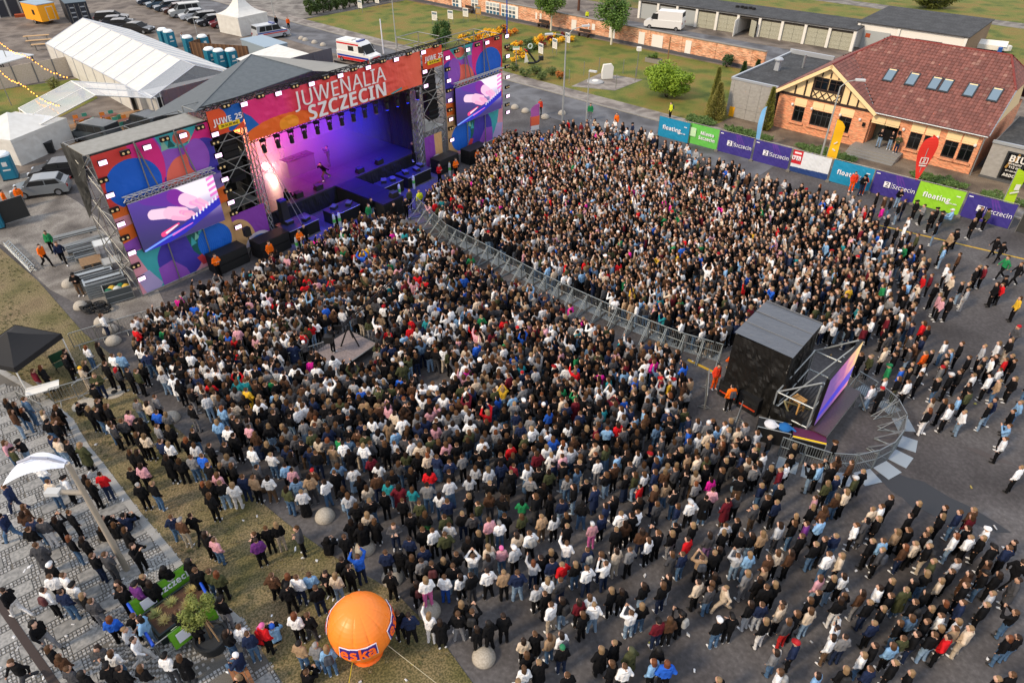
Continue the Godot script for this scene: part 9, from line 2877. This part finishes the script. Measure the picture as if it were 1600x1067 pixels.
func cone_tree(label: String, at: Vector3, h: float, rad: float, col: Color, seed_: int, n := 2600) -> void:
	var r := RandomNumberGenerator.new()
	r.seed = seed_
	var o := thing("conifer", label, "tree", at)
	var m := MB.new()
	m.tube(Vector3.ZERO, V(0, h * 0.9, 0), 0.09, 6, 0.02)
	part("trunk", m, mt("shrub_stem", K(0.25, 0.2, 0.14)), o)
	m = MB.new()
	for i in n:
		var f := pow(r.randf(), 1.3)
		var y := f * h
		var a := r.randf() * TAU
		var rr := rad * (1.0 - f * 0.96) * (0.45 + 0.55 * sqrt(r.randf())) * (1.0 + 0.2 * sin(a * 5.0 + y * 4.0)) * minf(1.0, 0.5 + f * 6.0)
		var p := V(cos(a) * rr, y, sin(a) * rr)
		var u := (V(cos(a), 0.9, sin(a)) + V(r.randfn(), r.randfn(), r.randfn()) * 0.35).normalized()
		var w := u.cross(V(r.randfn(), 0.2, r.randfn())).normalized()
		m.tri(p - w * 0.06, p + u * 0.24, p + w * 0.06)
	part("foliage", m, leaf_mat("leaf_" + col.to_html(false), col), o)

func low_bed(label: String, at: Vector3, ln: float, wd: float, seed_: int) -> void:
	var r := RandomNumberGenerator.new()
	r.seed = seed_
	var o := thing("juniper_bed", label, "shrub", at, -0.745, "ground cover along the pavement")
	var m := MB.new()
	var nz := FastNoiseLite.new()
	nz.seed = seed_; nz.frequency = 0.5
	for i in int(ln * wd * 420):
		var x := r.randf_range(-0.5, 0.5) * ln
		var z := r.randf_range(-0.5, 0.5) * wd
		if (x / ln * 2.0) ** 2 + (z / wd * 2.0) ** 2 > 0.85 + 0.35 * nz.get_noise_2d(x, z): continue
		var y := 0.12 + 0.5 * absf(nz.get_noise_2d(x * 2.0, z * 2.0 + 30.0)) + 0.12 * r.randf()
		var u := V(r.randfn(), 0.5 + r.randf() * 0.5, r.randfn()).normalized() * r.randf_range(0.12, 0.25)
		var w := u.cross(V(r.randfn(), 0, r.randfn())).normalized() * 0.05
		m.tri(V(x, y, z) - w, V(x, y, z) + u, V(x, y, z) + w)
	part("foliage", m, leaf_mat("juniper_green", K(0.34, 0.44, 0.23)), o)
	m = MB.new()
	for k in 14: m.tube(V(r.randf_range(-0.4, 0.4) * ln, 0.1, r.randf_range(-0.35, 0.35) * wd), V(r.randf_range(-0.4, 0.4) * ln, 0.18, r.randf_range(-0.35, 0.35) * wd), 0.015, 4)
	part("stems", m, mt("shrub_stem", K(0.25, 0.2, 0.14)), o)

func greenery() -> void:
	var g := K(0.33, 0.44, 0.15)
	var bark := K(0.80, 0.77, 0.70)
	tree("birch_tree", "leafy tree with white trunk left of the two before brick wall", V(5.7, 0.1, -107.4), 7.6, 2.3, V(2.6, 2.9, 2.6), 5200, 0.15, g, bark, 1, "white-trunked trees by the wall")
	tree("birch_tree", "leafy tree with white trunk right of the two before brick wall", V(13.6, 0.1, -99.4), 7.2, 2.2, V(2.5, 2.8, 2.5), 5200, 0.15, K(0.31, 0.43, 0.15), bark, 2, "white-trunked trees by the wall")
	shrub("willow_bush", "large round bright green willow bush on the lawn", V(17.0, 0.1, -76.2), V(2.9, 2.0, 2.7), 9000, 0.13, K(0.47, 0.57, 0.12), 3)
	shrub("round_bush", "small dark round bush against the brick wall", V(26.6, 0.1, -88.2), V(0.9, 0.85, 0.9), 1500, 0.09, K(0.14, 0.26, 0.07), 4)
	shrub("tall_bush", "dense green tall bush beside the flower bed behind stage", V(-9.5, 0.1, -97.6), V(1.5, 1.8, 1.5), 3200, 0.12, K(0.17, 0.30, 0.06), 5)
	shrub("planter_bush", "small shrub in a concrete trough by the wooden post", V(17.9, 0.1, -90.6), V(0.8, 0.6, 0.6), 900, 0.09, K(0.30, 0.40, 0.08), 6)
	shrub("hedge_bush", "clipped olive green bush above the white garage", V(69.5, 0.06, -123.5), V(4.4, 1.5, 2.6), 5200, 0.17, K(0.33, 0.35, 0.08), 7)
	shrub("young_shrub", "young sprawling shrub beside the cafe marquee and hoarding", V(-51.2, 0.04, -78.2), V(0.8, 0.9, 0.8), 500, 0.11, K(0.45, 0.45, 0.22), 8, "garden shrubs")
	shrub("young_shrub", "thin reddish shrub beside the long marquee wall", V(-46.8, 0.04, -75.6), V(0.55, 1.1, 0.55), 420, 0.1, K(0.50, 0.38, 0.24), 9, "garden shrubs")
	shrub("young_shrub", "round shrub on the garden lawn below the light string", V(-54.0, 0.04, -70.5), V(0.9, 0.8, 0.9), 700, 0.11, K(0.33, 0.36, 0.15), 10, "garden shrubs")
	shrub("corner_bush", "green leafy shrub at the bottom edge beside the paving", V(-7.6, 0.03, -10.75), V(0.75, 0.45, 0.6), 900, 0.06, K(0.26, 0.34, 0.11), 12)
	cone_tree("slim conifer right beside the brick house corner", V(24.8, 0.1, -66.0), 4.0, 0.62, K(0.46, 0.46, 0.20), 21)
	cone_tree("broad conifer before the grey annex corner", V(20.7, 0.1, -69.3), 3.5, 1.05, K(0.50, 0.48, 0.24), 22, 3400)
	cone_tree("narrow conifer behind the broad one", V(20.9, 0.1, -71.4), 4.4, 0.6, K(0.48, 0.48, 0.22), 23)
	cone_tree("small conifer at the rear corner of the annex", V(26.3, 0.1, -80.4), 2.6, 0.6, K(0.24, 0.32, 0.16), 24, 1500)
	cone_tree("second small conifer at the rear corner of the annex", V(28.2, 0.1, -81.6), 2.5, 0.6, K(0.22, 0.30, 0.15), 25, 1500)
	low_bed("low juniper bed left of the annex on the pavement edge", V(18.9, 0.09, -68.0), 3.4, 2.2, 41)
	low_bed("low juniper bed before the annex wall", V(22.6, 0.09, -64.4), 5.4, 1.7, 42)
	low_bed("low juniper bed before the gable windows", V(28.2, 0.09, -59.5), 6.4, 1.7, 43)
	low_bed("low juniper bed right of the house steps", V(35.3, 0.09, -53.5), 4.8, 1.7, 44)
	low_bed("low juniper bed behind the last purple banner", V(38.4, 0.09, -50.3), 2.4, 1.5, 45)
	low_bed("low juniper bed before the office window", V(40.4, 0.09, -48.4), 3.0, 1.5, 46)
	# hedge of clipped thujas, upper centre
	for k in 16:
		var f := k / 15.0
		var at := V(-32.2, 0.05, -118.2).lerp(V(-19.5, 0.05, -134.0), f)
		shrub("hedge_thuja", "clipped dark green thuja in the hedge row, %s from the road" % ORD[k], at, V(1.0, 1.4, 1.0), 1500, 0.13, K(0.24, 0.32, 0.11), 50 + k, "thuja hedge")
	# flower beds: clumps in rows
	var r := RandomNumberGenerator.new()
	r.seed = 15
	var cols := [[K(0.95, 0.74, 0.08), "yellow"], [K(0.82, 0.48, 0.05), "orange"], [K(0.42, 0.06, 0.07), "dark red"], [K(0.30, 0.38, 0.18), "grey green"]]
	var n := 0
	for q in [[-7.4, -101.4, -0.6, -108.0, 15], [-6.2, -99.8, 0.8, -106.4, 13], [-0.8, -96.4, 7.4, -104.2, 16], [0.4, -94.0, 8.6, -102.0, 14], [-0.6, -90.6, 2.6, -92.6, 4]]:
		for k in q[4]:
			var f = float(k) / q[4]
			var at := V(lerpf(q[0], q[2], f) + r.randfn() * 0.35, 0.1, lerpf(q[1], q[3], f) + r.randfn() * 0.35)
			var c: Array = cols[[0, 0, 2, 3, 0, 1, 3][r.randi() % 7]]
			shrub("flower_clump", "%s flowering clump, %s of its colour in the %s bed row" % [c[1], nth(c[1] + str(q[4])), {15: "upper", 14: "front", 13: "rear", 16: "middle", 4: "corner"}[q[4]]], at, V(0.62, 0.42, 0.62), 260, 0.1, c[0], 200 + n, c[1] + " clumps in the flower bed", "flower")
			n += 1
	for q in [[1.6, -84.0, "left"], [3.5, -82.7, "front"], [4.7, -84.6, "right"], [2.9, -85.2, "rear"], [0.2, -86.6, "far left"]]: shrub("lavender_ball", q[2] + " ball shaped grey green bush at the pavement corner", V(q[0], 0.1, q[1]), V(0.8, 0.55, 0.8), 900, 0.08, K(0.32, 0.38, 0.17), int(q[0] * 10.0) + 400, "ball bushes at the corner")
	shrub("rust_bush", "rust coloured low bush right of the ball bushes", V(5.7, 0.1, -83.2), V(0.8, 0.5, 0.8), 700, 0.08, K(0.62, 0.36, 0.10), 430)
	# bare trunk and far things beyond the wall
	tree("pine_tree", "tree with thick brown trunk beyond the brick wall", V(10.9, 0.05, -122.0), 11.0, 6.0, V(2.6, 2.4, 2.6), 2600, 0.16, K(0.20, 0.28, 0.10), K(0.34, 0.22, 0.16), 61)
	tree("meadow_tree", "lone small tree in the far meadow at the top edge", V(32.0, 0.06, -133.0), 6.0, 2.0, V(2.0, 1.8, 2.0), 2000, 0.16, K(0.25, 0.28, 0.1), K(0.3, 0.24, 0.18), 62)
	lawn_things()

func lawn_things() -> void:
	var steel := mt("galvanised_tube", K(0.60, 0.60, 0.58))
	var white := mt("white_paint", K(0.86, 0.85, 0.82))
	var k := 0
	for q in [[-24.4, -120.0, -0.7], [-22.3, -124.0, -0.7], [-20.6, -127.6, -0.7], [-11.6, -111.0, -0.6], [-9.3, -112.0, -0.6], [-7.1, -113.6, -0.6], [-5.2, -115.2, -0.6], [3.7, -91.9, -1.0], [5.6, -94.4, -1.0], [7.5, -97.6, -1.0]]:
		var o := thing("info_board", "white information board on two legs, %s" % ["first beside the hedge", "second beside the hedge", "third beside the hedge", "leftmost beyond the flower bed", "second beyond the flower bed", "third beyond the flower bed", "yellow one beyond the flower bed", "nearest the anchor", "middle of three by the lamp", "farthest of three by the lamp"][k], "sign", V(q[0], 0.1, q[1]), q[2], "information boards on the lawn")
		for x in [-0.45, 0.45]: rods("leg", [[V(x, 0, 0), V(x, 1.9, 0)]], 0.04, steel, o)
		bx("board", V(0, 1.3, 0.03), V(1.0, 1.2, 0.05), white if k != 6 else mt("ochre_board", K(0.65, 0.48, 0.15)), o)
		bx("print", V(0, 1.65, 0.06), V(0.85, 0.3, 0.01), mt("print_grey", K(0.4, 0.46, 0.5)), o)
		for y in [1.35, 1.2, 1.05, 0.9]: bx("text_line", V(0, y, 0.06), V(0.75, 0.05, 0.01), mt("print_pale_grey", K(0.6, 0.6, 0.6)), o)
		k += 1
	# anchor monument
	var a := thing("anchor", "black anchor monument with small white sail and lifebuoy", "monument", V(2.4, 0.1, -89.0), 0.3)
	var dk := mt("anchor_black", K(0.08, 0.09, 0.1), 0.6)
	rods("shank", [[V(0.6, 0.35, 0), V(-0.7, 2.0, 0)]], 0.12, dk, a, 8)
	rods("stock", [[V(-0.75, 1.85, -0.6), V(-0.75, 1.85, 0.6)]], 0.07, mt("buoy_red", K(0.65, 0.12, 0.1)), a, 6)
	var m := MB.new()
	m.path([V(-0.4, 0.3, 0), V(0.3, 0.25, 0), V(0.9, 0.4, 0), V(1.3, 0.8, 0)], 0.14, 7)
	m.box(V(1.3, 0.75, 0), V(0.5, 0.5, 0.4))
	part("fluke", m, dk, a)
	m = MB.new()
	m.tri(V(-1.0, 0.4, 0.2), V(-0.8, 1.7, 0.2), V(-0.4, 0.5, 0.2))
	m.tri(V(-1.0, 0.4, 0.17), V(-0.4, 0.5, 0.17), V(-0.8, 1.7, 0.17))
	part("sail", m, white, a)
	m = MB.new()
	m.lathe(Vector3.ZERO, [[0.2, -0.06], [0.32, -0.06], [0.34, 0.0], [0.32, 0.06], [0.2, 0.06], [0.2, -0.06]], 14)
	var lb := part("lifebuoy", m, mt("buoy_green", K(0.75, 0.8, 0.76)), a, V(-0.2, 2.3, 0.1))
	lb.rotation.x = PI / 2
	var sg := thing("street_sign", "white and green street sign post by the flower bed", "sign", V(0.5, 0.1, -86.3))
	rods("post", [[V(0, 0, 0), V(0, 2.7, 0)]], 0.06, steel, sg, 8)
	bx("plate", V(0, 2.7, 0.08), V(0.8, 0.4, 0.03), white, sg)
	bx("green_field", V(0, 2.82, 0.1), V(0.7, 0.12, 0.01), mt("sign_green", K(0.2, 0.55, 0.35)), sg)
	# memorial plot with posts
	m = MB.new()
	m.prism(v2([6.8, -80.2, 11.6, -78.6, 15.4, -82.8, 10.8, -85.6]), 0.0, 0.115)
	struct("memorial_paving", m, mats["pavement_slabs"])
	var mo := thing("memorial_stone", "white memorial stone beside a round slab on the lawn", "monument", V(11.2, 0.1, -83.0), 0.2)
	m = MB.new()
	m.plate(v2([-0.62, 0, 0.62, 0, 0.68, 1.4, 0.4, 1.75, -0.55, 1.7, -0.7, 0.9]), -0.18, 0.18)
	part("stone", m, white, mo)
	bx("plinth", V(0, 0.05, 0), V(1.7, 0.12, 0.7), mt("grey_coping", K(0.5, 0.48, 0.45)), mo)
	var sl := thing("round_slab", "low round stone slab before the memorial stone", "monument", V(9.7, 0.11, -81.7))
	m = MB.new()
	m.lathe(Vector3.ZERO, [[0.95, 0.0], [0.95, 0.12], [0.7, 0.2], [0.0, 0.22]], 20)
	part("slab", m, mt("slab_stone", K(0.62, 0.62, 0.62)), sl)
	m = MB.new()
	m.lathe(Vector3.ZERO, [[0.4, 0.2], [0.36, 0.26], [0.0, 0.27]], 16)
	part("plaque", m, white, sl)
	for q in [[6.6, -81.2], [8.6, -84.6], [10.6, -86.4], [13.4, -85.4], [14.4, -82.2], [11.8, -79.4]]:
		var p := thing("memorial_post", "thin grey post, %s around the memorial plot" % nth("mp"), "post", V(q[0], 0.1, q[1]), 0.0, "posts of the memorial plot")
		rods("shaft", [[V(0, 0, 0), V(0, 1.5, 0)]], 0.04, steel, p, 6)
		rods("cap", [[V(0, 1.5, 0), V(0, 1.56, 0)]], 0.055, steel, p, 6)
	var ll := thing("garden_lamp", "short square garden lamp at the memorial plot corner", "lamp", V(14.8, 0.1, -84.0))
	rods("post", [[V(0, 0, 0), V(0, 3.0, 0)]], 0.05, steel, ll, 6)
	bx("lamp_head", V(0, 3.15, 0), V(0.5, 0.4, 0.5), white, ll)
	for q in [[4.6, -109.6, "left"], [10.2, -103.8, "right"], [-7.0, -120.0, "far left"]]:
		var b := thing("park_bench", q[2] + " dark bench standing against the brick wall", "bench", V(q[0], 0.1, q[1]), -0.749, "benches by the wall")
		bx("seat", V(0, 0.45, 0), V(2.0, 0.08, 0.5), mt("bench_dark", K(0.2, 0.15, 0.12)), b)
		bx("backrest", V(0, 0.8, -0.25), V(2.0, 0.4, 0.06), mt("bench_dark", K(0.2, 0.15, 0.12)), b)
		for x in [-0.8, 0.8]: bx("leg", V(x, 0.22, 0), V(0.1, 0.42, 0.45), mt("bench_dark", K(0.2, 0.15, 0.12)), b)
	var tr := thing("concrete_trough", "low concrete flower trough by the wooden post", "planter", V(17.9, 0.1, -90.4), -0.7)
	bx("trough", V(0, 0.25, 0), V(2.0, 0.5, 0.8), mt("grey_coping", K(0.5, 0.48, 0.45)), tr)
	bx("soil", V(0, 0.5, 0), V(1.8, 0.04, 0.6), mt("soil", K(0.2, 0.15, 0.1)), tr)

# security, medics, artists and passers-by with a place of their own
func staff() -> void:
	var up := func(s: float, y: float, t: float): return sp(s, y, t)
	var f := func(dx: float, dz: float): return atan2(dx, dz)
	var out := atan2(0.785, 0.62)
	var crew := [
		[sp(4.4, 0, 1.7), out, "h", "k", "bs", "x", "security guard in orange vest below the left video screen"],
		[sp(9.9, 0, 3.2), out, "h", "k", "bs", "x", "security guard in orange vest at the left stage corner"],
		[sp(10.6, 0, 2.8), out, "k", "k", "ds", "s", "person in black standing beside guard at left stage corner"],
		[sp(7.6, 0, 3.0), out, "h", "k", "bs", "s", "guard in orange vest beside the left subwoofers"],
		[sp(24.3, 0, 2.8), out, "r", "k", "bs", "x", "person in red jacket at the right gear riser"],
		[sp(26.0, 0, 3.1), out, "h", "k", "bs", "x", "guard in orange vest at the right tower foot"],
		[sp(28.7, 0, 3.2), out, "h", "k", "bs", "x", "guard in orange vest with phone below right screen"],
		[sp(31.8, 0, 2.6), out, "h", "k", "bs", "s", "guard in orange vest beyond the right subwoofer"],
		[sp(15.6, 0, 3.9), out, "V", "j", "bs", "s", "person in green top beside the catwalk"],
		[sp(16.4, 0, 3.3), out, "k", "s", "ks", "s", "photographer in black vest beside the catwalk"],
		[sp(16.9, 0, 5.2), out, "k", "k", "ds", "s", "dark dressed guard left of the catwalk end"],
		[sp(18.0, 0, 5.3), out, "k", "k", "ds", "x", "dark dressed guard right of the catwalk end"],
		[sp(19.6, 0, 5.2), f.call(-0.5, -0.6), "z", "c", "ls", "s", "person in yellow top right of the catwalk"],
		[sp(19.3, 0, 4.4), out, "v", "k", "bs", "s", "person in dark green beside the catwalk right side"],
		[sp(16.9, 1.4, -2.5), f.call(-0.6, 0.8), "k", "v", "ks", "l", "performer in black lunging on the stage deck"],
		[sp(18.9, 1.4, -4.4), f.call(-0.9, 0.2), "c", "c", "ks", "u", "camera operator standing in the smoke on stage"],
		[sp(17.0, 1.4, -8.0), out, "c", "k", "ks", "x", "DJ standing behind the booth in smoke"],
		[sp(12.6, 1.4, -1.7), f.call(0.3, -0.9), "k", "k", "ds", "S", "camera operator crouching at the left stage edge"],
		[sp(24.6, 1.0, -0.4), f.call(-0.8, 0.2), "k", "k", "bs", "s", "camera operator at the right stage edge"],
		[V(-9.8, 0.6, -29.7), f.call(0.5, -0.85), "k", "k", "bs", "x", "crane operator in black shorts on the camera platform"],
		[V(10.6, 0, -27.3), f.call(0.3, 0.9), "R", "h", "ks", "s", "medic in red and orange uniform left of the tower"],
		[V(10.9, 0, -25.6), f.call(-0.2, -0.9), "h", "k", "ks", "s", "guard in orange vest left of the black tower"],
		[V(11.6, 0.0, -28.1), f.call(0.3, -0.9), "O", "w", "ds", "x", "medic in orange top standing at the tower corner"],
		[V(27.6, 0, -51.9), f.call(-0.2, 0.9), "R", "h", "bs", "s", "medic in red uniform before the teal banner, left"],
		[V(28.2, 0, -51.3), f.call(-0.4, 0.9), "R", "h", "ds", "x", "medic in red uniform before the teal banner, right"],
		[V(-31.3, 0, -39.9), f.call(0.8, 0.3), "h", "k", "ds", "w", "guard in orange vest walking on the concrete yard"],
		[V(-30.3, 0, -40.2), f.call(0.5, 0.8), "n", "k", "bs", "w", "person in blue jacket striding over the concrete yard"],
		[V(-31.9, 0, -41.8), f.call(0.2, 0.9), "V", "k", "ds", "s", "person in green jacket on the concrete yard"],
		[V(-38.2, 0, -49.1), f.call(0.5, 0.8), "h", "n", "ds", "s", "guard in orange jacket beside silver hatchback"],
		[V(-38.9, 0, -48.4), f.call(0.8, -0.4), "h", "k", "ks", "s", "guard in orange vest facing another near silver hatchback"],
		[V(-27.2, 0, -36.3), f.call(0.2, 0.9), "k", "o", "kC", "x", "person in black with cap beside the aluminium stacks"],
		[V(-23.3, 0, -31.8), f.call(0.6, -0.8), "w", "n", "bL", "s", "person in white jumper on a concrete half ball"],
		[V(2.9, 0, -70.4), f.call(0.2, 0.9), "R", "k", "ds", "s", "person in red and white vest below two-armed lamp"],
		[V(7.9, 0, -69.0), f.call(-0.2, 0.9), "V", "g", "ds", "s", "person in green jacket standing on the road"],
		[V(10.2, 0, -66.2), f.call(-0.4, 0.9), "h", "k", "bs", "s", "guard in orange vest at the far edge of crowd"],
		[V(16.0, 0.12, -69.0), f.call(-0.8, 0.2), "z", "k", "ks", "s", "guard in yellow vest behind the teal banner"],
		[V(11.5, 0.03, -113.5), f.call(-0.2, 0.9), "z", "k", "ks", "s", "person in yellow vest behind the brick wall"],
		[V(-35.0, 0.02, -109.5), f.call(0.2, 0.9), "k", "n", "ds", "s", "police officer in black on the road, left"],
		[V(-33.0, 0.02, -108.6), f.call(0.2, 0.9), "O", "k", "ds", "s", "officer with orange jacket on the road, right"],
		[V(33.2, 0.54, -60.2), f.call(-0.6, 0.8), "k", "s", "bs", "x", "person in black top in the house porch, left"],
		[V(33.9, 0.54, -59.6), f.call(-0.6, 0.8), "k", "s", "dL", "x", "person in black top in the house porch, middle"],
		[V(34.2, 0.47, -58.9), f.call(-0.6, 0.8), "v", "n", "bL", "x", "person in olive jacket on the house steps"],
		[V(-44.8, 0, -99.0), f.call(0.2, 0.9), "w", "k", "dL", "s", "person with white top alone on the worn setts"],
		[V(-3.1, 0.42, -14.5), f.call(-0.4, -0.9), "w", "p", "lL", "s", "person with pink trousers standing on a concrete half ball"],
	]
	for q in crew: person(q[0], q[1], q[2], q[3], q[4], q[5], 1.0, q[6], "crew and passers-by")
